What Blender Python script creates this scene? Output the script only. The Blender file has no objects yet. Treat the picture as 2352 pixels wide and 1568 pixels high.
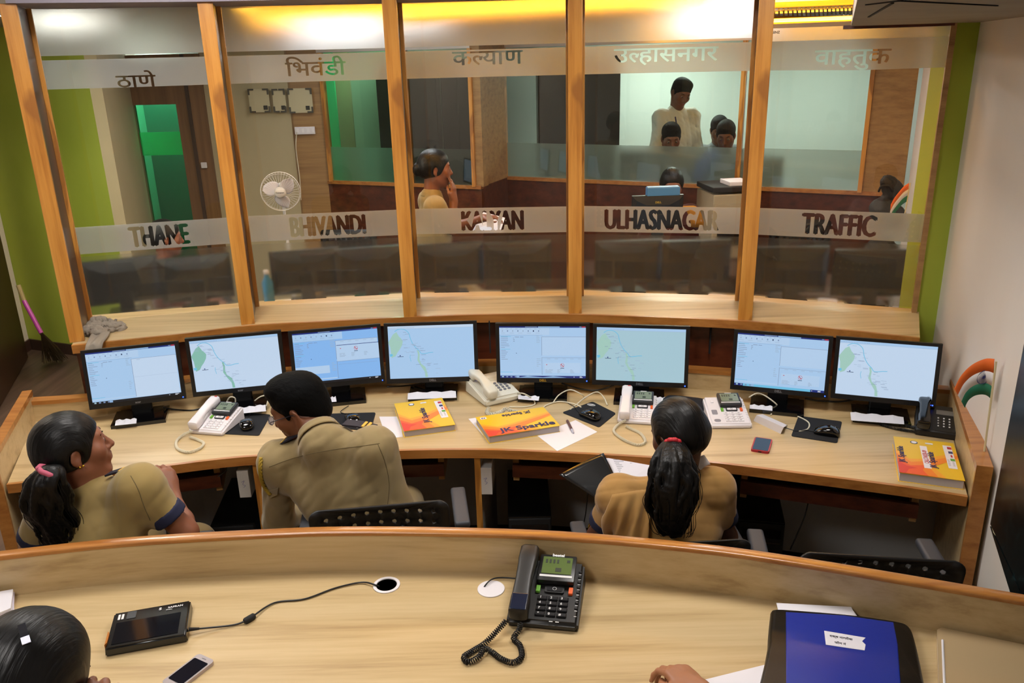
import bpy, bmesh, math, random
import numpy as np
from mathutils import Vector, Matrix, noise as mnoise
random.seed(7)
SC = bpy.context.scene
COL = SC.collection
# ---------------------------------------------------------------- camera
FPX, CAM_H = 1900.0, 2.21
_p, _r = math.radians(19.0), math.radians(1.5)
FWD = Vector((0, math.cos(_p), -math.sin(_p)))
_u0 = Vector((0, math.sin(_p), math.cos(_p)))
_x0 = Vector((1, 0, 0))
RGT = math.cos(_r) * _x0 - math.sin(_r) * _u0
UPV = math.sin(_r) * _x0 + math.cos(_r) * _u0
CAMP = Vector((0, 0, CAM_H))
cd = bpy.data.cameras.new('camera'); cam = bpy.data.objects.new('camera', cd); COL.objects.link(cam)
cd.sensor_width = 36.0; cd.lens = FPX / 2352 * 36.0; cd.clip_start = 0.02; cd.clip_end = 60
M3 = Matrix((RGT, UPV, -FWD)).transposed()
cam.matrix_world = Matrix.Translation(CAMP) @ M3.to_4x4()
SC.camera = cam
# ---------------------------------------------------------------- world, exposure
w = bpy.data.worlds.new('world'); SC.world = w; w.use_nodes = True
w.node_tree.nodes['Background'].inputs[0].default_value = (0.9, 0.85, 0.78, 1)
w.node_tree.nodes['Background'].inputs[1].default_value = 0.02
SC.view_settings.view_transform = 'Standard'; SC.view_settings.look = 'None'
SC.view_settings.gamma = 1.0; SC.view_settings.use_curve_mapping = False
SC.view_settings.exposure = 0.0
# ---------------------------------------------------------------- where a pixel of the photograph lies on a known plane
def ray(x, y): return FWD + (x - 1176) / FPX * RGT + (784 - y) / FPX * UPV
def PZ(x, y, z):
    d = ray(x, y); return CAMP + d * ((z - CAM_H) / d.z)
def PY(x, y, Y):
    d = ray(x, y); return CAMP + d * (Y / d.y)
# ---------------------------------------------------------------- materials
MATS = {}
def lin(c):
    if isinstance(c, str):
        c = [int(c[i:i + 2], 16) / 255 for i in (0, 2, 4)]
        c = [x / 12.92 if x <= .04045 else ((x + .055) / 1.055) ** 2.4 for x in c]
    return (c[0], c[1], c[2], 1)
def mat(name, col=(.8, .8, .8), rough=.5, metal=0, spec=.5, emit=None, estr=1, bump=None, coat=0, sheen=0, trans=0, alpha=1):
    if name in MATS: return MATS[name]
    m = bpy.data.materials.new(name); m.use_nodes = True; MATS[name] = m
    b = m.node_tree.nodes['Principled BSDF']
    b.inputs['Base Color'].default_value = lin(col); b.inputs['Roughness'].default_value = rough
    b.inputs['Metallic'].default_value = metal; b.inputs['Specular IOR Level'].default_value = spec
    if coat: b.inputs['Coat Weight'].default_value = coat; b.inputs['Coat Roughness'].default_value = .08
    if sheen: b.inputs['Sheen Weight'].default_value = sheen
    if trans: b.inputs['Transmission Weight'].default_value = trans
    if emit:
        b.inputs['Emission Color'].default_value = lin(emit); b.inputs['Emission Strength'].default_value = estr
    if bump:
        nt = m.node_tree; tc = nt.nodes.new('ShaderNodeTexCoord'); mp = nt.nodes.new('ShaderNodeMapping')
        n = nt.nodes.new('ShaderNodeTexNoise'); bp = nt.nodes.new('ShaderNodeBump')
        sc = bump[0]; mp.inputs['Scale'].default_value = sc if isinstance(sc, tuple) else (sc, sc, sc)
        n.inputs['Scale'].default_value = 1; n.inputs['Detail'].default_value = 4
        bp.inputs['Strength'].default_value = bump[1]; bp.inputs['Distance'].default_value = bump[2] if len(bump) > 2 else .002
        nt.links.new(tc.outputs['Object'], mp.inputs[0]); nt.links.new(mp.outputs[0], n.inputs[0])
        nt.links.new(n.outputs[0], bp.inputs['Height']); nt.links.new(bp.outputs[0], b.inputs['Normal'])
    return m
def wood(name, stops, scale, rough=.4, coat=0, wav=None, detail=6, rot=(0, 0, 0), knots=None, bump=.05, spec=.5):
    """stretched noise grain; stops = [(pos, hex)...]; wav = (scale, distortion) adds cathedral rings"""
    m = bpy.data.materials.new(name); m.use_nodes = True; MATS[name] = m
    nt = m.node_tree; b = nt.nodes['Principled BSDF']; N = nt.nodes.new; L = nt.links.new
    tc = N('ShaderNodeTexCoord'); mp = N('ShaderNodeMapping'); mp.inputs['Scale'].default_value = scale; mp.inputs['Rotation'].default_value = rot
    L(tc.outputs['Object'], mp.inputs[0])
    n = N('ShaderNodeTexNoise'); n.inputs['Scale'].default_value = 1; n.inputs['Detail'].default_value = detail; n.inputs['Roughness'].default_value = .6
    L(mp.outputs[0], n.inputs[0]); out = n.outputs[0]
    if wav:
        wv = N('ShaderNodeTexWave'); wv.wave_type = 'RINGS'; wv.rings_direction = 'SPHERICAL' if len(wav) > 3 else 'Z'
        wv.inputs['Scale'].default_value = wav[0]; wv.inputs['Distortion'].default_value = wav[1]; wv.inputs['Detail'].default_value = 3; wv.inputs['Detail Scale'].default_value = 1.2
        L(mp.outputs[0], wv.inputs[0]); mx = N('ShaderNodeMix'); mx.inputs[0].default_value = wav[2]
        L(n.outputs[0], mx.inputs[2]); L(wv.outputs[1], mx.inputs[3]); out = mx.outputs[0]
    cr = N('ShaderNodeValToRGB'); els = cr.color_ramp.elements
    while len(els) < len(stops): els.new(.5)
    for e, (p, c) in zip(els, stops): e.position = p; e.color = lin(c)
    L(out, cr.inputs[0]); colout = cr.outputs[0]
    if knots:
        vo = N('ShaderNodeTexNoise'); vo.inputs['Scale'].default_value = 1; vo.inputs['Detail'].default_value = 2; vo.inputs['Distortion'].default_value = .6
        m2 = N('ShaderNodeMapping'); m2.inputs['Scale'].default_value = knots[0]; L(tc.outputs['Object'], m2.inputs[0]); L(m2.outputs[0], vo.inputs[0])
        kr = N('ShaderNodeValToRGB'); kr.color_ramp.elements[0].position = knots[2]; kr.color_ramp.elements[1].position = knots[2] + .05
        kr.color_ramp.elements[0].color = (0, 0, 0, 1); kr.color_ramp.elements[1].color = (.75, .75, .75, 1)
        L(vo.outputs[0], kr.inputs[0]); mc = N('ShaderNodeMixRGB'); mc.inputs[2].default_value = lin(knots[1]); L(kr.outputs[0], mc.inputs[0]); L(colout, mc.inputs[1]); colout = mc.outputs[0]
    L(colout, b.inputs['Base Color']); b.inputs['Roughness'].default_value = rough; b.inputs['Specular IOR Level'].default_value = spec
    if coat: b.inputs['Coat Weight'].default_value = coat; b.inputs['Coat Roughness'].default_value = .12
    if bump:
        bp = N('ShaderNodeBump'); bp.inputs['Strength'].default_value = bump; bp.inputs['Distance'].default_value = .002
        L(out, bp.inputs['Height']); L(bp.outputs[0], b.inputs['Normal'])
    return m
def paint(name, c1, c2, scale=1.5, rough=.6):
    return wood(name, [(.35, c1), (.65, c2)], (scale, scale, scale * .6), rough=rough, detail=5, bump=.02, spec=.3)
OAK = wood('oak_laminate', [(.3, 'a98e63'), (.45, 'bfa578'), (.6, 'c9b084'), (.75, 'c0a67a')], (1.3, 26, 26), rough=.34, bump=.02)
OAKV = OAK
TEAK = wood('teak_edging', [(.3, 'a86a26'), (.5, 'c98a3c'), (.7, 'd59a4a')], (30, 30, 1.6), rough=.3, coat=.5, knots=((11, 11, 2.2), '8a5424', .525))
TEAKH = wood('teak_rail', [(.3, '965c28'), (.5, 'ab7034'), (.7, 'b87e3e')], (2.2, 40, 40), rough=.3, coat=.35, knots=((2.5, 16, 16), '8a5420', .68))
DKLAM = wood('dark_brown_laminate', [(.3, '3b2a22'), (.7, '4c382e')], (30, 30, 1.5), rough=.35)
MAHOG = wood('mahogany_veneer', [(.3, '3a190c'), (.5, '512413'), (.7, '63301a')], (1.5, 30, 22), rough=.35)
WALPAN = wood('walnut_panel', [(.3, '85623c'), (.5, '9c7749'), (.7, 'a98553')], (1.2, 20, 30), rough=.4)
DOORW = wood('door_wood', [(.3, '6c4c30'), (.6, '83603d'), (.8, '8f6b46')], (24, 24, 1.1), rough=.45)
FLOORW = wood('floor_planks', [(.3, '4a3a30'), (.5, '5e4b3e'), (.7, '6a5547')], (18, 1.2, 10), rough=.42)
WALLW = paint('white_wall_paint', 'e0dad2', 'e4dfd8')
WALLG = paint('lime_green_paint', 'a3b23e', 'adbb48')
BEIGE = paint('beige_wall_paint', 'b3a684', 'bbae8c')
CEILM = paint('ceiling_board', '8d8578', '989083', 3)
GREYLAM = paint('grey_white_laminate', 'a9aaab', 'b3b4b4', 2, .4)
BLACK = mat('black_plastic', '101012', .38)
BLACKG = mat('black_gloss', '08080a', .12, coat=.5)
BLACKM = mat('black_matte', '141416', .75)
DGREY = mat('dark_grey_plastic', '2b2c30', .5)
WHITEP = mat('white_plastic', 'e4dfe2', .32)
IVORY = mat('ivory_plastic', 'd9d5c4', .32)
WHITECORD = mat('cream_cord', 'd8d0b8', .45)
PAPER = mat('white_paper', 'e3e0e6', .7)
GREYP = mat('paper_edge', 'a49a98', .8)
CHROME = mat('chrome', 'c8c8c8', .2, metal=1)
GOLD = mat('gold', 'd8a93c', .25, metal=1)
BLUELED = mat('blue_led', '2040ff', .4, emit='2a50ff', estr=6)
NAVY = mat('navy_cloth', '191d3a', .85)
# ---------------------------------------------------------------- mesh builder
class MB:
    def __init__(s): s.v = []; s.f = []; s.m = []
    def add(s, vs, fs, mi=0, M=None):
        o = len(s.v)
        s.v += [tuple(M @ Vector(p)) for p in vs] if M is not None else [tuple(p) for p in vs]
        s.f += [tuple(i + o for i in f) for f in fs]; s.m += [mi] * len(fs); return s
    def box(s, c, sz, mi=0, M=None, bev=0, seg=2):
        if bev:
            bm = bmesh.new(); bmesh.ops.create_cube(bm, size=1)
            for v in bm.verts: v.co = Vector((v.co.x * sz[0] + c[0], v.co.y * sz[1] + c[1], v.co.z * sz[2] + c[2]))
            bmesh.ops.bevel(bm, geom=bm.edges[:], offset=bev, segments=seg, affect='EDGES', profile=.6)
            bm.verts.index_update()
            s.add([v.co.copy() for v in bm.verts], [[v.index for v in f.verts] for f in bm.faces], mi, M); bm.free(); return s
        x, y, z = sz[0] / 2, sz[1] / 2, sz[2] / 2
        vs = [(c[0] + a * x, c[1] + b * y, c[2] + d * z) for a in (-1, 1) for b in (-1, 1) for d in (-1, 1)]
        return s.add(vs, [(0, 1, 3, 2), (4, 6, 7, 5), (0, 4, 5, 1), (2, 3, 7, 6), (0, 2, 6, 4), (1, 5, 7, 3)], mi, M)
    def prism(s, poly, z0, z1, mi=0, M=None, side=None):
        n = len(poly); a = sum(poly[i][0] * poly[(i + 1) % n][1] - poly[(i + 1) % n][0] * poly[i][1] for i in range(n))
        if a < 0: poly = poly[::-1]
        vs = [(p[0], p[1], z0) for p in poly] + [(p[0], p[1], z1) for p in poly]
        s.add(vs, [tuple(range(n))[::-1], tuple(range(n, 2 * n))], mi, M)
        return s.add(vs, [(i, (i + 1) % n, n + (i + 1) % n, n + i) for i in range(n)], mi if side is None else side, M)
    def quad(s, a, b, c, d, mi=0, M=None): return s.add([a, b, c, d], [(0, 1, 2, 3)], mi, M)
    def tube(s, pts, r, n=8, mi=0, M=None, caps=True):
        P = [Vector(p) for p in pts]; k = len(P); R = r if isinstance(r, (list, tuple)) else [r] * k
        t0 = (P[1] - P[0]).normalized(); up = Vector((0, 0, 1)) if abs(t0.z) < .9 else Vector((1, 0, 0))
        nrm = t0.cross(up).normalized(); vs = []; fs = []
        for i in range(k):
            t = (P[min(i + 1, k - 1)] - P[max(i - 1, 0)])
            t = t.normalized() if t.length > 1e-9 else t0
            nrm = nrm - t * nrm.dot(t)
            if nrm.length < 1e-6: nrm = t.orthogonal()
            nrm.normalize(); bi = t.cross(nrm)
            for j in range(n):
                a = 2 * math.pi * j / n; vs.append(P[i] + (nrm * math.cos(a) + bi * math.sin(a)) * R[i])
        for i in range(k - 1):
            for j in range(n): fs.append((i * n + j, i * n + (j + 1) % n, (i + 1) * n + (j + 1) % n, (i + 1) * n + j))
        if caps: fs += [tuple(range(n))[::-1], tuple(range((k - 1) * n, k * n))]
        return s.add(vs, fs, mi, M)
    def lathe(s, prof, n=24, mi=0, M=None):
        vs = []; fs = []; k = len(prof)
        for r, z in prof:
            for j in range(n): a = 2 * math.pi * j / n; vs.append((r * math.cos(a), r * math.sin(a), z))
        for i in range(k - 1):
            for j in range(n): fs.append((i * n + j, i * n + (j + 1) % n, (i + 1) * n + (j + 1) % n, (i + 1) * n + j))
        if prof[0][0] > 1e-5: fs.append(tuple(range(n))[::-1])
        if prof[-1][0] > 1e-5: fs.append(tuple(range((k - 1) * n, k * n)))
        return s.add(vs, fs, mi, M)
    def ball(s, c, r, mi=0, M=None, n=12):
        r = r if isinstance(r, (tuple, list)) else (r, r, r); pr = [(math.sin(math.pi * i / n), -math.cos(math.pi * i / n)) for i in range(n + 1)]
        T = Matrix.Translation(Vector(c)) @ Matrix.Diagonal((r[0], r[1], r[2], 1))
        return s.lathe([(max(a, 1e-6), b) for a, b in pr], 2 * n, mi, M @ T if M is not None else T)
    def grid(s, fn, nu, nv, mi=0, M=None):
        vs = [fn(i / nu, j / nv) for j in range(nv + 1) for i in range(nu + 1)]
        fs = [(j * (nu + 1) + i, j * (nu + 1) + i + 1, (j + 1) * (nu + 1) + i + 1, (j + 1) * (nu + 1) + i) for j in range(nv) for i in range(nu)]
        return s.add(vs, fs, mi, M)
    def build(s, name, mats, parent=None, smooth=False, world=False, solid=0):
        me = bpy.data.meshes.new(name)
        off = parent.matrix_basis.inverted() if (world and parent) else None
        vs = [tuple(off @ Vector(p)) for p in s.v] if off is not None else s.v
        me.from_pydata(vs, [], s.f); mats = mats if isinstance(mats, (list, tuple)) else [mats]
        for m_ in mats: me.materials.append(m_)
        me.polygons.foreach_set('material_index', s.m)
        if smooth:
            me.polygons.foreach_set('use_smooth', [True] * len(me.polygons))
            if smooth != 'all': me.set_sharp_from_angle(angle=math.radians(smooth if smooth is not True else 40))
        me.update(); o = bpy.data.objects.new(name, me); COL.objects.link(o)
        if parent: o.parent = parent
        if solid:
            md = o.modifiers.new('solid', 'SOLIDIFY'); md.thickness = solid; md.offset = 0
        return o
def tag(o, label=None, cat=None, group=None, kind=None):
    if label: o['label'] = label
    if cat: o['category'] = cat
    if group: o['group'] = group
    if kind: o['kind'] = kind
    return o
def thing(name, loc, rz, label, cat, group=None, rot=None):
    o = bpy.data.objects.new(name, None); o.empty_display_size = .05; COL.objects.link(o)
    o.location = loc; o.rotation_euler = rot if rot else (0, 0, rz)
    o.matrix_basis = Matrix.LocRotScale(Vector(loc), o.rotation_euler, None)
    return tag(o, label, cat, group)
def struct(name, mb, mats, parent=None, **k):
    o = mb.build(name, mats, parent, **k)
    if not parent: o['kind'] = 'structure'
    return o
def dup(o, parent=None, label=None):
    c = o.copy(); COL.objects.link(c); c.parent = parent
    if label: c['label'] = label
    for ch in o.children: dup(ch, c)
    return c
def spline(pts, n=8):
    P = [Vector(p) for p in pts]; out = []
    for i in range(len(P) - 1):
        a, b, c, d = P[max(i - 1, 0)], P[i], P[i + 1], P[min(i + 2, len(P) - 1)]
        for k in range(n):
            t = k / n; out.append(.5 * ((2 * b) + (c - a) * t + (2 * a - 5 * b + 4 * c - d) * t * t + (3 * b - a - 3 * c + d) * t ** 3))
    out.append(P[-1]); return out
def coil(path, R, turns_per_m, r, n=6, seg=10):
    """points of a helix that follows a path: a coiled telephone cord"""
    P = spline(path, 24); L = [0]
    for i in range(1, len(P)): L.append(L[-1] + (P[i] - P[i - 1]).length)
    tot = L[-1]; T = int(tot * turns_per_m * seg); out = []; j = 0; nrm = None
    for i in range(T + 1):
        d = tot * i / T
        while j < len(P) - 2 and L[j + 1] < d: j += 1
        t = (P[j + 1] - P[j]).normalized(); c = P[j].lerp(P[j + 1], (d - L[j]) / max(L[j + 1] - L[j], 1e-9))
        if nrm is None: nrm = t.orthogonal()
        nrm = (nrm - t * nrm.dot(t)).normalized(); a = 2 * math.pi * i / seg
        out.append(c + (nrm * math.cos(a) + t.cross(nrm) * math.sin(a)) * R)
    return MB().tube(out, r, n)
def text_mesh(body, size, bold=0, extrude=.0006, sx=1, spacing=1, align='CENTER', font=None):
    """(verts, faces) of lettering in its own x-y plane"""
    cu = bpy.data.curves.new('t', 'FONT'); cu.body = body; cu.size = size; cu.align_x = align; cu.offset = bold; cu.extrude = extrude
    cu.space_character = spacing; cu.resolution_u = 3
    o = bpy.data.objects.new('t', cu); COL.objects.link(o); bpy.context.view_layer.update()
    me = bpy.data.meshes.new_from_object(o.evaluated_get(bpy.context.evaluated_depsgraph_get()))
    vs = [(v.co.x * sx, v.co.y, v.co.z) for v in me.vertices]; fs = [tuple(p.vertices) for p in me.polygons]
    bpy.data.objects.remove(o); bpy.data.curves.remove(cu); bpy.data.meshes.remove(me); return vs, fs
def bake(o):
    """apply an object's modifiers to its mesh"""
    bpy.context.view_layer.update()
    me = bpy.data.meshes.new_from_object(o.evaluated_get(bpy.context.evaluated_depsgraph_get()))
    o.modifiers.clear(); o.data = me; return o
def arc_poly(pts, n=6): return [(p.x, p.y) for p in spline([(q[0], q[1], 0) for q in pts], n)]
# ---------------------------------------------------------------- lamps of both rooms
LAMPM = mat('lamp_diffuser', 'ffffff', .5, emit='fff4e6', estr=1)
def lamp_mat(name, col, e): return mat(name, 'ffffff', .5, emit=col, estr=e)
PANEL_E = lamp_mat('ceiling_panel_glow', 'fffaf5', 31)
TUBE_E = lamp_mat('tube_glow', 'f2f4ff', 46)
WARM_E = lamp_mat('warm_cove_glow', 'ffb02e', 22)
WARM_S = lamp_mat('warm_downlight_glow', 'ffb838', 30)
ALU = mat('aluminium_trim', 'b8b8b8', .35, metal=1)
def ceiling_panel(x, y, z, sx, sy, label, rz=0, m=PANEL_E):
    t = thing('ceiling_light', (x, y, z), rz, label, 'ceiling light', 'square ceiling lights')
    MB().box((0, 0, -.012), (sx - .04, sy - .04, .006), 0).build('diffuser', m, t)
    f = MB()
    for a in (-1, 1): f.box((a * (sx / 2 - .01), 0, -.008), (.02, sy, .016)); f.box((0, a * (sy / 2 - .01), -.008), (sx - .04, .02, .016))
    f.build('frame', ALU, t); return t
RA = math.radians(-19)
ceiling_panel(-1.15, 2.75, 2.8, .62, .62, 'square ceiling light over the left end of the operators desk', RA)
ceiling_panel(.75, 2.45, 2.8, .62, .62, 'square ceiling light over the right part of the operators desk', RA)
ceiling_panel(-1.1, .55, 2.8, .62, .62, 'square ceiling light over the left end of the near desk', RA, lamp_mat('near_panel_glow', 'fffaf5', 28))
ceiling_panel(.7, .25, 2.8, .62, .62, 'square ceiling light over the right part of the near desk', RA, MATS['near_panel_glow'])
ceiling_panel(-3.35, 3.9, 2.8, .3, .3, 'small square light added over the passage on the left to brighten the green wall', RA, lamp_mat('added_passage_glow', 'fff1de', 130))  # added lamp outside the view, brightens the green wall on the left
ceiling_panel(-.6, 5.9, 2.5, .5, .5, 'square ceiling light over the woman in khaki behind the glass', RA, lamp_mat('back_panel_glow', 'f6f8ff', 27))
ceiling_panel(1.5, 5.3, 2.5, .5, .5, 'square ceiling light in the back room near the traffic window', RA, MATS['back_panel_glow'])
ceiling_panel(-2.45, 4.95, 2.5, .5, .5, 'square light added in the back room to brighten the green wall and glass door', RA, lamp_mat('added_back_left_glow', 'fffaf0', 44))  # lamp added to light the green wall and door seen through the first window
def tube_light(px, py, Y, L, label, rz):
    c = PY(px, py, Y); t = thing('tube_light', c, rz, label, 'tube light', 'tube lights in the back room')
    MB().tube([(-L / 2, 0, 0), (L / 2, 0, 0)], .03, 12).build('tube', TUBE_E, t)
    b = MB().box((0, .05, 0), (L + .06, .04, .07), bev=.006)
    for a in (-1, 1): b.box((a * (L / 2 + .015), .015, 0), (.03, .05, .06), bev=.005)
    b.build('batten', WHITEP, t)
tube_light(775, 62, 6.75, .75, 'white tube light glowing behind the frosted top of the second window', RA)
tube_light(1655, 48, 6.15, .62, 'white tube light glowing behind the frosted top of the fourth window', RA)
def cove(x0, y0, x1, y1, z, label):
    a, b = Vector((x0, y0, z)), Vector((x1, y1, z)); L = (b - a).length
    t = thing('cove_light', (a + b) / 2, math.atan2(y1 - y0, x1 - x0), label, 'cove light', 'warm cove lights in the back room')
    MB().box((0, -.06, .01), (L, .16, .02), bev=.004).build('glow_strip', WARM_E, t)
    MB().box((0, .04, .0), (L, .025, .06), bev=.004).build('wood_lip', WALPAN, t)
cove(-1.45, 5.3, 1.05, 4.55, 2.46, 'long warm cove light behind the tops of the second to fourth windows')
cove(1.15, 6.9, 3.4, 6.0, 2.40, 'warm cove light seen over the frosted strip of the traffic window, lower one')
cove(1.45, 5.0, 2.6, 4.6, 2.46, 'warm cove light seen over the frosted strip of the traffic window, upper one')
c = PY(562, 10, 4.55); t = thing('downlight', c, 0, 'small warm round downlight glowing at the top left of the second window', 'downlight')
MB().lathe([(.05, 0), (.05, .012), (.035, .02)], 20).build('lens', WARM_S, t); MB().lathe([(.065, .004), (.065, .02), (.05, .024)], 20).build('ring', ALU, t)
# ---------------------------------------------------------------- floor, ceiling, walls
def strip(mb, pts, o0, o1, z0, z1, mi=0):
    """board that follows a polyline, between the offsets o0 and o1 to its left"""
    P = [Vector((p[0], p[1])) for p in pts]; k = len(P); vs = []
    for i in range(k):
        t = (P[min(i + 1, k - 1)] - P[max(i - 1, 0)]).normalized(); n = Vector((-t.y, t.x)); a = P[i] + n * o0; b = P[i] + n * o1
        vs += [(a.x, a.y, z0), (b.x, b.y, z0), (b.x, b.y, z1), (a.x, a.y, z1)]
    fs = [(0, 1, 2, 3), tuple((k - 1) * 4 + j for j in (3, 2, 1, 0))]
    for i in range(k - 1):
        for j in range(4): fs.append((i * 4 + j, i * 4 + 4 + j, i * 4 + 4 + (j + 1) % 4, i * 4 + (j + 1) % 4))
    return mb.add(vs, fs, mi)
def wall(name, a, b, z0, z1, m, th=.08):
    a, b = Vector((a[0], a[1])), Vector((b[0], b[1])); return struct(name, strip(MB(), [a, b], 0, th, z0, z1), m)
struct('floor', MB().box((-.5, 4.2, -.03), (10.4, 14.6, .06)), FLOORW)
struct('ceiling', MB().prism([(-4.6, -2.6), (3.2, -2.6), (3.2, 3.9), (-4.6, 4.6)], 2.8, 2.86), CEILM)
struct('ceiling_back', MB().prism([(-4.6, 4.62), (-1.2, 4.2), (.3, 4.2), (1.9, 3.8), (4.8, 3.0), (4.8, 11.2), (-4.6, 11.2)], 2.5, 2.56), CEILM)
WD = Vector((math.sin(math.radians(17)), math.cos(math.radians(17)))); W0 = Vector((1.622, 2.51))
WN = Vector((-WD.y, WD.x))                                              # points into the room
def wp(t, off=0): return W0 + WD * t + WN * off
WC = W0 + WD * ((3.645 - W0.y) / WD.y)
wall('wall_right', wp(-5.2), WC, 0, 2.8, WALLW, -.1)
struct('wall_green_return', strip(MB(), [(1.868, 3.64), (WC.x + .1, WC.y + .0)], 0, .16, 0, 2.8), WALLG)
wall('wall_behind', (-4.6, -2.5), (1.0, -2.5), 0, 2.8, WALLW, -.1)
lw0, lw1 = (-4.02, 6.55), (-3.98, -2.5)
wall('wall_left', lw0, lw1, 0, 2.8, WALLW, -.1)
g0, g1 = Vector((-4.03, 6.56)), Vector((-2.93, 6.12))
wall('wall_green_left', g0, g1, 0, 2.8, WALLG, .12)
struct('wall_green_side', strip(MB(), [g1, (-3.33, 7.52)], -.08, 0, 0, 2.8), BEIGE)
struct('baseboard_left', strip(MB(), [g0, g1], -.015, 0, 0, .09), DKLAM)
struct('baseboard_side', strip(MB(), [(-4.02, 6.55), (-4.01, 6.2)], -.0, .015, 0, .09), DKLAM)
# ceiling drop on the right with its warm lit edge, beam above the windows
s0, s1 = Vector((1.459, 3.706)), Vector((.2, .48))
struct('ceiling_drop_right', MB().prism([(s0.x, s0.y), (s1.x, s1.y), tuple(wp(-3.2)), (WC.x + .05, WC.y), (1.86, 3.64)], 2.295, 2.8), CEILM)
gap = MB()
for a, b in (((1990, 12), (2065, 3)), ((1995, 40), (2050, 8)), ((2065, 3), (2290, 14))):
    A, B = PZ(*a, 2.293), PZ(*b, 2.293); strip(gap, [A.xy, B.xy], -.003, .003, 2.2925, 2.2955)
struct('trim_1', gap, BLACKM)
# ---------------------------------------------------------------- curved glazed partition
SH = 1.05; TOP = 2.455
GL = [((-2.05, 3.847), (-1.345, 4.018)), ((-1.29, 4.036), (-.528, 4.112)), ((-.49, 4.122), (.298, 4.075)), ((.36, 4.078), (1.128, 3.916)), ((1.168, 3.904), (1.857, 3.633))]
FIN = [((-1.946, 3.519), (-2.075, 3.845)), ((-1.238, 3.714), (-1.318, 4.03)), ((-.480, 3.764), (-.510, 4.12)), ((.303, 3.751), (.330, 4.08)), ((1.062, 3.582), (1.148, 3.912))]
lintel = MB(); strip(lintel, [FIN[0][0], FIN[1][0], FIN[2][0], FIN[3][0], FIN[4][0], (1.40, 3.47)], -.02, .42, TOP, 2.8)
struct('trim_2', lintel, paint('header_grey', '8b8490', '938c98'))
names = ['left end of the partition, beside the green wall', 'between the first and second windows', 'between the second and third windows', 'between the third and fourth windows', 'between the fourth and fifth windows']
for i, (a, b) in enumerate(FIN):
    a, b = Vector(a), Vector(b); d = (b - a); L = d.length; ang = math.atan2(d.y, d.x)
    t = thing('partition_post', (a.x, a.y, SH), ang, 'tall teak-edged dark wooden post at the ' + names[i] if i == 0 else 'tall teak-edged dark wooden post ' + names[i], 'post', 'posts of the glazed partition')
    h = TOP - SH
    MB().box((L / 2 + .015, 0, h / 2), (L - .02, .05, h)).build('board', DKLAM, t)
    MB().box((.012, 0, h / 2), (.028, .062, h), bev=.003).build('front_edging', TEAK, t)
    for s in (-1, 1):
        if i == 0 and s > 0: continue
        MB().box((L - .022, s * .034, h / 2), (.022, .02, h), bev=.003).build('glazing_bead', TEAK, t)
# panes of clear glass with frosted film; the names are cut out of the film
def pane_mat():
    m = bpy.data.materials.new('clear_glass'); m.use_nodes = True; nt = m.node_tree; nt.nodes.clear(); N = nt.nodes.new
    o = N('ShaderNodeOutputMaterial'); tr = N('ShaderNodeBsdfTransparent'); gl = N('ShaderNodeBsdfGlossy'); fr = N('ShaderNodeFresnel'); mx = N('ShaderNodeMixShader')
    tr.inputs[0].default_value = (.86, .9, .86, 1); gl.inputs['Roughness'].default_value = .0; gl.inputs[0].default_value = (1, 1, 1, 1); fr.inputs[0].default_value = 1.5
    nt.links.new(fr.outputs[0], mx.inputs[0]); nt.links.new(tr.outputs[0], mx.inputs[1]); nt.links.new(gl.outputs[0], mx.inputs[2]); nt.links.new(mx.outputs[0], o.inputs[0]); return m
def film_mat(name, rough, body, bodycol):
    m = bpy.data.materials.new(name); m.use_nodes = True; nt = m.node_tree; nt.nodes.clear(); N = nt.nodes.new
    o = N('ShaderNodeOutputMaterial'); rf = N('ShaderNodeBsdfRefraction'); df = N('ShaderNodeBsdfDiffuse'); tl = N('ShaderNodeBsdfTranslucent'); m1 = N('ShaderNodeMixShader'); m2 = N('ShaderNodeMixShader')
    rf.inputs['Roughness'].default_value = rough; rf.inputs['IOR'].default_value = 1.25; rf.inputs[0].default_value = (.93, .93, .93, 1)
    df.inputs[0].default_value = lin(bodycol); tl.inputs[0].default_value = lin(bodycol); m1.inputs[0].default_value = .5; m2.inputs[0].default_value = body
    L = nt.links.new; L(df.outputs[0], m1.inputs[1]); L(tl.outputs[0], m1.inputs[2]); L(rf.outputs[0], m2.inputs[1]); L(m1.outputs[0], m2.inputs[2]); L(m2.outputs[0], o.inputs[0]); return m
GLASS = pane_mat(); FILM = film_mat('frosted_film', .24, .40, 'dcdfe6'); FILM_TOP = film_mat('frosted_film_top', .42, .36, 'dcdfe6'); FILM_LOW = film_mat('frosted_film_low', .14, .05, 'c0c4cc')
def glyph_mesh(items, size, bold, sx):
    """items = [(character, cut)]; cut keeps only the part left of that fraction of the advance (half letters); flat faces"""
    x = 0; V = []; F = []
    for ch, cut in items:
        vs, fs = text_mesh(ch, size, bold, 0, 1, align='LEFT')
        wv, _ = text_mesh('ह' + ch + 'ह', size, 0, 0, align='LEFT'); w0, _ = text_mesh('हह', size, 0, 0, align='LEFT')
        adv = max(v[0] for v in wv) - max(v[0] for v in w0)
        bm = bmesh.new(); bv = [bm.verts.new((v[0] + x, v[1], 0)) for v in vs]
        for f in fs:
            try: bm.faces.new([bv[k] for k in f])
            except ValueError: pass
        if cut:
            bmesh.ops.bisect_plane(bm, geom=bm.verts[:] + bm.edges[:] + bm.faces[:], plane_co=(x + adv * cut, 0, 0), plane_no=(1, 0, 0), clear_outer=True); adv *= cut
        bmesh.ops.remove_doubles(bm, verts=bm.verts[:], dist=1e-6); bm.verts.index_update(); o = len(V)
        V += [(v.co.x * sx, v.co.y) for v in bm.verts]; F += [[v.index + o for v in f.verts] for f in bm.faces]; bm.free(); x += adv
    return (V, F), x * sx
from mathutils.geometry import delaunay_2d_cdt
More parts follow.
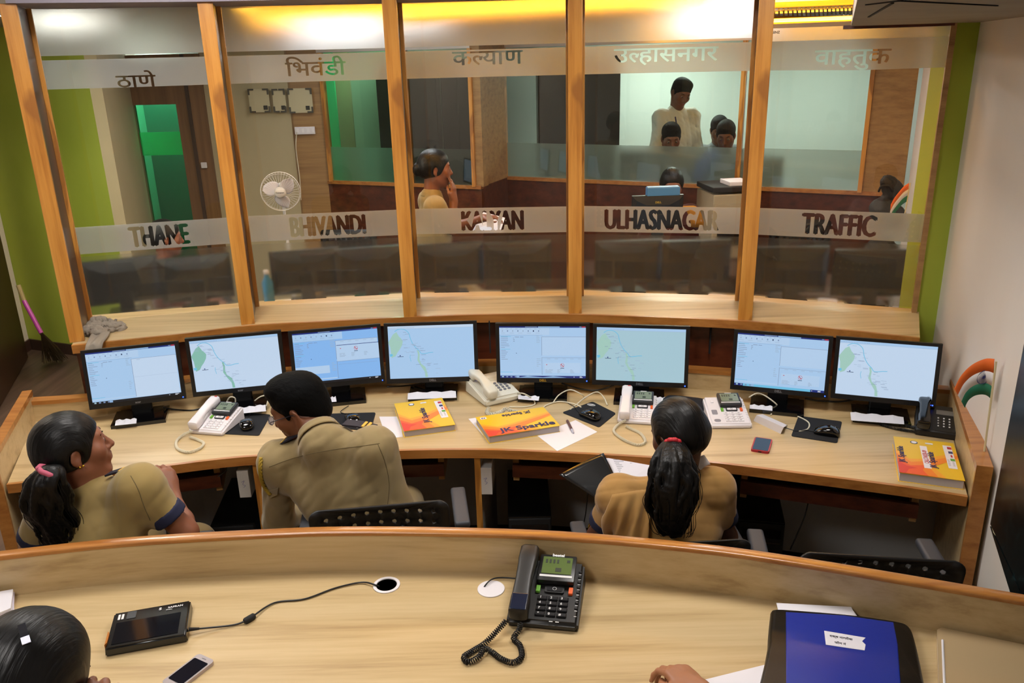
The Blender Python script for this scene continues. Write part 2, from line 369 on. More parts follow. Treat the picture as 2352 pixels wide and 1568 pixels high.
def film_band(name, parent, x0, x1, z0, z1, word=None, size=.1, bold=0, sx=1, cx=None, base=0, fm=None):
    V = [(x0, z0), (x1, z0), (x1, z1), (x0, z1)]; T = [(0, 1, 2, 3)]
    if word:
        (gv, gf), wd = glyph_mesh(word, size, 0, sx); G = np.array(gv) + (cx - wd / 2, base)
        ed = {}
        for f in gf:
            for k in range(len(f)): e = tuple(sorted((f[k], f[k - 1]))); ed[e] = ed.get(e, 0) + 1
        ed = [e for e, c in ed.items() if c == 1]; vin = [Vector(p) for p in V]; ein = [(0, 1), (1, 2), (2, 3), (3, 0)]; tris = []
        for dx, dz in ((-bold, 0), (bold, 0), (0, bold * .5), (0, -bold * .5)):
            o = len(vin); vin += [Vector(p + (dx, dz)) for p in G]; ein += [(a_ + o, b_ + o) for a_, b_ in ed]
            for f in gf:
                for k in range(1, len(f) - 1): tris.append((G[f[0]] + (dx, dz), G[f[k]] + (dx, dz), G[f[k + 1]] + (dx, dz)))
        vo, _, fo, _, _, _ = delaunay_2d_cdt(vin, ein, [], 0, 1e-6)
        V = [tuple(p) for p in vo]; VA = np.array(V); FA = np.array([f for f in fo if len(f) == 3]); cen = VA[FA].mean(1); T3 = np.array(tris)
        inside = np.zeros(len(cen), bool)
        def cr(p, q, r): return (q[:, 0] - p[:, 0])[None] * (r[:, 1][:, None] - p[:, 1][None]) - (q[:, 1] - p[:, 1])[None] * (r[:, 0][:, None] - p[:, 0][None])
        for k in range(0, len(T3), 400):
            t_ = T3[k:k + 400]; d = [cr(t_[:, i_], t_[:, (i_ + 1) % 3], cen) for i_ in range(3)]
            inside |= (((d[0] > 0) & (d[1] > 0) & (d[2] > 0)) | ((d[0] < 0) & (d[1] < 0) & (d[2] < 0))).any(1)
        T = [tuple(int(k) for k in f) for f in FA[~inside]]
    m = MB(); n = len(V)
    m.add([(p[0], -.0004, p[1]) for p in V] + [(p[0], .0004, p[1]) for p in V], T + [tuple(k + n for k in f[::-1]) for f in T])
    o = m.build(name, fm or FILM); o.parent = parent; o.location = (0, .004, 0); return o
W = lambda s: [(ch, None) for ch in s]
HIN = [[('ठ', None), ('ा', None), ('णे', None)], [('ि', None), ('भ', None), ('वं', None), ('ड', None), ('ी', None)], [('क', None), ('ल', .60), ('य', None), ('ा', None), ('ण', None)],
       [('उ', None), ('ल', .60), ('ह', None), ('ा', None), ('स', None), ('न', None), ('ग', None), ('र', None)], [('व', None), ('ा', None), ('ह', None), ('तु', None), ('क', None)]]
ENG = ['THANE', 'BHIVANDI', 'KALYAN', 'ULHASNAGAR', 'TRAFFIC']
HPX = [(270, 360, 204), (658, 795, 178), (1040, 1200, 153), (1410, 1647, 147), (1870, 2042, 152)]
EPX = [(303, 438, 572), (668, 843, 545), (1060, 1204, 528), (1388, 1648, 528), (1840, 2010, 543)]
def on_pane(i, px, py):
    a, b = Vector(GL[i][0]), Vector(GL[i][1]); d = ray(px, py); n = Vector((-(b - a).y, (b - a).x)); k = (a - CAMP.xy).dot(n) / d.xy.dot(n)
    P = CAMP + d * k; return (P.xy - a).dot((b - a).normalized()), P.z
PANES = []
for i, (a, b) in enumerate(GL):
    a, b = Vector(a), Vector(b); L = (b - a).length; top = TOP
    o = struct('window_%d' % (i + 1), MB().box((L / 2, 0, (SH + top) / 2), (L, .0002, top - SH)), GLASS)
    o.data = MB().quad((0, 0, SH), (L, 0, SH), (L, 0, top), (0, 0, top)).build('tmp', GLASS).data; bpy.data.objects.remove(bpy.data.objects['tmp'])
    o.location = (a.x, a.y, 0); o.rotation_euler = (0, 0, math.atan2((b - a).y, (b - a).x)); PANES.append(o)
    film_band('frosted_film', o, 0, L, 2.243 if i == 4 else 2.262, 2.298 if i == 4 else TOP, fm=FILM_TOP)
    film_band('frosted_film', o, 0, L, SH + .022, 1.362, fm=FILM_LOW)
    l, r, yb = HPX[i]; (u0, z0), (u1, _) = on_pane(i, l, yb), on_pane(i, r, yb)
    _, w0 = glyph_mesh(HIN[i], .1, .0, 1)
    size = .094 if i else .078; sx = (u1 - u0) / (w0 * size / .1)
    film_band('name_band', o, 0, L, 2.122, 2.244, HIN[i], size, .0017, sx, (u0 + u1) / 2, z0 + .006)
    l, r, yb = EPX[i]; (u0, z0), (u1, _) = on_pane(i, l, yb), on_pane(i, r, yb)
    _, w0 = glyph_mesh(W(ENG[i]), .1, 0, 1)
    film_band('name_band', o, 0, L, 1.375, 1.503, W(ENG[i]), .137, .0058, (u1 - u0) / (w0 * 1.37), (u0 + u1) / 2, 1.392)
vs, fs = text_mesh('AERENZ', .014, .0004, .0003)
u, z = on_pane(4, 1777, 77); MB().add([(p[0] + u, -.003 + p[2], p[1] + z) for p in vs], fs).build('maker_sticker', BLACKM, PANES[4])
tr = MB()
a, b = Vector(GL[4][0]), Vector(GL[4][1]); strip(tr, [b - (b - a).normalized() * .012, b + (b - a).normalized() * .01], -.01, .03, SH, 2.3)
struct('trim_3', tr, WALPAN)
tr = MB(); strip(tr, [(1.459, 3.79), (1.857, 3.633)], -.02, .02, 2.285, 2.30); struct('trim_4', tr, MAHOG)
# ledge in front of the glass, veneered panel under it
LF = [PZ(165, 793, SH).xy, FIN[0][0], PZ(400, 768, SH).xy, PZ(570, 748, SH).xy, PZ(760, 737, SH).xy, PZ(943, 727, SH).xy, PZ(1130, 722, SH).xy, PZ(1321, 722, SH).xy, PZ(1520, 728, SH).xy, PZ(1711, 737, SH).xy, PZ(1900, 753, SH).xy, PZ(2113, 776, SH).xy]
LF = [LF[0]] + LF[2:]
LFs = [Vector(p[:2]) for p in spline([(q[0], q[1], 0) for q in LF], 6)]
back = [Vector((1.90, 3.68)), Vector((1.15, 3.98)), Vector((.33, 4.15)), Vector((-.5, 4.19)), Vector((-1.3, 4.1)), Vector((-2.12, 3.93))]
t = thing('window_ledge', (0, 3.75, SH - .035), 0, 'long curved light wood ledge with teak edge below the glass', 'ledge')
MB().prism([tuple(p) for p in LFs] + [tuple(p) for p in back], SH - .03, SH).build('ledge_top', OAK, t, world=True)
ed = MB(); strip(ed, [tuple(p) for p in LFs], -.012, .004, SH - .036, SH + .002); ed.build('ledge_edging', TEAKH, t, world=True)
pan = MB(); strip(pan, [tuple(p) for p in LFs], .05, .09, 0, SH - .03); struct('wall_partition', pan, MAHOG)
sm = MB()
for px in (1123, 655, 300, 1590, 1640):
    A = PZ(px, 735, SH).xy; sm.box((A.x, A.y + .05, .95), (.006, .012, .16))
struct('trim_5', sm, BLACKM)
# left: brown door leaf, white jamb
dl = thing('door_leaf', PY(46, 815, 6.3) * 0 + Vector((-3.99, 6.3, 0)), 0, 'dark brown wooden door standing open at the far left', 'door')
a, b = Vector((-3.95, 6.30)), Vector((-3.56, 5.2))
lf = MB(); strip(lf, [a, b], .0, .04, .01, 2.1); lf.build('leaf', mat('door_dark', '3a2416', .45), dl, world=True)
hd = MB(); hd.tube([(-3.62, 5.42, 1.0), (-3.56, 5.42, 1.0), (-3.56, 5.52, 1.0)], .01); hd.build('handle', CHROME, dl, world=True)
# granite slab on the right wall
def wz(px, py, off=.0):
    d = ray(px, py); n = Vector((-WD.y, WD.x)); k = (W0 + WN * off - CAMP.xy).dot(n) / d.xy.dot(n); return CAMP + d * k
GRAN = wood('black_granite', [(.45, '0a0f10'), (.6, '10191a'), (.72, '24383a')], (30, 30, 30), rough=.32, detail=8, spec=.3)
gm = MB(); q = wz(2290, 1205); e = wz(2352, 1215)
n3 = Vector((WN.x, WN.y, 0)) * .02
def slab(mb, pts):
    k = len(pts); vs = pts + [p + n3 for p in pts]; mb.add(vs, [tuple(range(k))[::-1], tuple(range(k, 2 * k))] + [(i, (i + 1) % k, k + (i + 1) % k, k + i) for i in range(k)])
far = Vector((WD.x, WD.y, 0))
slab(gm, [Vector((q.x, q.y, q.z)), Vector((q.x, q.y, 2.29)), Vector((q.x, q.y, 2.29)) - far * 1.2, Vector((q.x, q.y, q.z)) - far * 1.2])
q2 = wz(2346, 1390); slab(gm, [q - Vector((0, 0, .008)), q - far * 1.2 - Vector((0, 0, .008)), Vector((q2.x, q2.y, q2.z)) - far * .95, q2])
struct('trim_6', gm, GRAN)
ce = MB(); ce.tube([q + n3 * .6, q2 + n3 * .6], .006, 6); struct('trim_7', ce, mat('cream_bead', 'cfc7a2', .5))
# ---------------------------------------------------------------- operators' curved desk
DZ = .75
FR = [PZ(17, 1110, DZ), PZ(300, 1078, DZ), PZ(560, 1047, DZ), PZ(830, 1035, DZ), PZ(1090, 1030, DZ), PZ(1350, 1040, DZ), PZ(1600, 1056, DZ), PZ(1850, 1086, DZ), PZ(2060, 1113, DZ), PZ(2222, 1138, DZ)]
RE = [PZ(79, 966, DZ), PZ(240, 906, .845) - Vector((0, .0, 0)), PZ(425, 869, .845), PZ(660, 849, .845), PZ(1117, 831, .845), PZ(1357, 834, .845), PZ(1630, 849, .845), PZ(2190, 897, .845)]
RE[0] = Vector((RE[0].x, RE[0].y, 0)); RE[-1] = Vector((1.83, 3.20, 0))
FRs = [p.xy for p in spline([(p.x, p.y, 0) for p in FR], 5)]; REs = [p.xy for p in spline([(p.x, p.y, 0) for p in RE], 5)]
desk = thing('operator_desk', (-.1, 3.2, 0), 0, 'long curved light wood operators desk under the row of lit monitors', 'desk')
MB().prism([tuple(p) for p in FRs] + [tuple(p) for p in REs[::-1]], DZ - .032, DZ).build('worktop', OAK, desk, world=True)
e = MB(); strip(e, FRs, -.012, .003, DZ - .036, DZ + .001); e.build('front_edging', TEAKH, desk, world=True)
u = MB(); strip(u, REs, -.012, .03, 0.1, .83, 0); u.build('back_upstand', OAK, desk, world=True)
u = MB(); strip(u, REs, -.016, .034, .83, .848, 0); u.build('upstand_edging', TEAKH, desk, world=True)
def side(pf, pb, o0, o1, name):
    s = MB(); strip(s, [pf, pb], o0, o1, 0, .862); a = s.build(name, OAK, desk, world=True)
    s = MB(); strip(s, [pf - (pb - pf).normalized() * .012, pb], o0 - .002, o1 + .002, .862, .884)
    s2 = pf - (pb - pf).normalized() * .014; strip(s, [s2, pf], o0 - .0025, o1 + .0025, .0, .8835); s.build('panel_edging', TEAKH, a)
    a.children[0].data.transform(Matrix.Translation(-Vector(desk.location)))
side(FRs[0] + Vector((0, -.03)), REs[0] + Vector((-.0, .03)), 0, .035, 'side_panel')
side(PZ(2226, 1142, .75).xy + Vector((0, -.01)), Vector((1.836, 3.215)), -.045, 0, 'side_panel')
def along(pl, px, dy=0):
    """point of a polyline that appears at image column px"""
    best = None
    for i in range(len(pl) - 1):
        for k in range(12):
            P = pl[i].lerp(pl[i + 1], k / 12); q = Vector((P.x, P.y, DZ)) - CAMP; kk = q.dot(FWD); x = 1176 + FPX * q.dot(RGT) / kk
            if best is None or abs(x - px) < best[0]: best = (abs(x - px), P, (pl[i + 1] - pl[i]).normalized())
    return best[1], best[2]
mp = MB(); strip(mp, REs, -.16, -.13, .06, DZ - .04); mp.build('back_panel', GREYLAM, desk, world=True)
for px in (583, 1093, 1640):
    P, t = along(FRs, px); n = Vector((-t.y, t.x)); s = MB(); a = P + n * .02; b = P + n * .5
    strip(s, [a, b], -.011, .011, 0, DZ - .034); o = s.build('divider_panel', GREYLAM, desk, world=True)
    s = MB(); strip(s, [a - n * .012, a], -.012, .012, 0, DZ - .034); s = s.build('panel_edging', TEAK, o); s.data.transform(Matrix.Translation(-Vector(desk.location)))
for (x0, x1) in ((175, 490), (700, 1012), (1170, 1425), (1700, 2125)):
    A, t = along(FRs, x0); B, _ = along(FRs, x1); d = (B - A).normalized(); n = Vector((-d.y, d.x)); A = A + n * .10; B = B + n * .10
    s = MB(); strip(s, [A, B], 0, .34, .605, .62); k = s.build('keyboard_tray', DKLAM, desk, world=True)
    s = MB(); strip(s, [A, B], -.02, 0, .585, .64); c = s.build('tray_front', MAHOG, k); c.data.transform(Matrix.Translation(-Vector(desk.location)))
    for E_ in (A + d * .012, B - d * .012):
        s = MB(); strip(s, [E_ + n * .0, E_ + n * .3], -.012, .012, .56, .715); c = s.build('runner', WALPAN, k); c.data.transform(Matrix.Translation(-Vector(desk.location)))
# ---------------------------------------------------------------- near desk with raised rail
UB = [PZ(*q, DZ) for q in ((-160, 1398), (0, 1372), (300, 1337), (600, 1318), (800, 1311), (1050, 1314), (1300, 1325), (1600, 1355), (1800, 1385), (2050, 1430), (2352, 1487), (2430, 1502))]
UBs = [p.xy for p in spline([(p.x, p.y, 0) for p in UB], 5)]
nd = thing('supervisor_desk', (0, 1.7, 0), 0, 'large curved near desk of light wood with raised teak-topped rail', 'desk')
MB().prism([tuple(p) for p in UBs] + [(1.42, 1.05), (.9, .78), (0, .88), (-.9, .98), (-1.7, 1.05)], DZ - .035, DZ).build('worktop', OAK, nd, world=True)
s = MB(); strip(s, UBs, 0, .033, .0, .876); s.build('rail_board', OAK, nd, world=True)
rl = MB(); P = UBs; k = len(P); prof = [(-.003, .874), (-.003, .881), (-.001, .885), (.003, .886), (.030, .886), (.034, .884), (.036, .880), (.036, .874)]
vs = []
for i in range(k):
    tt = (P[min(i + 1, k - 1)] - P[max(i - 1, 0)]).normalized(); n = Vector((-tt.y, tt.x))
    for (o, z) in prof: q = P[i] + n * o; vs.append((q.x, q.y, z))
m = len(prof); rl.add(vs, [(i * m + j, i * m + m + j, i * m + m + (j + 1) % m, i * m + (j + 1) % m) for i in range(k - 1) for j in range(m)] + [tuple(range(m)), tuple((k - 1) * m + j for j in range(m))[::-1]])
rl.build('top_rail', TEAKH, nd, world=True, smooth=50)
s = MB(); strip(s, UBs, -.55, -.52, 0, DZ - .036); s.build('front_panel', OAK, nd, world=True)
for (px, py, op) in ((888, 1344, 1), (1128, 1353, 0)):
    c = PZ(px, py, DZ); R = .0395
    g = MB().lathe([(R, 0), (R, .003), (R - .004, .0045), (R - .009, .003), (R - .010, -.03), (R - .012, -.03)] if op else [(R, 0), (R, .003), (R - .004, .0045), (R - .008, .0035)], 40)
    t = thing('cable_grommet', c, 0, 'open white round cable grommet with dark hole in near desk' if op else 'white round cable grommet with half-turned cap beside the black phone', 'cable grommet', 'cable grommets in the near desk')
    g.build('ring', WHITEP, t, smooth=True)
    if op: MB().lathe([(R - .0105, .0006), (.0001, .0006)], 40).build('hole', BLACKM, t)
    else:
        pl = [(math.cos(a) * (R - .006), math.sin(a) * (R - .006)) for a in [math.radians(230 + 280 * i / 30 - 40) for i in range(31)]]
        MB().prism(pl, .0008, .0042).build('cap', WHITEP, t); MB().lathe([(R - .006, .0006), (.0001, .0006)], 40).build('hole', BLACKM, t)
# ---------------------------------------------------------------- lit monitors
def emi(name, c, s=1.0):
    if name in MATS: return MATS[name]
    m = bpy.data.materials.new(name); m.use_nodes = True; MATS[name] = m; b = m.node_tree.nodes['Principled BSDF']
    b.inputs['Base Color'].default_value = (.01, .01, .012, 1); b.inputs['Roughness'].default_value = .25; b.inputs['Emission Color'].default_value = lin(c); b.inputs['Emission Strength'].default_value = s; return m
PAL = ['a9cbee', 'b4d0ee', 'c3d8f0', '8fb4dc', '1d2f78', '8392ae', '86bdae', '6fc0e4', '22335a', 'c23b4a', '9fb6d0', 'e8f0fa', '14161c', '7c93b8', 'a7c9d6', 'a3ccc0', '86b8f0']
SCR = [emi('screen_%d' % i, c, .93) for i, c in enumerate(PAL)]
CY, PALE, LILAC, BAR, NAVYS, TXT, GRN, RIV, INK, REDS, LINE, WHT, BLK, SOFT, TEALS, MGRN, SKY = range(17)
SW, SH_ = .386, .2415
PW, PH = .42, .277
class Scr:
    """flat picture made of thin coloured shapes on the screen plane; x right, y up from the lower left, layer by layer"""
    def __init__(s): s.mb = MB(); s.k = 0
    def rect(s, x0, y0, x1, y1, c):
        s.k += 1; d = -.00004 * s.k; s.mb.quad((x0 - SW / 2, d, y0), (x1 - SW / 2, d, y0), (x1 - SW / 2, d, y1), (x0 - SW / 2, d, y1), c); return s
    def r(s, x, y, w, h, c): return s.rect(x * SW, (1 - y - h) * SH_, (x + w) * SW, (1 - y) * SH_, c)
    def poly(s, pts, c):
        s.k += 1; d = -.00004 * s.k; s.mb.add([(x * SW - SW / 2, d, (1 - y) * SH_) for x, y in pts], [tuple(range(len(pts)))[::-1]], c); return s
    def line(s, pts, w, c):
        s.k += 1; d = -.00004 * s.k; P = [Vector((x * SW - SW / 2, (1 - y) * SH_)) for x, y in pts]; vs = []
        for i in range(len(P)):
            t = (P[min(i + 1, len(P) - 1)] - P[max(i - 1, 0)]).normalized(); n = Vector((-t.y, t.x)) * w / 2
            vs += [(P[i].x + n.x, d, P[i].y + n.y), (P[i].x - n.x, d, P[i].y - n.y)]
        s.mb.add(vs, [(2 * i, 2 * i + 1, 2 * i + 3, 2 * i + 2) for i in range(len(P) - 1)], c); return s
    def words(s, x, y, w, n, c, rnd, h=.008, step=.03):
        for i in range(n): s.r(x, y + i * step, w * rnd.uniform(.4, 1), h, c)
        return s
def app_screen(kind, rnd):
    s = Scr(); base = CY if kind != 1 else SKY; s.r(0, 0, 1, 1, base)
    s.r(0, 0, 1, .028, NAVYS); s.r(.3, .004, .14, .014, SOFT); s.r(.45, .0, .25, .024, BAR if kind != 1 else NAVYS); s.r(.955, .002, .04, .02, REDS); s.r(.925, .004, .025, .014, SOFT)
    s.r(0, .028, .58, .14, PALE if kind != 1 else CY); s.r(0, .168, .5, .008, BAR)
    for i in range(9): s.r(.02 + .055 * i, .045, .03 * rnd.uniform(.5, 1), .008, LINE)
    for i in range(8): s.r(.03 + .06 * i, .075, .013, .028, INK if i == 6 else (SOFT if i % 2 else LINE))
    for i in range(5): s.r(.02 + .1 * i, .125, .05, .007, LINE)
    s.words(.015, .2, .1, 7, TXT, rnd, .008, .034); s.r(.015, .19, .12, .008, RIV)
    s.words(.015, .46, .08, 6, TXT, rnd, .008, .034); s.r(.015, .435, .11, .008, RIV); s.r(.18, .2, .05, .009, TXT); s.r(.24, .2, .04, .009, SOFT)
    s.words(.16, .22, .02, 3, TXT, rnd, .01, .03); s.words(.43, .18, .06, 5, LINE, rnd, .01, .03); s.r(.19, .51, .008, .012, INK); s.words(.43, .62, .05, 5, LINE, rnd, .01, .035)
    x0 = .49
    if kind == 0: s.r(x0, .2, .5, .75, LILAC); s.r(x0, .195, .51, .005, TXT); s.r(x0, .195, .004, .74, TXT); s.r(x0, .55, .5, .003, LINE); s.words(.55, .215, .05, 1, LINE, rnd)
    else:
        s.r(x0, .2, .5, .36, PALE); s.r(x0, .195, .51, .006, TXT); s.r(x0, .195, .004, .74, TXT); s.r(x0, .56, .51, .035, CY); s.r(x0, .6, .51, .005, TXT)
        for i in range(5): s.r(.55 + .09 * i, .62 if kind != 1 else .22, .04, .008, LINE)
        yy = .70 if kind != 1 else .32
        if kind == 1: s.r(x0 + .01, .3, .5, .3, PALE); s.r(x0 + .01, .285, .5, .01, NAVYS)
        s.r(x0 + .03, yy, .42, .2, PALE); s.r(.54, yy + .03, .014, .012, REDS)
        s.line([(.715, yy + .02), (.722, yy + .05), (.745, yy + .075)], .003, REDS); s.line([(.728 + .022 * math.cos(a), yy + .05 + .035 * math.sin(a)) for a in [i * .45 for i in range(15)]], .0014, REDS); s.r(.705, yy + .1, .045, .01, INK)
        for i, xx in enumerate((.53, .57, .67, .82)): s.words(xx, yy + .13, .05, 4, LINE, rnd, .009, .02)
    if kind == 1: s.r(0, .66, .4, .15, PALE); s.r(x0 + .02, .66, .46, .003, TXT)
    s.r(0, .905, .48, .02, PALE); s.r(.005, .88, .14, .008, RIV); s.r(0, .955, 1, .045, BLK if kind < 2 else NAVYS)
    if kind == 2: s.poly([(.2, .995), (.32, .958), (.5, .985), (.62, .96), (.78, .99), (.5, .998)], BAR)
    if kind == 3: s.r(.1, .955, .75, .045, RIV)
    for i in range(4): s.r(.02 + .05 * i, .963, .022, .025, SOFT if i else TEALS)
    s.r(.19, .958, .035, .036, BAR); s.words(.93, .965, .05, 2, WHT, rnd, .008, .016); s.r(.86, .972, .01, .01, WHT)
    return s
RIVP = [(.08, .10), (.12, .06), (.17, .055), (.21, .08), (.245, .14), (.26, .24), (.285, .34), (.32, .42), (.355, .475), (.38, .53), (.42, .535), (.47, .52), (.52, .515)]
def map_screen(kind, rnd):
    s = Scr(); bg = (LILAC, CY, TEALS, LILAC)[kind]; g = (GRN, MGRN, MGRN, MGRN)[kind]; s.r(0, 0, 1, 1, bg)
    s.r(0, 0, 1, .05, (CY, LILAC, CY, CY)[kind]); s.r(0, .05, 1, .004, LINE)
    for i in range(18): s.r(.01 + .017 * i, .028, .006, .009, SOFT)
    s.poly([(.06, .15), (.10, .11), (.13, .2), (.15, .23), (.17, .28), (.16, .36), (.13, .44), (.10, .50), (.075, .57), (.03, .6), (.02, .4), (.0, .3)], g)
    s.poly([(.33, .46), (.35, .47), (.36, .54), (.355, .64), (.37, .72), (.42, .79), (.44, .90), (.445, .985), (.415, .985), (.41, .88), (.37, .78), (.33, .66), (.34, .55)], g)
    s.poly([(.005, .53), (.04, .52), (.045, .56), (.015, .58)], RIV)
    s.line([(p[0], p[1]) for p in [q for q in spline([(x, y, 0) for x, y in RIVP], 4)]], .0028, RIV); s.line([(.25, .55), (.245, .6), (.255, .68)], .002, RIV)
    for i in range(44):
        a = rnd.random(); x = .06 + .42 * a + rnd.uniform(-.05, .1); y = .12 + .75 * a + rnd.uniform(-.13, .13)
        if .02 < x < .62 and .08 < y < .95: s.r(x, y, rnd.uniform(.025, .06), .006, TXT if rnd.random() < .35 else LINE)
    s.r(.125, .55, .012, .02, NAVYS); s.r(.1, .574, .07, .009, INK)
    if kind in (1, 3):
        c = (.965, .915); s.line([(c[0] + .014 * math.cos(a), c[1] + .023 * math.sin(a)) for a in [i * .42 for i in range(16)]], .0008, INK); s.poly([(c[0] - .008, c[1] + .015), (c[0] + .008, c[1] + .015), (c[0], c[1] - .016)], BLK)
    return s
LOGO = mat('logo_gold', 'c9a13a', .3, metal=.6); LOGOS = mat('logo_silver', '8a8a8e', .3, metal=.6)
def monitor(c, yaw, tilt, scr, label, group, logo, logom, sc=1, back=False):
    """c = middle of the panel"""
    base = Vector((c.x, c.y, DZ)); t = thing('monitor', base, yaw, label, 'monitor', group)
    zc = c.z - DZ; T = Matrix.Translation((0, 0, zc)) @ Matrix.Rotation(tilt, 4, 'X') @ Matrix.Scale(sc, 4)
    bz = MB(); w2, h2 = PW / 2, PH / 2; sx, sy0, sy1 = SW / 2, -h2 + .022, -h2 + .022 + SH_
    fr = [(-w2, -h2), (w2, -h2), (w2, h2), (-w2, h2)]; inn = [(-sx, sy0), (sx, sy0), (sx, sy1), (-sx, sy1)]
    vs = [(x, -.012, z) for x, z in fr] + [(x, -.012, z) for x, z in inn] + [(x, -.009, z) for x, z in inn] + [(x, .012, z) for x, z in fr]
    fs = [(i, (i + 1) % 4, 4 + (i + 1) % 4, 4 + i) for i in range(4)] + [(4 + i, 4 + (i + 1) % 4, 8 + (i + 1) % 4, 8 + i) for i in range(4)] + [((i + 1) % 4, i, 12 + i, 12 + (i + 1) % 4) for i in range(4)]
    bz.add(vs, fs, 0, T)
    # bevelled back with the raised middle of a flat panel
    b0 = [(x, .012, z) for x, z in fr]; b1 = [(x * .84, .028, z * .80 - .008) for x, z in fr]; b2 = [(x * .45, .042, z * .62 - .02) for x, z in fr]
    bz.add(b0 + b1 + b2, [(i, i + 4, (i + 1) % 4 + 4, (i + 1) % 4) for i in range(4)] + [(4 + i, 8 + i, 8 + (i + 1) % 4, 4 + (i + 1) % 4) for i in range(4)] + [(8, 11, 10, 9)], 0, T)
    bz.build('casing', BLACK, t)
    if scr is not None:
        o = scr.mb.build('screen', SCR, t); o.data.transform(T @ Matrix.Translation((0, -.0092, sy0)))
        MB().box((w2 - .012, -.0125, -h2 + .009), (.0045, .002, .0045), 0, T).build('power_light', BLUELED, t)
    if logo:
        v, f = text_mesh(logo, .014, .0006, .0004)
        MB().add([(a[0] * (1 if not back else -1.6), (-.0124 if not back else .0375) + a[2], a[1] * (1 if not back else 1.6) + (-h2 + .006 if not back else .080)) for a in v], f, 0, T).build('logo', logom, t)
    nk = MB().box((0, .034, zc / 2 - .005), (.085, .026, zc - .01), bev=.006); nk.build('neck', BLACK, t)
    bs = MB(); bs.prism([(-.11, -.105), (.11, -.105), (.11, .055), (-.11, .055)], 0, .016); bs.prism([(-.10, -.09), (.10, -.09), (.09, .05), (-.09, .05)], .016, .021)
    bs.build('base', BLACKG, t); return t
GM = 'lit monitors along the operators desk'
MON = [((188, 804), (412, 780), (428, 915), (208, 943), 'first lit monitor from the left end of the desk, showing a pale form', 'acer', 'app', 0),
       ((425, 776), (644, 759), (664, 888), (447, 911), 'second lit monitor from the left, showing a map with a solid green patch', 'acer', 'map', 0),
       ((659, 758), (874, 743), (886, 877), (680, 897), 'third lit monitor from the left, behind the head of the man in khaki', '', 'app', 1),
       ((882, 740), (1096, 736), (1098, 873), (890, 884), 'fourth lit monitor from the left, showing a map above the standing yellow ream', 'DELL', 'map', 1),
       ((1138, 742), (1354, 741), (1353, 878), (1141, 877), 'lit monitor with gold logo behind the cream telephone', 'DELL', 'app', 2),
       ((1361, 744), (1584, 749), (1578, 890), (1360, 881), 'greenish map monitor behind the white phone with its handset on', 'DELL', 'map', 2),
       ((1684, 752), (1912, 772), (1899, 915), (1676, 895), 'second lit monitor from the right wall, with bright blue task bar', 'DELL', 'app', 3),
       ((1918, 768), (2162, 789), (2144, 937), (1908, 914), 'rightmost lit monitor, showing a pale map next to the small flag', '', 'map', 3)]
MONS = []
for i, (tl, tr_, br, bl, lab, lg, kd, kk) in enumerate(MON):
    rnd = random.Random(20 + i); scr = (app_screen if kd == 'app' else map_screen)(kk, rnd)
    # distance from the width of the panel, direction from its edges
    mid = ((tl[0] + tr_[0] + br[0] + bl[0]) / 4, (tl[1] + tr_[1] + br[1] + bl[1]) / 4)
    best = None
    for sc in (.93, .95, .97, 1.0):
        d = ray(*mid); c = CAMP + d * ((.947 - CAM_H) / d.z)
        for yaw10 in range(-40, 41, 1):
            for tilt10 in (-9, -6, -3):
                R = Matrix.Translation(c) @ Matrix.Rotation(math.radians(yaw10), 4, 'Z') @ Matrix.Rotation(math.radians(tilt10), 4, 'X'); e = 0
                for (x, z), (u_, v_) in zip(((-PW / 2, PH / 2), (PW / 2, PH / 2), (PW / 2, -PH / 2), (-PW / 2, -PH / 2)), (tl, tr_, br, bl)):
                    q = R @ Vector((x * sc, -.012, z * sc)) - CAMP; k_ = q.dot(FWD); e += (1176 + FPX * q.dot(RGT) / k_ - u_) ** 2 + (784 - FPX * q.dot(UPV) / k_ - v_) ** 2
                if best is None or e < best[0]: best = (e, math.radians(yaw10), math.radians(tilt10), c, sc)
    print('monitor', i, [round(x, 2) for x in best[:3]], tuple(round(x, 3) for x in best[3]))
    MONS.append(best)
    monitor(best[3], best[1], best[2], scr, lab, GM, lg, LOGO if i == 4 else LOGOS, best[4])
# ---------------------------------------------------------------- helpers for desk things
def loft(mb, secs, n=16, mi=0, M=None, cap=True):
    """secs = [(y, x, z, half width, half height, exponent)] : rounded tube along y"""
    vs = []; k = len(secs)
    for y, x, z, a, b, e in secs:
        for j in range(n):
            t = 2 * math.pi * j / n; c, s_ = math.cos(t), math.sin(t)
            vs.append((x + a * math.copysign(abs(c) ** e, c), y, z + b * math.copysign(abs(s_) ** e, s_)))
    fs = [(i * n + j, i * n + (j + 1) % n, (i + 1) * n + (j + 1) % n, (i + 1) * n + j) for i in range(k - 1) for j in range(n)]
    if cap: fs += [tuple(range(n))[::-1], tuple(range((k - 1) * n, k * n))]
    return mb.add(vs, [f[::-1] for f in fs], mi, M)
def wedge(mb, w, d, h0, h1, bev, mi=0, M=None):
    t = MB().box((0, 0, .5), (w, d, 1), 0, None, 0); bm = bmesh.new(); bmesh.ops.create_cube(bm, size=1)
    for v in bm.verts:
        y = v.co.y * d; top = v.co.z > 0; v.co = Vector((v.co.x * w * (1 if not top else .97), y, (h0 + (h1 - h0) * (y + d / 2) / d) if top else 0))
    bmesh.ops.bevel(bm, geom=bm.edges[:], offset=bev, segments=3, affect='EDGES'); bm.verts.index_update()
    mb.add([v.co.copy() for v in bm.verts], [[v.index for v in f.verts] for f in bm.faces], mi, M); bm.free(); return mb
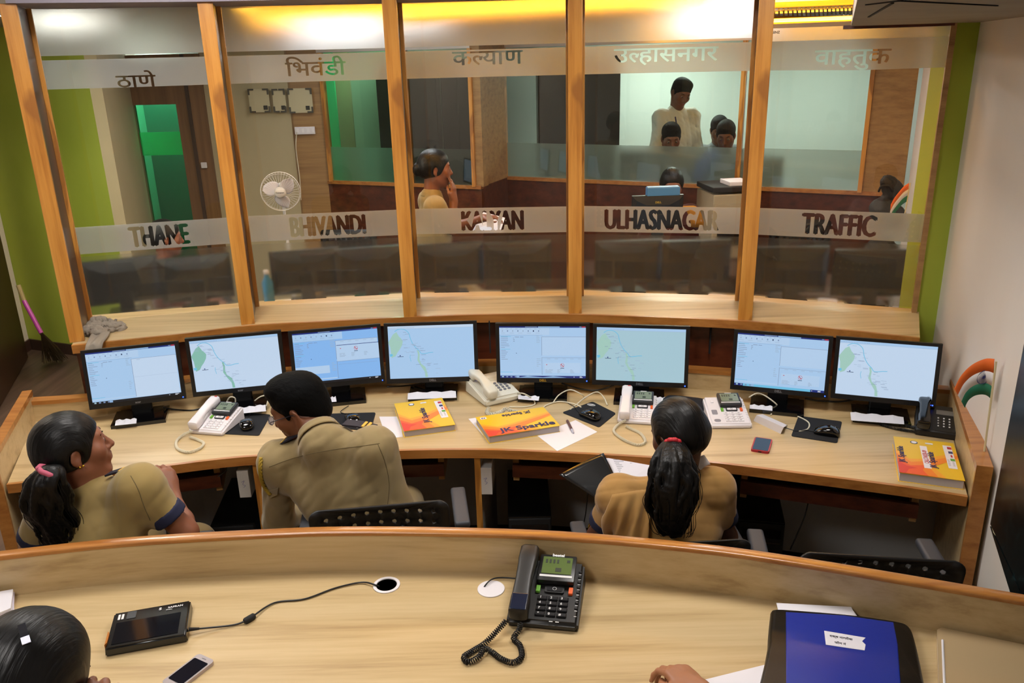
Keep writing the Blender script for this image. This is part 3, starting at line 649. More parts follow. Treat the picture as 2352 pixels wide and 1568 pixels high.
def rrect(w, h, r, n=5, cx=0, cy=0):
    out = []
    for sx, sy, a0 in ((1, 1, 0), (-1, 1, 90), (-1, -1, 180), (1, -1, 270)):
        for i in range(n + 1): a = math.radians(a0 + 90 * i / n); out.append((cx + sx * (w / 2 - r) + r * math.cos(a), cy + sy * (h / 2 - r) + r * math.sin(a)))
    return out
def pxrect(tl, tr_, br, bl, z):
    a, b, c, d = [PZ(*q, z) for q in (tl, tr_, br, bl)]; ctr = (a + b + c + d) / 4; ux = ((b - a) + (c - d)) / 2; uy = ((a - d) + (b - c)) / 2
    yaw = math.atan2(ux.y, ux.x); yaw2 = math.atan2(uy.y, uy.x) - math.pi / 2; return ctr, (yaw + yaw2) / 2, ux.length, uy.length
LCD = mat('lcd_green_grey', '6f7a66', .2, emit='5f6b50', estr=.15); LCDN = mat('lcd_green', '5a6a3c', .2, emit='56702a', estr=.1); LCDI = mat('lcd_ink', '2c3526', .4)
KEYG = mat('green_key', '6fb03c', .4); KEYO = mat('orange_key', 'e2622a', .4); KEYW = mat('white_key', 'eeeaec', .35); KEYL = mat('key_print', '8b8890', .5); KEYP = mat('white_print', 'd8d8d8', .5)
PRED = mat('red_sticker', 'c03038', .5)
def desk_phone(name, BL, BR, s, body, house, key, prt, lcd, label, group, cordmat, cord=None, handset=True, brand=None, digits=False, coilR=.0048):
    a, b = PZ(*BL, DZ), PZ(*BR, DZ); yaw = math.atan2(b.y - a.y, b.x - a.x); W, D = .165 * s, .185 * s; h0, h1 = .022 * s, .062 * s
    c = (a + b) / 2 + Vector((-math.sin(yaw), math.cos(yaw), 0)) * (D / 2); c.z = DZ
    t = thing('desk_telephone', c, yaw, label, 'telephone', group); ang = math.atan2(h1 - h0, D)
    wedge(MB(), W, D, h0, h1, .007 * s).build('base', body, t, smooth=True)
    T = Matrix.Translation((0, -D / 2, h0)) @ Matrix.Rotation(ang, 4, 'X') @ Matrix.Scale(s, 4)      # x, along the slope, height
    hs = MB().box((.018, .146, .012), (.088, .082, .016), 0, T, .004, 2); hs = hs.build('display_housing', house, t, smooth=True)
    MB().box((.018, .152, .0205), (.070, .052, .0012), 0, T).build('display', lcd, hs)
    for k in range(4): MB().box((-.008 + .009 * k, .164, .0213), (.005, .012, .0004), 0, T).build('display_digit', LCDI, hs)
    MB().box((.044, .166, .0213), (.008, .008, .0004), 0, T).build('display_digit', LCDI, hs); MB().box((.022, .138, .0213), (.014, .012, .0004), 0, T).build('display_icon', LCDI, hs)
    MB().box((.018, .119, .0205), (.076, .006, .001), 0, T).build('display_strip', KEYP, hs)
    if brand:
        v, f = text_mesh(brand, .0115, .0005, .0004); MB().add([(p[0] + .018, p[1] + .1808, p[2] + .0203) for p in v], f, 0, T).build('lettering', KEYP, hs)
    else: MB().box((.018, .183, .0203), (.026, .004, .0006), 0, T).build('lettering', KEYP, hs)
    MB().prism(rrect(.045, .02, .004, 3, .018, .094), .0, .005, 0, T).build('navigation_plate', house if not digits else body, t)
    MB().prism(rrect(.036, .013, .003, 3, .018, .094), .005, .0062, 0, T).build('navigation_key', key, t)
    MB().tube([(.018 + .0045 * math.cos(x), .094 + .0045 * math.sin(x), .0064) for x in [i * math.pi / 6 for i in range(13)]], .0006, 4, 0, T, False).build('navigation_ring', LCDI if not digits else prt, t)
    MB().box((-.020, .092, .003), (.010, .019, .008), 0, T, .0015).build('green_key', KEYG, t); MB().box((.056, .092, .003), (.010, .019, .008), 0, T, .0015).build('orange_key', KEYO, t)
    lab = '123456789*0#'
    for r_ in range(4):
        for q in range(3):
            x, y = -.007 + .0245 * q, .068 - .0155 * r_; k = MB().box((x, y, .002), (.0225, .0105, .006), 0, T, .0016, 1).build('key', key, t)
            if digits:
                v, f = text_mesh(lab[r_ * 3 + q], .0088, .0002, .0002); MB().add([(p[0] + x - .004, p[1] + y - .003, p[2] + .0053) for p in v], f, 0, T).build('key_digit', prt, k)
            else: MB().box((x - .002, y, .0052), (.008, .003, .0003), 0, T).build('key_print', prt, k)
    for r_ in range(8): MB().box((.0725, .155 - .0155 * r_, .001), (.008, .006, .003), 0, T, .001, 1).build('memory_key', key if not digits else house, t)
    if digits:
        d = MB()
        for r_ in range(9): d.box((.0725, .1475 - .0155 * r_ + .0, .0006), (.006, .0014, .0004), 0, T)
        d.box((.02, .004, .0004), (.008, .002, .0006), 0, T); d.box((.034, .004, .0004), (.008, .002, .0006), 0, T); d.build('key_print', prt, t)
    if handset:
        h = MB(); loft(h, [(-.004, -.052, .018, .019, .014, .5), (.0, -.052, .020, .0225, .018, .45), (.04, -.052, .020, .0225, .019, .4), (.05, -.052, .026, .021, .013, .45), (.09, -.052, .032, .0195, .0105, .5), (.135, -.052, .030, .021, .012, .45), (.15, -.052, .025, .0225, .018, .4), (.19, -.052, .024, .0225, .018, .45), (.197, -.052, .024, .019, .014, .5)], 20, 0, T)
        ho = h.build('handset', body, t, smooth=50)
        if not digits: MB().box((-.058, .188, .0424), (.014, .006, .0006), 0, T).build('handset_sticker', KEYP, ho); MB().box((-.044, .189, .0424), (.012, .006, .0006), 0, T).build('red_sticker', PRED, ho)
        else: MB().box((-.052, .02, .0386), (.036, .046, .003), 0, T, .0015).build('handset_cap', mat('blue_black_gloss', '1c2338', .18, coat=.4), ho)
    else:
        MB().prism(rrect(.022, .03, .004, 3, -.052, .08), 0, .0012, 0, T).build('speaker_grille', KEYL, t)
        MB().box((-.05, .15, .002), (.012, .014, .006), 0, T, .002).build('hook_switch', key, t); MB().prism(rrect(.026, .018, .008, 4, -.05, .025), -.003, .0006, 0, T).build('mouthpiece_hollow', KEYL, t)
    if cord:
        k = coil([PZ(*q[:2], DZ + q[2]) for q in cord], coilR, 235 / (coilR / .0048), coilR * .27); k = k.build('coiled_cord', cordmat, t, smooth='all', world=True)
    return t
G = 'white display telephones on the operators desk'
desk_phone('t', (431, 996), (514, 1003), .98, WHITEP, DGREY, KEYW, KEYL, LCD, 'white display telephone left of the first mouse pad, cord looping forward', G, WHITECORD,
           [(441, 990, .02), (425, 996, .012), (406, 1012, .006), (408, 1030, .006), (432, 1038, .006), (458, 1030, .006), (468, 1018, .006), (455, 1010, .006), (436, 1003, .01)])
desk_phone('t', (1420, 973), (1506, 978), 1.0, WHITEP, DGREY, KEYW, KEYL, LCD, 'white display telephone with handset in place, left of the black-haired woman', G, WHITECORD,
           [(1437, 965, .02), (1420, 975, .01), (1410, 990, .006), (1430, 1008, .006), (1462, 1021, .006), (1482, 1015, .006), (1472, 996, .006), (1450, 985, .006), (1438, 978, .01)])
desk_phone('t', (1634, 986), (1726, 985), 1.04, WHITEP, DGREY, KEYW, KEYL, LCD, 'white display telephone with its handset missing, right of the black-haired woman', G, WHITECORD, None, handset=False)
desk_phone('t', (1164, 1440), (1326, 1455), 1.2, BLACKM if 0 else mat('phone_black', '1b1a19', .42), mat('phone_black_2', '141414', .35), mat('phone_key_black', '17171a', .3), KEYP, LCDN, 'black display telephone with green screen on the near desk', None, BLACK,
           [(1163, 1425, .05), (1140, 1450, .03), (1112, 1478, .008), (1085, 1495, .008), (1066, 1508, .008), (1075, 1520, .008), (1100, 1508, .012), (1112, 1490, .018), (1128, 1496, .008), (1150, 1512, .008), (1178, 1521, .008), (1198, 1508, .008), (1194, 1482, .008), (1180, 1466, .01), (1192, 1446, .02), (1196, 1430, .04)], brand='beetel', digits=True, coilR=.0066)
# plain cream telephone
a, b = PZ(1097, 882, DZ), PZ(1172, 938, DZ); up = (a - b).normalized(); yaw = math.atan2(up.y, up.x) - math.pi / 2
t = thing('desk_telephone', (a + b) / 2, yaw, 'plain cream push-button telephone standing askew in the middle of the desk', 'telephone')
W_, D_ = .185, .215; wedge(MB(), W_, D_, .035, .075, .01).build('base', IVORY, t, smooth=True)
T = Matrix.Translation((0, -D_ / 2, .035)) @ Matrix.Rotation(math.atan2(.04, D_), 4, 'X')
for r_ in range(4):
    for q in range(3): MB().lathe([(.0072, 0), (.0072, .004), (.006, .0055), (.0001, .0058)], 14, 0, T @ Matrix.Translation((.012 + .021 * q, .115 - .02 * r_, -.001))).build('key', mat('grey_key', '6d7078', .4), t)
MB().prism(rrect(.06, .03, .004, 3, .033, .155), 0, .0012, 0, T).build('number_plate', mat('cream_2', 'c9c6b4', .4), t)
h = MB(); loft(h, [(-.006, -.055, .022, .02, .016, .6), (.0, -.055, .024, .025, .021, .5), (.045, -.055, .026, .026, .022, .45), (.06, -.055, .036, .022, .014, .5), (.105, -.055, .042, .019, .012, .6), (.15, -.055, .036, .022, .014, .5), (.165, -.055, .026, .026, .022, .45), (.205, -.055, .024, .025, .021, .5), (.212, -.055, .024, .02, .016, .6)], 20, 0, T)
h.build('handset', IVORY, t, smooth=50)
k = coil([PZ(1125, 935, DZ + .025), PZ(1118, 946, DZ + .01), PZ(1130, 951, DZ + .008), PZ(1150, 946, DZ + .012), PZ(1163, 938, DZ + .03), PZ(1176, 944, DZ + .02), PZ(1190, 946, DZ + .01)], .007, 150, .0021); k.build('coiled_cord', IVORY, t, smooth='all', world=True)
# black telephone in the right corner
a, b = PZ(2108, 1000, DZ), PZ(2190, 1012, DZ); yaw = math.atan2(b.y - a.y, b.x - a.x)
t = thing('desk_telephone', (a + b) / 2 + Vector((-math.sin(yaw), math.cos(yaw), 0)) * .09 - Vector((0, 0, 0)), yaw, 'black telephone with white key dots in the right corner of the desk', 'telephone')
wedge(MB(), .155, .18, .03, .07, .006).build('base', mat('phone_black', '1b1a19', .42), t, smooth=True); T = Matrix.Translation((0, -.09, .03)) @ Matrix.Rotation(math.atan2(.04, .18), 4, 'X')
MB().box((.032, .13, .001), (.07, .03, .004), 0, T, .001).build('number_plate', mat('grey_plate', '6a6660', .4), t)
for r_ in range(4):
    for q in range(3): MB().box((.005 + .02 * q, .09 - .018 * r_, .0015), (.006, .006, .004), 0, T, .001, 1).build('key', KEYP, t)
h = MB(); loft(h, [(-.004, -.048, .02, .02, .015, .5), (.0, -.048, .022, .024, .02, .45), (.04, -.048, .024, .024, .021, .4), (.06, -.048, .034, .02, .012, .5), (.12, -.048, .034, .02, .012, .5), (.14, -.048, .026, .024, .02, .4), (.182, -.048, .024, .024, .02, .45), (.187, -.048, .024, .02, .014, .5)], 18, 0, T); h.build('handset', BLACKG, t, smooth=50)
k = coil([PZ(2110, 985, DZ + .02), PZ(2098, 990, DZ + .008), PZ(2060, 984, DZ + .008), PZ(2024, 974, DZ + .008), PZ(2026, 968, DZ + .008), PZ(2060, 974, DZ + .008), PZ(2096, 981, DZ + .008), PZ(2106, 978, DZ + .03)], .0055, 190, .0017); k.build('coiled_cord', BLACK, t, smooth='all', world=True)
# ---------------------------------------------------------------- mouse pads and mice
PADS = [((535, 946), (622, 953), (595, 1001), (515, 997), 'black mouse pad right of the leftmost white telephone', 'black mouse on the pad left of the man in khaki'),
        ((752, 951), (863, 948), (852, 989), (760, 984), 'black mouse pad with pale oval, left of the standing yellow ream', 'black mouse on the pad right of the man in khaki'),
        ((1291, 948), (1361, 923), (1415, 950), (1376, 982), 'black mouse pad turned cornerwise beside the cream cables', 'black mouse on the pad turned cornerwise'),
        ((1834, 956), (1934, 969), (1923, 1018), (1817, 1002), 'black mouse pad in front of the rightmost monitors', 'black mouse on the rightmost pad')]
MPX = [(567, 968, 20), (810, 956, 25), (1355, 947, 40), (1899, 985, 65)]
PADM = mat('pad_cloth', '17181c', .9)
for i, (tl, tr_, br, bl, lab, ml) in enumerate(PADS):
    P = [PZ(*q, DZ) for q in (tl, tr_, br, bl)]; c = sum(P, Vector()) / 4; poly = [((p - c).x, (p - c).y) for p in P]
    t = thing('mouse_pad', c, 0, lab, 'mouse pad', 'black mouse pads on the operators desk'); bm_ = []
    for k in range(4):
        A, B, C_ = [Vector(poly[(k + d) % 4]) for d in (-1, 0, 1)]
        u1, u2 = (A - B).normalized() * .012, (C_ - B).normalized() * .012
        for s_ in (0, .33, .67, 1): bm_.append(tuple((B + u1) * (1 - s_) ** 2 + 2 * s_ * (1 - s_) * B + (B + u2) * s_ ** 2))
    MB().prism(bm_, 0, .003).build('cloth', PADM, t)
    if i in (1, 2):
        q = PZ(*((828, 982) if i == 1 else (1358, 931)), DZ) - c; lo = MB(); ya = 0 if i == 1 else -.5
        for r_ in (.019, .015): lo.tube([(q.x + r_ * math.cos(a) * math.cos(ya) - r_ * .5 * math.sin(a) * math.sin(ya), q.y + r_ * math.cos(a) * math.sin(ya) + r_ * .5 * math.sin(a) * math.cos(ya), .0033) for a in [k * math.pi / 10 for k in range(21)]], .0007, 4, caps=False)
        lo.tube([(q.x - .009, q.y, .0033), (q.x + .009, q.y, .0033)], .0012, 4); lo.build('printed_oval', KEYP, t)
    x, y, dg = MPX[i]; m = thing('computer_mouse', PZ(x, y + 12, DZ + .003), math.radians(dg), ml, 'mouse', 'black mice on the operators desk')
    b = MB(); loft(b, [(-.05, 0, .006, .006, .006, 1), (-.047, 0, .010, .019, .010, .7), (-.036, 0, .016, .0265, .0155, .7), (-.012, 0, .019, .029, .019, .75), (.012, 0, .017, .0275, .017, .75), (.034, 0, .012, .026, .012, .7), (.047, 0, .008, .021, .008, .7), (.05, 0, .006, .008, .005, 1)], 20); b.build('shell', BLACKG, m, smooth='all')
    MB().lathe([(.0001, -.003), (.006, -.003), (.007, 0), (.006, .003), (.0001, .003)], 14, 0, Matrix.Translation((0, .028, .022)) @ Matrix.Rotation(math.pi / 2, 4, 'Y')).build('scroll_wheel', DGREY, m)
    v, f = text_mesh('DELL', .011, .0002, .0002); MB().add([(p[0], p[1] - .03, .0337 + p[2]) for p in v], f).build('logo', LOGOS, m)
    rd = random.Random(i); cb = MB(); cb.tube(spline([(0, .049, .006), (.005, .075, .003), (rd.uniform(-.03, .03), .12, .003), (rd.uniform(-.04, .04), .17, .003)], 6), .0017, 6); cb.build('cable', BLACK, m)
# ---------------------------------------------------------------- reams in yellow and orange wrappers
YEL = mat('wrapper_yellow', 'e8bd1c', .35); ORG = mat('wrapper_orange', 'ee8420', .35); ORD = mat('wrapper_deep_orange', 'ea5a22', .35); ORL = mat('wrapper_light_orange', 'f0a428', .35); BLUP = mat('blue_print', '26285c', .5)
GRNP = mat('green_print', '5aa53c', .5); NAVP = mat('navy_print', '2b3468', .5)
def ream(tl, tr_, br, bl, th, label, swap, kind, wd=None, hd=None):
    c, yaw, w_, h_ = pxrect(tl, tr_, br, bl, DZ + th); c.z = DZ
    w_, h_ = wd or w_, hd or h_
    t = thing('paper_ream', c, yaw, label, 'paper ream', 'yellow wrapped paper reams on the operators desk')
    MB().box((0, 0, th / 2 - .0005), (w_ - .006, h_ - .005, th - .003)).build('paper_block', GREYP if kind < 2 else mat('paper_edge_white', 'b9b3b6', .8), t)
    MB().box((0, 0, .0008), (w_, h_, .0016)).build('lower_wrapper', YEL, t)
    cv = MB(); cv.box((0, 0, th), (w_, h_, .0016), 0); X = lambda u, v, d=0: ((u - .5) * w_, (v - .5) * h_, th + .0010 + .00025 * d)
    def P(pts, c_, d): cv.add([X(u, v, d) for u, v in pts], [tuple(range(len(pts)))], c_)
    P([(0, .62), (.2, .40), (.42, .44), (1, .72), (1, .52), (.55, .28), (.72, 0), (0, 0)], 3, 1)
    P([(0, .52), (.22, .32), (.45, .38), (1, .64), (1, .57), (.50, .22), (.6, 0), (0, 0)], 1, 2)
    P([(0, .38), (.2, .22), (.45, .28), (.38, .14), (.45, 0), (0, 0)], 2, 3); P([(.0, .30), (.14, .2), (.3, .17), (.16, .12), (.1, 0), (.0, 0)], 4, 4)
    cv.build('wrapper', [YEL, ORG, ORD, ORL, mat('wrapper_red', 'd93a24', .35)], t)
    def txt(s_, size, u, v, rot, m_, sx=1, bold=.0006):
        vv, ff = text_mesh(s_, size, bold, .0002); x0, y0, _ = X(u, v); R = Matrix.Translation((x0, y0, th + .0024)) @ Matrix.Rotation(rot, 4, 'Z') @ Matrix.Diagonal((sx, 1, 1, 1)); MB().add(vv, ff, 0, R).build('lettering', m_, t)
    if kind == 1:
        txt('JK Sparkle', .050, .58, .10, .0, BLUP, 1.12, .0013); txt('JK Sparkle', .030, .56, .90, math.pi, BLUP, 1.0)
        MB().prism(rrect(.026, .02, .004, 3, *X(.09, .88)[:2]), th + .001, th + .0021).build('white_patch', PAPER, t); txt('A3', .016, .09, .9, math.pi, NAVP, 1)
        return t
    txt('JK Sparkle', .036 if kind == 0 else .03, .55 if kind == 0 else .61, .44, math.pi / 2, BLUP, 1.05)
    tp = math.pi / 2
    pl = MB(); pl.box((X(.87, .58)[0], X(.87, .58)[1], th + .0017), (w_ * .14, h_ * .62, .0006)); pl.build('white_panel', PAPER, t)
    for v, m_ in ((.82, PRED), (.7, NAVP), (.6, PRED), (.5, GRNP)): MB().box((X(.90, v)[0], X(.9, v)[1], th + .0023), (w_ * (.07 if v != .6 else .03), h_ * .06, .0005)).build('coloured_square', m_, t)
    ln = MB()
    for k in range(7): ln.box((X(.83 + .0 * k, 0)[0] + .0, X(0, .34 + .025 * k)[1], th + .0022), (w_ * .035, .0012, .0004)); ln.box((X(.90, 0)[0], X(0, .34 + .018 * k)[1], th + .0022), (w_ * .03, .001, .0004))
    ln.build('small_print', KEYL, t)
    e = MB(); x0, y0, _ = X(.33, .88); e.lathe([(.0001, 0), (.013, 0), (.013, .0004), (.0001, .0004)], 24, 0, Matrix.Translation((x0, y0, th + .0015))); e.build('round_emblem', mat('emblem_blue', '3d5a78', .5), t)
    e = MB(); e.lathe([(.0001, 0), (.0095, 0), (.0095, .0004), (.0001, .0004)], 24, 0, Matrix.Translation((x0, y0, th + .0020))); e.build('emblem_disc', PAPER, t)
    MB().box((X(.58, .89)[0], X(.58, .89)[1], th + .0017), (.026, .012, .0005)).build('white_patch', PAPER, t)
    if kind == 2:
        txt('JK Sparkle', .03, .125, .5, math.pi / 2, BLUP, 1.1); MB().box((X(.47, .5)[0], X(.47, .5)[1], th + .0018), (.024, h_ * .6, .0006)).build('handwritten_slip', PAPER, t)
        txt('CALLTAKER-09', .021, .505, .5, math.pi / 2, PRED, .78, .0004)
    return t
ream((911, 927), (1020, 912), (1039, 973), (923, 994), .028, 'yellow and orange wrapped paper ream with white panel, behind the right shoulder of the man', 0, 0)
ream((1091, 958), (1247, 935), (1289, 978), (1123, 1002), .03, 'yellow and orange wrapped paper ream lying sideways on loose sheets', 0, 1)
ream((2059, 1004), (2194, 1017), (2211, 1102), (2059, 1086), .034, 'yellow and orange wrapped paper ream with handwritten slip at the right end', 0, 2)
# ---------------------------------------------------------------- loose papers, pen, phones
def sheet(pts, z, label, name='paper_sheet', group='loose paper sheets on the desks', m=PAPER, th=.0012, curl=0):
    P = [PZ(*q, z) for q in pts]; c = sum(P, Vector()) / len(P); c.z = z; t = MB().prism([((p - c).x, (p - c).y) for p in P], 0, th).build(name, m); t.location = c; return tag(t, label, 'paper', group)
sheet([(1232, 999), (1322, 965), (1372, 992), (1280, 1036)], DZ, 'white sheets with a pen on them, poking out from the sideways ream')
sheet([(1076, 962), (1160, 950), (1200, 985), (1110, 1000)], DZ, 'white sheet mostly hidden under the left of the sideways ream')
sheet([(871, 957), (918, 957), (925, 1003), (888, 1008)], DZ, 'white sheet sticking out left of the standing yellow ream')
t = thing('pen', PZ(1311, 982, DZ + .008), 0, 'brown pen lying on the white sheets', 'pen'); a, b = PZ(1303, 966, DZ + .007), PZ(1313, 986, DZ + .007); c_ = PZ(1317, 994, DZ + .006)
MB().tube([a, b], .0055, 10).build('barrel', mat('pen_brown', '5a342c', .35), t, world=True); MB().tube([b, c_], [.005, .003], 10).build('cap', mat('pen_clear', 'b8bcd0', .2), t, world=True)
c, yaw, w_, h_ = pxrect((1735, 999), (1776, 1005), (1765, 1039), (1724, 1033), DZ + .012); c.z = DZ
def smartphone(c, yaw, w, h, case, glass, label, silver=False):
    t = thing('smartphone', c, yaw, label, 'phone'); MB().prism(rrect(w, h, .010, 5), 0, .010).build('case', case, t, smooth=30)
    MB().prism(rrect(w - .010, h - (.010 if not silver else .034), .004, 4, 0, 0), .010, .0108).build('screen', glass, t)
    if silver: MB().prism(rrect(.016, .006, .003, 4, 0, -h / 2 + .009), .010, .011).build('home_button', case, t); MB().box((0, h / 2 - .009, .0102), (.014, .0018, .0006)).build('earpiece', DGREY, t)
    else: MB().box((0, -h / 2, .005), (.012, .002, .004)).build('charging_port', BLACK, t)
smartphone(c, yaw, .068, .118, mat('red_case', 'a81f30', .4), mat('phone_glass', '10121c', .08, coat=.5), 'smartphone in red case on the operators desk')
# folded paper tent card
A, B, C_, D_ = PZ(1738, 953, DZ + .035), PZ(1800, 981, DZ + .035), PZ(1793, 996, DZ), PZ(1730, 966, DZ); E_, F_ = PZ(1752, 951, DZ), PZ(1808, 976, DZ)
c = (C_ + D_ + E_ + F_) / 4; c.z = DZ; m = MB(); m.add([p - c for p in (A, B, C_, D_, E_, F_)], [(0, 3, 2, 1), (0, 1, 5, 4)]); t = m.build('folded_card', PAPER, solid=.0012); t.location = c; tag(t, 'white folded paper card standing by the phone without handset', 'card')
# black pouch behind the woman's head
t = thing('black_pouch', PZ(1572, 938, DZ), .25, 'black cloth pouch lying behind the head of the black-haired woman', 'pouch'); b = MB(); loft(b, [(-.06, 0, .010, .05, .008, .6), (-.055, 0, .016, .085, .015, .5), (0, 0, .024, .095, .024, .5), (.055, 0, .018, .088, .017, .5), (.062, 0, .010, .06, .008, .6)], 24, 0, Matrix.Rotation(-.6, 4, 'Z')); b.build('body', mat('pouch_cloth', '111219', .85), t, smooth='all')
MB().tube(spline([(-.085, -.03, .016), (-.094, 0, .024), (-.086, .04, .018)], 4), .002, 6, 0, Matrix.Rotation(-.6, 4, 'Z')).build('zip', DGREY, t)
# slips on the feet of the monitors
SLP = [([(266, 966), (314, 962), (313, 972), (264, 977)], 'first'), ([(548, 938), (610, 930), (611, 944), (546, 950)], 'second'), ([(749, 914), (771, 912), (773, 922), (748, 924)], 'third'), ([(937, 903), (1047, 899), (1048, 913), (936, 917)], 'fourth'), ([(1190, 909), (1239, 911), (1237, 920), (1190, 916)], 'fifth'), ([(1495, 912), (1527, 914), (1526, 928), (1493, 926)], 'sixth'), ([(1722, 930), (1774, 934), (1774, 943), (1722, 938)], 'seventh'), ([(1953, 948), (2075, 958), (2077, 974), (1955, 965)], 'eighth')]
for i, (pts, nm) in enumerate(SLP):
    P = [PZ(*q, DZ + .022) for q in pts]; P = [P[3], P[2], P[1], P[0]]; c = sum(P, Vector()) / 4; c.z = DZ + .0215
    m = MB(); m.grid(lambda u, v: ((P[0].lerp(P[1], u).lerp(P[3].lerp(P[2], u), v) - c).x, (P[0].lerp(P[1], u).lerp(P[3].lerp(P[2], u), v) - c).y, .0005 + (.006 * math.sin(u * 9 + i) ** 2 * v)), 10, 3)
    o = m.build('paper_slip', PAPER, solid=.0008); o.location = c; tag(o, 'white paper slip on the foot of the %s lit monitor from the left' % nm, 'paper', 'paper slips on the monitor feet')
# cables lying on the desk
def cable(pts, r, m, label, h=.004, grp='cables behind the monitors'):
    P = [PZ(q[0], q[1], DZ + (q[2] if len(q) > 2 else h)) for q in pts]; c = P[0].copy(); mb = MB().tube([p - c for p in spline(P, 8)], r, 6); o = mb.build('cable', m, smooth='all'); o.location = c; tag(o, label, 'cable', grp)
cable([(1180, 905), (1200, 903, .05), (1222, 915, .02), (1228, 928), (1205, 934), (1170, 934)], .003, WHITECORD, 'cream cable looping right of the cream telephone')
cable([(1395, 930), (1385, 910, .03), (1370, 900, .05), (1345, 912, .03), (1325, 928), (1310, 940)], .003, WHITECORD, 'cream cable arching left of the phone with its handset on')
cable([(1250, 945), (1252, 932), (1285, 922), (1320, 928), (1335, 935)], .0032, WHITECORD, 'cream cable running behind the sideways ream')
cable([(1270, 925), (1285, 906, .03), (1310, 895, .04), (1335, 905, .03), (1342, 912)], .0028, WHITECORD, 'cream cable in a low arch behind the turned mouse pad')
cable([(520, 925, .06), (528, 912, .09), (540, 915, .08), (538, 935, .03), (534, 948)], .003, WHITECORD, 'cream cable rising behind the leftmost white telephone')
cable([(585, 920, .03), (600, 910, .05), (616, 910, .05), (608, 938), (590, 930), (585, 920)], .0028, WHITECORD, 'cream cable curling at the left of the glasses of the man')
cable([(1720, 912, .05), (1745, 903, .06), (1780, 925, .03), (1785, 938), (1770, 952)], .003, WHITECORD, 'cream cable arching over the foot of the seventh monitor')
cable([(1740, 945), (1790, 943), (1830, 955), (1857, 970), (1855, 985), (1835, 990)], .003, WHITECORD, 'cream cable ending on the rightmost mouse pad')
cable([(375, 935, .03), (400, 940), (440, 942), (470, 935)], .004, BLACK, 'thick black cable right of the first monitor foot')
cable([(890, 888, .05), (925, 886, .02), (960, 882, .03), (1000, 872, .06)], .004, BLACK, 'thick black cable between the third and fourth monitors')
cable([(1290, 880, .05), (1330, 892, .02), (1370, 896, .02), (1410, 884, .05)], .004, BLACK, 'thick black cable between the fifth and sixth monitors')
cable([(1850, 915, .05), (1880, 920, .03), (1930, 922, .03), (1970, 915, .05)], .004, BLACK, 'thick black cable between the seventh and rightmost monitors')
# ---------------------------------------------------------------- near desk things
c, yaw, w_, h_ = pxrect((259, 1394), (437, 1365), (432, 1477), (240, 1500), DZ + .028); c.z = DZ
t = thing('tablet_terminal', c, yaw, 'black tablet terminal with dark glossy screen on the near desk', 'tablet'); TW, TH = .205, .15
wedge(MB(), TW, TH, .026, .03, .004).build('body', mat('tablet_black', '0c0c0e', .22, coat=.3), t, smooth=True); T = Matrix.Translation((0, 0, .0285)) @ Matrix.Rotation(.026, 4, 'X')
MB().box((-.004, -.018, 0), (.165, .088, .001), 0, T).build('screen', mat('tablet_glass', '0b1018', .06, coat=.6), t)
MB().prism(rrect(.024, .03, .003, 3, -.052, .052), -.0005, .0008, 0, T).build('sensor_plate', mat('sensor_grey', '34363c', .35), t)
m = MB(); m.box((-.083, .05, .0006), (.006, .022, .0008), 0, T); m.box((-.074, .05, .0006), (.006, .022, .0008), 0, T); m.build('white_marks', KEYP, t)
MB().prism([(-.1028, -.06), (-.098, -.05), (-.098, -.012), (-.1028, -.004)], -.02, .001, 0, T).build('amber_grip', mat('amber', 'b06a22', .3), t)
v, f = text_mesh('SAFRAN', .0095, .0003, .0003); MB().add([(p[0] * 1.15 + .062, p[1] + .052, p[2] + .001) for p in v], f, 0, T).build('lettering', KEYP, t)
v, f = text_mesh('Morpho', .005, .0001, .0003); MB().add([(p[0] + .046, p[1] + .0445, p[2] + .001) for p in v], f, 0, T).build('lettering', KEYP, t)
v, f = text_mesh('S', .014, .0006, .0003); MB().add([(p[0] + .022, p[1] + .0505, p[2] + .001) for p in v], f, 0, T).build('emblem', KEYP, t)
P = [PZ(433, 1445, DZ + .016), PZ(470, 1442, DZ + .01), PZ(540, 1434, DZ + .004), PZ(575, 1418, DZ + .01), PZ(630, 1384, DZ + .004), PZ(700, 1375, DZ + .004), PZ(770, 1350, DZ + .004), PZ(830, 1337, DZ + .005), PZ(862, 1343, DZ + .007), PZ(882, 1354, DZ - .02)]
t = thing('power_cable', P[3], 0, 'black cable with lump running from the tablet to the open grommet', 'cable'); MB().tube(spline(P, 8), .0026, 8).build('wire', BLACK, t, smooth='all', world=True)
a, b = PZ(561, 1427, DZ + .009), PZ(585, 1413, DZ + .009); MB().tube([a, a.lerp(b, .1), a.lerp(b, .9), b], [.0065, .009, .009, .0065], 12).build('ferrite', BLACKM, t, smooth=True, world=True)
MB().tube([PZ(433, 1445, DZ + .016), PZ(458, 1443, DZ + .012)], [.006, .0035], 10).build('plug', BLACK, t, world=True)
P = [PZ(1108, 1356, DZ - .01), PZ(1116, 1342, DZ + .01), PZ(1130, 1330, DZ + .012), PZ(1150, 1326, DZ + .008), PZ(1185, 1328, DZ + .01)]
t = MB().tube([p - P[0] for p in spline(P, 8)], .0022, 8).build('phone_lead', BLACK, smooth='all'); t.location = P[0]; tag(t, 'thin black lead from the capped grommet to the black phone', 'cable')
c, yaw, w_, h_ = pxrect((453, 1494), (493, 1514), (412, 1592), (368, 1560), DZ + .012); c.z = DZ
smartphone(c, yaw, .060, .118, mat('silver_case', 'b9aeb0', .25, metal=.5), mat('phone_glass', '10121c', .08, coat=.5), 'silver smartphone lying beside the tablet on the near desk', True)
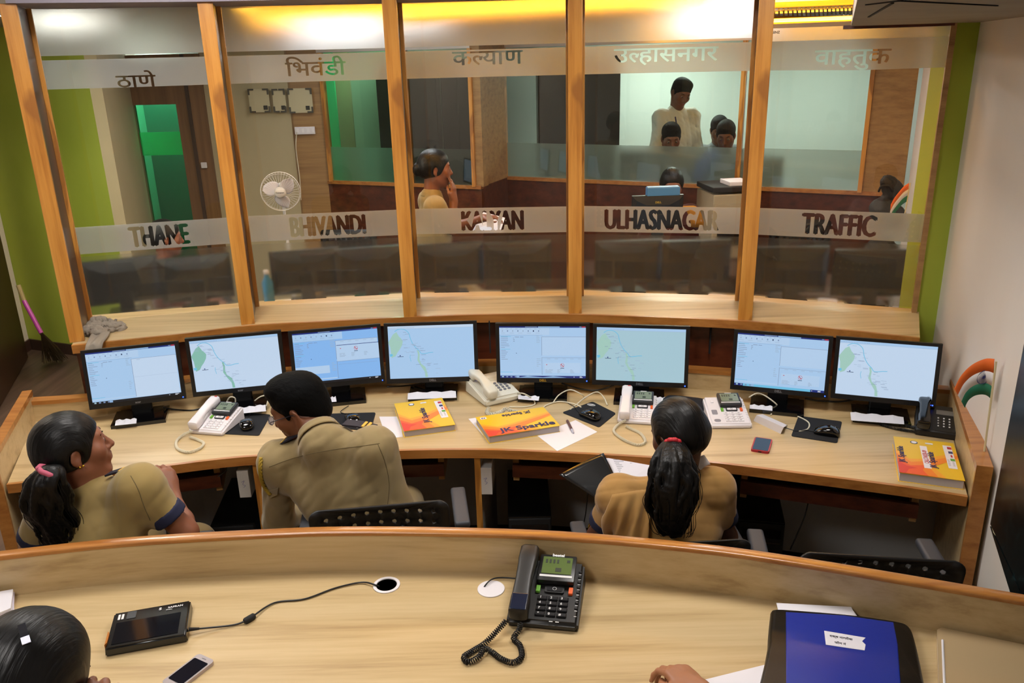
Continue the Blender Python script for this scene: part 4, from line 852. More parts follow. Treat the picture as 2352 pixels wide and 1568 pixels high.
# blue and black folder case
c, yaw, w_, h_ = pxrect((1762, 1398), (2090, 1440), (2150, 1640), (1770, 1640), DZ + .03); c.z = DZ
P = [PZ(*q, DZ + .026) for q in ((1770, 1402), (1790, 1398), (1940, 1408), (2055, 1425), (2090, 1438), (2105, 1475), (2125, 1570), (2140, 1660), (1768, 1660), (1764, 1480))]
ctr = sum(P, Vector()) / len(P); ctr.z = DZ; t = thing('folder_case', ctr, 0, 'blue folder case with black leatherette sides on the near desk', 'folder')
FB = mat('black_leatherette', '080808', .4, bump=(90, .15)); FBL = mat('blue_vinyl', '1b2f93', .3, bump=(14, .25, .004))
def padded(P, h, m, name, par, z0=0, inset=.012):
    c2 = sum(P, Vector()) / len(P); mb = MB(); rings = [(0, z0), (0, z0 + h * .5), (inset * .4, z0 + h * .85), (inset, z0 + h)]; vs = []; n = len(P)
    for ins, z in rings:
        for p in P: d = (c2 - p); d.z = 0; q = p + d.normalized() * ins; vs.append((q.x - ctr.x, q.y - ctr.y, z))
    mb.add(vs, [(i * n + j, i * n + (j + 1) % n, (i + 1) * n + (j + 1) % n, (i + 1) * n + j) for i in range(3) for j in range(n)] + [tuple(range(3 * n, 4 * n))]); return mb.build(name, m, par, smooth=60)
Ps = [Vector(p) for p in spline(P + [P[0]], 4)][:-1][::-1]
padded(Ps, .03, FB, 'black_cover', t)
B = [PZ(*q, DZ + .03) for q in ((1805, 1406), (1940, 1414), (2052, 1430), (2062, 1480), (2075, 1660), (1806, 1660))]
padded(B[::-1], .0035, FBL, 'blue_panel', t, .0295, .004)
B = [PZ(*q, DZ + .034) for q in ((1893, 1448), (1988, 1464), (1980, 1472), (1988, 1480), (1986, 1493), (1897, 1480))]; lb = MB(); lb.prism([((p - ctr).x, (p - ctr).y) for p in B], .0332, .0342); lbo = lb.build('paper_label', PAPER, t)
a, b = B[0], B[1]; yw = math.atan2((b - a).y, (b - a).x)
for s_, px, py in (('दक्ष नागरीक', 1932, 1466), ('फोन नं', 1930, 1479)):
    v, f = text_mesh(s_, .011, .0002, .0002); q = PZ(px, py, DZ + .0345) - ctr; MB().add(v, f, 0, Matrix.Translation((q.x, q.y, .0346)) @ Matrix.Rotation(yw, 4, 'Z')).build('lettering', mat('ink', '33313a', .6), lbo)
for i, (dy, pts) in enumerate(((0, [(1783, 1385), (1955, 1394), (1968, 1420), (1790, 1412)]), (.002, [(1800, 1392), (1960, 1402), (1975, 1425), (1800, 1418)]))):
    sheet(pts, DZ + .026 - dy * 2, 'white paper with print peeping out behind the blue folder case, %s sheet' % ('upper' if i == 0 else 'lower'), group='papers peeping out of the folder case')
sheet([(1590, 1568), (1768, 1524), (1800, 1640), (1640, 1660)], DZ, 'white sheet under the left side of the blue folder case')
P = [PZ(*q, DZ) for q in ((2150, 1460), (2160, 1455), (2352, 1495), (2460, 1520), (2440, 1640), (2156, 1640))]; ctr = sum(P, Vector()) / 6; ctr.z = DZ
t = thing('cardboard_file', ctr, 0, 'tan cardboard file with page edges at the right end of the near desk', 'file'); KR = mat('kraft_card', 'b39a72', .75, bump=(20, .1))
MB().prism([((p - ctr).x, (p - ctr).y) for p in P], .016, .020).build('cover', KR, t); MB().prism([((p - ctr).x * .985, (p - ctr).y * .985) for p in P], .002, .016).build('pages', PAPER, t); MB().prism([((p - ctr).x, (p - ctr).y) for p in P], 0, .002).build('back_cover', KR, t)
a, b = PZ(2165, 1470, DZ + .02), PZ(2172, 1640, DZ + .02); MB().tube([a, b], .003, 8).build('spine_rib', PAPER, t, world=True)
for i in range(6):
    P = [PZ(-60, 1388 + i, DZ), PZ(30 + (i % 3) * 3, 1366 + i * 2, DZ), PZ(36 - i, 1420, DZ), PZ(-40, 1450, DZ)]
    c = sum(P, Vector()) / 4; c.z = DZ + .006 * i; o = MB().prism([((p - c).x, (p - c).y) for p in P], 0, .0052).build('paper_bundle', PAPER if i % 2 else mat('paper_lilac', 'cfc8d6', .7)); o.location = c
    tag(o, 'white paper bundle at the left edge of the near desk, %s of its pile' % ['lowest', 'second lowest', 'third lowest', 'third highest', 'second highest', 'topmost'][i], 'paper bundle', 'papers piled at the left edge')
# ---------------------------------------------------------------- smooth bodies: blended shapes on a grid, one skin
class Blob:
    def __init__(s): s.p = []
    def ball(s, c, r, k=.02, t=0, sub=False): s.p.append(('c', np.array(c, float), np.array(c, float) + (0, 0, 1e-5), r, r, k, t, sub)); return s
    def cone(s, a, b, ra, rb, k=.02, t=0, sub=False, cut=None): s.p.append(('c', np.array(a, float), np.array(b, float), ra, rb, k, t, sub, cut)); return s
    def ell(s, M, r, k=.02, t=0, sub=False): s.p.append(('e', np.array(M, float), np.array(r, float), 0, 0, k, t, sub)); return s
    def field(s, h, pad=.03, cuts=(), noise=None, grow=0.0, bounds=None):
        lo, hi = [], []
        for q in s.p:
            if q[0] == 'c': m = max(q[3], q[4]); lo.append(np.minimum(q[1], q[2]) - m); hi.append(np.maximum(q[1], q[2]) + m)
            else: m = (np.abs(q[1][:3, :3]) * q[2][None]).sum(1); lo.append(q[1][:3, 3] - m); hi.append(q[1][:3, 3] + m)
        keep = [i for i, q in enumerate(s.p) if not q[7]]
        L = np.min([lo[i] for i in keep], 0) - pad - grow; U = np.max([hi[i] for i in keep], 0) + pad + grow
        n = np.ceil((U - L) / h).astype(int) + 1
        D = np.full(n, .5, np.float32); T = np.zeros(n, np.int8); R = np.full(n, .5, np.float32)
        ax = [(L[i] + h * np.arange(n[i])).astype(np.float32) for i in range(3)]
        for (q, l, u) in zip(s.p, lo, hi):
            e = q[5] * 1.2 + .02 + grow
            i0 = np.maximum(((l - e - L) / h).astype(int), 0); i1 = np.minimum(((u + e - L) / h).astype(int) + 2, n)
            if (i1 <= i0).any(): continue
            sl = tuple(slice(a, b) for a, b in zip(i0, i1)); x = ax[0][sl[0]][:, None, None]; y = ax[1][sl[1]][None, :, None]; z = ax[2][sl[2]][None, None, :]
            if q[0] == 'c':
                a, b = q[1], q[2]; d = b - a; dd = max(d @ d, 1e-12); px, py, pz = x - a[0], y - a[1], z - a[2]
                tt = np.clip((px * d[0] + py * d[1] + pz * d[2]) / dd, 0, 1)
                dist = np.sqrt((px - tt * d[0]) ** 2 + (py - tt * d[1]) ** 2 + (pz - tt * d[2]) ** 2) - (q[3] + (q[4] - q[3]) * tt)
                if len(q) > 8 and q[8] is not None: c_, n_ = q[8]; dist = np.maximum(dist, (x - c_[0]) * n_[0] + (y - c_[1]) * n_[1] + (z - c_[2]) * n_[2])
            else:
                Rm = q[1][:3, :3]; c = q[1][:3, 3]; px, py, pz = x - c[0], y - c[1], z - c[2]
                l3 = [px * Rm[0, i] + py * Rm[1, i] + pz * Rm[2, i] for i in range(3)]; r = q[2]
                k0 = np.sqrt((l3[0] / r[0]) ** 2 + (l3[1] / r[1]) ** 2 + (l3[2] / r[2]) ** 2); k1 = np.sqrt((l3[0] / r[0] ** 2) ** 2 + (l3[1] / r[1] ** 2) ** 2 + (l3[2] / r[2] ** 2) ** 2)
                dist = k0 * (k0 - 1) / np.maximum(k1, 1e-6)
            k = q[5]; A = D[sl]
            if q[7]:
                B = -dist; hh = np.clip(.5 - .5 * (A - B) / k, 0, 1); D[sl] = A * (1 - hh) + B * hh + k * hh * (1 - hh)
            else:
                hh = np.clip(.5 + .5 * (A - dist) / k, 0, 1); D[sl] = A * (1 - hh) + dist * hh - k * hh * (1 - hh)
                m = dist < R[sl]; T[sl][m] = q[6]; R[sl] = np.minimum(R[sl], dist)
        D -= grow
        X, Y, Z = ax[0][:, None, None], ax[1][None, :, None], ax[2][None, None, :]
        if noise is not None: D += noise(X, Y, Z)
        for (pt, nr) in cuts: D = np.maximum(D, ((X - pt[0]) * nr[0] + (Y - pt[1]) * nr[1] + (Z - pt[2]) * nr[2]).astype(np.float32))
        return D, T, L, h
def nets(D, T, L, h):
    S = D < 0; n = D.shape; cnt = np.zeros([k - 1 for k in n], np.int8)
    off = [(a, b, c) for a in (0, 1) for b in (0, 1) for c in (0, 1)]
    V = lambda A, o: A[o[0]:n[0] - 1 + o[0], o[1]:n[1] - 1 + o[1], o[2]:n[2] - 1 + o[2]]
    for o in off: cnt += V(S, o)
    act = np.argwhere((cnt > 0) & (cnt < 8)); idx = np.full(cnt.shape, -1, np.int64); idx[tuple(act.T)] = np.arange(len(act))
    acc = np.zeros((len(act), 3)); num = np.zeros(len(act))
    g = lambda o: D[act[:, 0] + o[0], act[:, 1] + o[1], act[:, 2] + o[2]]
    for a in range(3):
        for o in off:
            if o[a]: continue
            o2 = list(o); o2[a] = 1; d0, d1 = g(o), g(o2); m = (d0 < 0) != (d1 < 0); t = np.where(m, d0 / np.where(m, d0 - d1, 1), 0)
            p = np.tile(np.array(o, float), (len(act), 1)); p[:, a] = t; acc += p * m[:, None]; num += m
    P = L + h * (act + acc / num[:, None]); F = []
    for a in range(3):
        b, c = (a + 1) % 3, (a + 2) % 3; s0 = [slice(None)] * 3; s1 = [slice(None)] * 3; s0[a] = slice(0, n[a] - 1); s1[a] = slice(1, n[a])
        ed = np.argwhere(S[tuple(s0)] != S[tuple(s1)]); ed = ed[(ed[:, b] > 0) & (ed[:, c] > 0) & (ed[:, b] < n[b] - 1) & (ed[:, c] < n[c] - 1)]
        q = []
        for db, dc in ((1, 1), (0, 1), (0, 0), (1, 0)):
            e = ed.copy(); e[:, b] -= db; e[:, c] -= dc; q.append(idx[tuple(e.T)])
        q = np.stack(q, 1); fl = S[tuple(ed.T)]; q[~fl] = q[~fl][:, ::-1]; F.append(q)
    F = np.concatenate(F); F = F[(F >= 0).all(1)]
    tg = T[tuple(act.T)]; return P, F, tg[F[:, 0]]
def blob_mesh(blob, name, mats, parent, h, smooth=2, FR=None, **k):
    P, F, tg = nets(*blob.field(h, **k))
    for _ in range(smooth):                                            # even out the grid
        acc = np.zeros_like(P); num = np.zeros(len(P))
        for i in range(4):
            a, b = F[:, i], F[:, (i + 1) % 4]; np.add.at(acc, a, P[b]); np.add.at(acc, b, P[a]); np.add.at(num, a, 1); np.add.at(num, b, 1)
        P = P * .5 + .5 * acc / np.maximum(num, 1)[:, None]
    off = np.array(parent.matrix_basis.inverted()) if parent else np.eye(4)
    if FR is not None: off = np.array(FR.inverted())
    P = P @ off[:3, :3].T + off[:3, 3]
    me = bpy.data.meshes.new(name); me.vertices.add(len(P)); me.vertices.foreach_set('co', P.ravel().astype(np.float32))
    me.loops.add(F.size); me.loops.foreach_set('vertex_index', F.ravel().astype(np.int32)); me.polygons.add(len(F)); me.polygons.foreach_set('loop_start', np.arange(0, F.size, 4, dtype=np.int32))
    mats = mats if isinstance(mats, (list, tuple)) else [mats]
    for m in mats: me.materials.append(m)
    me.polygons.foreach_set('material_index', np.minimum(tg, len(mats) - 1).astype(np.int32)); me.polygons.foreach_set('use_smooth', np.ones(len(F), bool)); me.update(); me.validate()
    o = bpy.data.objects.new(name, me); COL.objects.link(o)
    if parent: o.parent = parent
    if FR is not None: o.matrix_basis = parent.matrix_basis.inverted() @ FR
    return o
def skin(name, c, rough=.45):
    m = mat(name, c, rough, bump=(130, .12, .001)); b = m.node_tree.nodes['Principled BSDF']; b.inputs['Subsurface Weight'].default_value = .08; b.inputs['Subsurface Radius'].default_value = (.012, .005, .003); return m
LIPS = mat('lips', '8a4a40', .4); HAIRM = mat('black_hair', '070606', .42, spec=.3, bump=((190, 16, 16), .6, .004)); HAIRT = mat('black_hair_tail', '070606', .42, spec=.3, bump=((160, 160, 10), .5, .004)); HAIRV = mat('black_hair_short', '040404', .75, spec=.12, bump=((240, 90, 90), .6, .004))
EYEW = mat('eye_white', '9c9288', .3); IRIS = mat('iris', '1a0f0a', .15)
def cloth(name, c): return mat(name, c, .85, spec=.2, sheen=.2, bump=(900, .12, .0006))
def wrinkle(amp, seed, f=9):
    r = np.random.RandomState(seed); K = [(r.randn(3) * f * (1 + .5 * i), r.rand() * 6.28) for i in range(5)]
    def fn(X, Y, Z):
        out = 0
        for i, (k, p) in enumerate(K):
            w_ = .5 * np.sin(K[i - 1][0][0] * 1.3 * X + K[i - 1][0][2] * 1.3 * Z + p * 2) + .5 * np.sin(K[i - 2][0][1] * Y * 1.6 + p)
            q = np.abs(np.sin((k[0] * X + k[1] * Y + k[2] * Z) * (.8 + .25 * i) + p + w_)); out = out + ((1 - q) ** 3 * 1.6 - .3) * (.5 + .5 * w_ * w_ * 2) / (1 + i * .35)
        return (out * amp).astype(np.float32)
    return fn
def frame(c, yaw, pitch=0, roll=0, s=1): return Matrix.Translation(c) @ Matrix.Rotation(math.radians(yaw), 4, 'Z') @ Matrix.Rotation(math.radians(pitch), 4, 'X') @ Matrix.Rotation(math.radians(roll), 4, 'Y') @ Matrix.Scale(s, 4)
def head_blob(B, M, fem=False, mouth=0):
    s = M.to_scale().x; R = M.copy(); R3 = M.to_3x3().normalized()
    def pt(x, y, z): return M @ Vector((x, y, z))
    def E(c, r, k=.02, t=0, sub=False): B.ell(Matrix.Translation(pt(*c)) @ R3.to_4x4(), [a * s for a in r], k * s, t, sub)
    def C(a, b, ra, rb, k=.012, t=0, sub=False): B.cone(pt(*a), pt(*b), ra * s, rb * s, k * s, t, sub)
    def S(c, r, k=.012, t=0, sub=False): B.ball(pt(*c), r * s, k * s, t, sub)
    E((0, -.012, .045), (.075, .096, .083)); E((0, .034, -.03), (.058, .058, .078), .03)
    S((0, .070, -.098), .019, .03); C((.052, .0, -.055), (.018, .062, -.098), .018, .016, .03); C((-.052, 0, -.055), (-.018, .062, -.098), .018, .016, .03)
    C((-.032, .076, .034), (.032, .076, .034), .016, .016, .02); S((.042, .058, -.014), .026, .03); S((-.042, .058, -.014), .026, .03)
    for q in (-1, 1): S((q * .031, .100, .012), .012, .014, 0, True)
    for q in (-1, 1): E((q * .031, .0815, .011), (.0155, .012, .0115), .004)
    C((0, .090, .018), (0, .110, -.022), .008, .0125, .010); S((.011, .099, -.027), .0085, .006); S((-.011, .099, -.027), .0085, .006); S((.006, .104, -.034), .0035, .003, 0, True); S((-.006, .104, -.034), .0035, .003, 0, True)
    E((0, .086, -.055), (.026, .016, .020), .014)
    C((-.019, .089, -.0525), (0, .0985, -.0505), .0055, .0065, .004, 1); C((.019, .089, -.0525), (0, .0985, -.0505), .0055, .0065, .004, 1)
    C((-.017, .088, -.0625), (0, .097, -.0645), .006, .0075, .004, 1); C((.017, .088, -.0625), (0, .097, -.0645), .006, .0075, .004, 1)
    if mouth: C((-.012, .1, -.0572), (.012, .1, -.0572), .0022, .0022, .002, 1, True)
    for q in (-1, 1):
        B.ell(Matrix.Translation(pt(q * .077, -.010, .0)) @ R3.to_4x4() @ Matrix.Rotation(-.22, 4, 'X') @ Matrix.Rotation(q * .45, 4, 'Z'), [.0085 * s, .0195 * s, .031 * s], .006 * s)
        E((q * .075, -.006, -.026), (.008, .010, .012), .008); S((q * .088, -.004, .003), .0125, .008, 0, True)
def eyes(M, t):
    for q in (-1, 1):
        e = MB(); e.ball((q * .031, .0805, .0115), .0124, 0, M, 10); o = e.build('eye', EYEW, t, smooth='all', world=True)
        e = MB(); e.ball((q * .031, .0918, .0105), (.0056, .0022, .0056), 0, M, 8); e.build('iris', IRIS, o, smooth='all').data.transform(t.matrix_basis.inverted())
        b = MB(); loft(b, [(-.018, 0, 0, .0008, .0012, 1), (-.008, .0, .0025, .0024, .003, 1), (.006, 0, .004, .0024, .003, 1), (.018, 0, -.001, .0006, .001, 1)], 8, 0, M @ Matrix.Translation((q * .032, .0895, .035)) @ Matrix.Rotation((math.pi / 2 + .42) * -q, 4, 'Z') @ Matrix.Rotation(.1, 4, 'Y')); b.build('eyebrow', HAIRV, t, smooth='all', world=True)
def hand_blob(B, w, d, n, side, curl=.5, s=1, spread=.06, t=0, thumb=.7):
    """w wrist, d pointing direction, n normal of the back of the hand, side = +1 when the thumb lies towards d x n"""
    d = Vector(d).normalized(); n = (Vector(n) - d * Vector(n).dot(d)).normalized(); x = d.cross(n) * side; w = Vector(w)
    def W(a, b, c): return w + (x * a + d * b + n * c) * s
    B.ell(Matrix.Translation(W(0, .048, 0)) @ Matrix(((x.x, d.x, n.x, 0), (x.y, d.y, n.y, 0), (x.z, d.z, n.z, 0), (0, 0, 0, 1))), [.041 * s, .052 * s, .0145 * s], .015 * s, t)
    B.cone(W(0, -.01, 0), W(0, .03, 0), .026 * s, .022 * s, .02 * s, t)
    for i, (ox, L, rr) in enumerate(((.029, .075, .0088), (.010, .085, .0092), (-.010, .078, .0088), (-.028, .062, .0078))):
        a = W(ox, .088 - abs(ox) * .25, .001); ang = 0; dirn = (d + x * ox * spread * 16).normalized(); p = a; B.cone(W(ox * .9, .05, 0), a, .010 * s, .0102 * s, .010 * s, t)
        for j, fr in enumerate((.44, .31, .25)):
            ang += curl * (.75, 1.0, .7)[j] * (1 + .12 * i); q = p + (dirn * math.cos(ang) - n * math.sin(ang)) * L * fr * s
            B.cone(p, q, rr * s * (1 - .1 * j), rr * s * (.93 - .1 * j), .0035 * s, t); p = q
    a = W(.030, .018, -.004); b = W(.052, .046, -.012); c = W(.056 - .02 * thumb, .078, -.016 - .014 * thumb); e = W(.050 - .035 * thumb, .100, -.018 - .02 * thumb)
    B.cone(a, b, .0145 * s, .0115 * s, .012 * s, t); B.cone(b, c, .0112 * s, .0098 * s, .004 * s, t); B.cone(c, e, .0098 * s, .0078 * s, .004 * s, t)
def mixp(a, b, t): return Vector(a).lerp(Vector(b), t)
def figure(label, J, M, skinm, shirtm, trousm, hair, h=.0055, trim=None, sleeve=.85, seed=1, fem=False, grp=None, wr=.0022, hands=True, legs=True, name='person', torso=1.0, smooth=2, eyeson=True, mouth=0, collar=True):
    """J: joints nb (neck base) sl sr el er wl wr pv kl kr al ar; M: frame of the head; one skin, clothes and hair as children"""
    J = {k: Vector(v) for k, v in J.items()}; t = thing(name, (J['pv'].x, J['pv'].y, 0), 0, label, 'person', grp); B = Blob(); s = M.to_scale().x
    head_blob(B, M, fem, mouth)
    nr = .050 if fem else .058; B.cone(M @ Vector((0, -.022, -.045)), J['nb'], nr * s, nr * 1.08 * s, .03)
    def body(B, g, k=.05, arms=True):
        c = J['nb']; pv = J['pv']; ax = (J['sr'] - J['sl']).normalized(); up = (c - pv).normalized(); fw = up.cross(ax).normalized(); ax = fw.cross(up).normalized(); up = ax.cross(fw)
        R = Matrix(((ax.x, fw.x, up.x, 0), (ax.y, fw.y, up.y, 0), (ax.z, fw.z, up.z, 0), (0, 0, 0, 1))); q = torso; L = (c - pv).length
        mid = (J['sl'] + J['sr']) / 2
        B.ell(Matrix.Translation(pv + up * L * .66 + fw * .012 + (mid - c) * .5) @ R, [(.160 if not fem else .142) * q + g, .112 * q + g, L * .40 + g], k)
        B.ell(Matrix.Translation(pv + up * L * .32 + fw * .02) @ R, [(.150 if not fem else .138) * q + g, .115 * q + g, L * .36 + g], k)
        B.ell(Matrix.Translation(pv + up * .02) @ R, [.165 * q + g, .125 * q + g, .13 + g], k)
        for sh in ('sl', 'sr'):
            B.cone(mixp(c, J[sh], .15) - up * .01, mixp(c, J[sh], .92), .046 * q + g, .046 * q + g, k * .8); B.ball(J[sh], .048 * q + g, k * .8)
            B.cone(J[sh], pv + up * L * .45 + ax * (.09 if sh == 'sr' else -.09), .06 * q + g, .07 * q + g, k)
        return R, up, fw, ax
    R, up, fw, ax = body(B, -.024)
    ar = .046 if fem else .05
    for a, e, w, sd in (('sl', 'el', 'wl', 1), ('sr', 'er', 'wr', -1)):
        B.cone(J[a], J[e], ar * s, ar * .82 * s, .02); B.cone(J[e], mixp(J[e], J[w], .3), ar * .82 * s, ar * .80 * s, .02); B.cone(mixp(J[e], J[w], .3), J[w], ar * .80 * s, .026 * s, .02)
        if hands:
            hd = J.get('h' + w[1], J[w] + (J[w] - J[e]).normalized()); hn = J.get('n' + w[1], Vector((0, 0, 1)))
            hand_blob(B, J[w], hd - J[w], hn, sd, J.get('c' + w[1], Vector((.45, .06, 0))).x, s, J.get('c' + w[1], Vector((.45, .06, 0))).y)
    if legs:
        for kx, kk, aa in ((-.085, 'kl', 'al'), (.085, 'kr', 'ar')):
            hp = J['pv'] + ax * kx; B.cone(hp, J[kk], .082, .055, .04); B.cone(J[kk], mixp(J[kk], J[aa], .3), .054, .056, .02); B.cone(mixp(J[kk], J[aa], .3), J[aa], .056, .036, .02)
            B.cone(J[aa] - Vector((0, 0, .03)), J[aa] + Vector((fw.x, fw.y, 0)).normalized() * .13 - Vector((0, 0, .045)), .036, .028, .02)
    blob_mesh(B, 'body', [skinm, LIPS], t, h, smooth)
    # shirt
    S = Blob(); body(S, -.003, .07); cuts = []
    nu = ((M @ Vector((0, -.022, -.045))) - J['nb']).normalized(); S.cone(J['nb'] - nu * .03, J['nb'] + nu * .002, (nr + .022) * s, (nr + .008) * s, .04)
    for a, e, w in (('sl', 'el', 'wl'), ('sr', 'er', 'wr')):
        d = (J[e] - J[a]).normalized(); hem = mixp(J[a], J[e], min(sleeve, 1.0)); r0, r1 = (ar + .009) * s, (ar * .84 + .016) * s
        if sleeve > 1: S.cone(J[a], J[e], r0, r1, .055); d2 = (J[w] - J[e]).normalized(); S.cone(J[e], J[w], r1, .038 * s, .02, cut=(mixp(J[e], J[w], sleeve - 1), d2))
        else: S.cone(J[a], J[e] + d * .03, r0, r1, .05, cut=(hem, d))
    o = blob_mesh(S, 'shirt', shirtm, t, h, noise=wrinkle(wr, seed), cuts=[(J['pv'] - up * .06, -up)])
    if trim:
        for a, e in (('sl', 'el'), ('sr', 'er')):
            d = (J[e] - J[a]).normalized(); hem = mixp(J[a], J[e], sleeve); S = Blob(); S.cone(J[a], J[e] + d * .03, (ar + .013) * s, (ar * .84 + .020) * s, .03); k2 = blob_mesh(S, 'sleeve_trim', trim, o, h, cuts=[(hem + d * .004, d), (hem - d * .035, -d)]); k2.data.transform(t.matrix_basis.inverted())
    if collar:
        c0 = J['nb']; n0 = ((M @ Vector((0, -.022, -.045))) - c0).normalized(); u = n0.orthogonal().normalized(); v = n0.cross(u); cb = MB()
        def cf(a, b): th = a * 2 * math.pi; rr = (nr + .012 + .010 * (1 - b)) * s; return c0 + (u * math.cos(th) + v * math.sin(th)) * rr + n0 * (-.010 + .034 * b)
        cb.grid(cf, 28, 4); cb.build('collar', shirtm, o, smooth='all', solid=.004).data.transform(t.matrix_basis.inverted())
    if legs:
        S = Blob(); S.ell(Matrix.Translation(J['pv']) @ R, [.178, .138, .125], .05)
        for kx, kk, aa in ((-.085, 'kl', 'al'), (.085, 'kr', 'ar')): hp = J['pv'] + ax * kx; S.cone(hp, J[kk], .098, .07, .05); S.cone(J[kk], J[aa] + Vector((0, 0, .02)), .068, .06, .03)
        blob_mesh(S, 'trousers', trousm, t, .009, noise=wrinkle(.003, seed + 3))
    if eyeson: eyes(M, t)
    if hair: hair(t, M)
    return t
def hair_short(t, M, h=.004):
    s = M.to_scale().x; R = M.to_3x3().normalized().to_4x4(); B = Blob()
    def E(c, r, k=.012, sub=False): B.ell(Matrix.Translation(M @ Vector(c)) @ R, [a * s for a in r], k * s, 0, sub)
    E((0, -.014, .052), (.083, .103, .088)); E((0, -.062, -.01), (.062, .048, .062), .03); E((0, .035, .105), (.062, .055, .036), .03)
    E((0, .088, -.028), (.095, .082, .085), .012, True); E((0, -.05, -.135), (.09, .09, .075), .012, True)
    for q in (-1, 1): E((q * .085, .012, -.035), (.03, .042, .044), .010, True); E((q * .087, -.012, .0), (.018, .022, .034), .008, True)
    for q in (-1, 1): B.cone(M @ Vector((q * .0725, .022, .03)), M @ Vector((q * .071, .020, .0)), .009 * s, .006 * s, .008 * s)
    return blob_mesh(B, 'hair', HAIRV, t, h, FR=M, noise=wrinkle(.0012, 5, 90))
def hair_back(tie=None, tail=None, band=None, bun=False):
    def fn(t, M, h=.0045):
        s = M.to_scale().x; R = M.to_3x3().normalized().to_4x4(); B = Blob()
        def E(c, r, k=.012, sub=False): B.ell(Matrix.Translation(M @ Vector(c)) @ R, [a * s for a in r], k * s, 0, sub)
        E((0, -.016, .050), (.084, .106, .090)); E((0, -.065, -.0), (.066, .055, .062), .04)
        for q in (-1, 1): E((q * .055, -.022, .01), (.032, .065, .05), .03)
        E((0, .092, -.030), (.088, .078, .088), .014, True); E((0, -.03, -.13), (.085, .09, .07), .014, True)
        for q in (-1, 1): E((q * .087, -.008, -.006), (.020, .024, .034), .008, True)
        if bun: E((0, -.118, .0), (.045, .035, .045), .01)
        o = blob_mesh(B, 'hair', HAIRM, t, h, FR=M, noise=wrinkle(.0008, 3, 60))
        if tail:
            B = Blob(); rnd = random.Random(4); P = spline(tail[0], 10); n = len(P); rad = tail[1]
            B.p.clear()
            for i in range(0, n - 3, 2): r_ = np.interp(i / (n - 1), [x / (len(rad) - 1) for x in range(len(rad))], rad) * .5; r2 = np.interp((i + 2) / (n - 1), [x / (len(rad) - 1) for x in range(len(rad))], rad) * .5; B.cone(P[i], P[i + 2], r_, r2, .008)
            for k in range(60):
                ph = rnd.random() * 6.28; q = math.sqrt(rnd.random()); amp = rnd.uniform(.004, .013); fr = rnd.uniform(1.2, 2.6); pp = []
                for i, p in enumerate(P):
                    f = i / (n - 1); rr = np.interp(f, [x / (len(rad) - 1) for x in range(len(rad))], rad) * q; w = amp * math.sin(fr * f * 9 + ph) * min(1, f * 3)
                    pp.append(p + RGT * (rr * math.cos(ph) + w) + FWD * (rr * .7 * math.sin(ph)) + UPV * w * .4)
                e = n if k % 3 else int(n * rnd.uniform(.8, .97))
                for i in range(0, e - 2, 2): r0 = .0095 * (1 - .55 * (i / n) ** 2); B.cone(pp[i], pp[i + 2], r0, r0 * .96, .006)
            k = blob_mesh(B, 'ponytail', HAIRT, t, .0045, smooth=1); k.parent = o; k.matrix_parent_inverse = o.matrix_basis.inverted()
            ws = MB()
            for k in range(26):
                ph = rnd.random() * 6.28; pp = []; st = rnd.uniform(0, .5); cr = rnd.uniform(.01, .03)
                for i, p in enumerate(P):
                    f = i / (n - 1)
                    if f < st: continue
                    rr = np.interp(f, [x / (len(rad) - 1) for x in range(len(rad))], rad) * 1.05 + cr * max(0, f - st - .1)
                    pp.append(p + RGT * (rr * math.cos(ph) + .006 * math.sin(f * 22 + ph)) + FWD * (rr * .6 * math.sin(ph)) + UPV * .006 * math.cos(f * 19 + k))
                if len(pp) > 3: ws.tube(pp, .0011, 4)
            w = ws.build('loose_strands', HAIRT, o, smooth='all'); w['kind'] = 'stuff'; w.data.transform(M.inverted())
        if band:
            c, d, r, m_ = band; d = Vector(d).normalized(); u = d.orthogonal().normalized(); v = d.cross(u); bb = MB(); rnd = random.Random(2)
            bb.tube([Vector(c) + (u * math.cos(a) + v * math.sin(a)) * (r + .002 * math.sin(a * 9)) for a in [i * math.pi / 18 for i in range(37)]], .0085, 8, caps=False); bb.build('hair_band', m_, o, smooth='all').data.transform(M.inverted())
        return o
    return fn
def seated_legs(J, fwd, kz=.5, side=.11):
    pv = Vector(J['pv']); f = Vector((fwd[0], fwd[1], 0)).normalized(); r = Vector((f.y, -f.x, 0))
    for n, s_ in (('l', -1), ('r', 1)):
        k = pv + f * .40 + r * s_ * side; k.z = kz; J['k' + n] = k; a = k + f * .02; a.z = .085; J['a' + n] = a
    return J
SK1 = skin('brown_skin', '7a4a30'); SK2 = skin('brown_skin_warm', '85523a'); SK3 = skin('brown_skin_light', 'a06a4a'); SK4 = skin('dark_brown_skin', '5a3626')
KH_M = cloth('khaki_man', '93805a'); KH_L = cloth('khaki_left', '978150'); KH_R = cloth('ochre_cotton', 'a37c46'); KHT = cloth('khaki_trousers', '8a7650')
MATP = mat('dummy_strap', '16182a', .6)
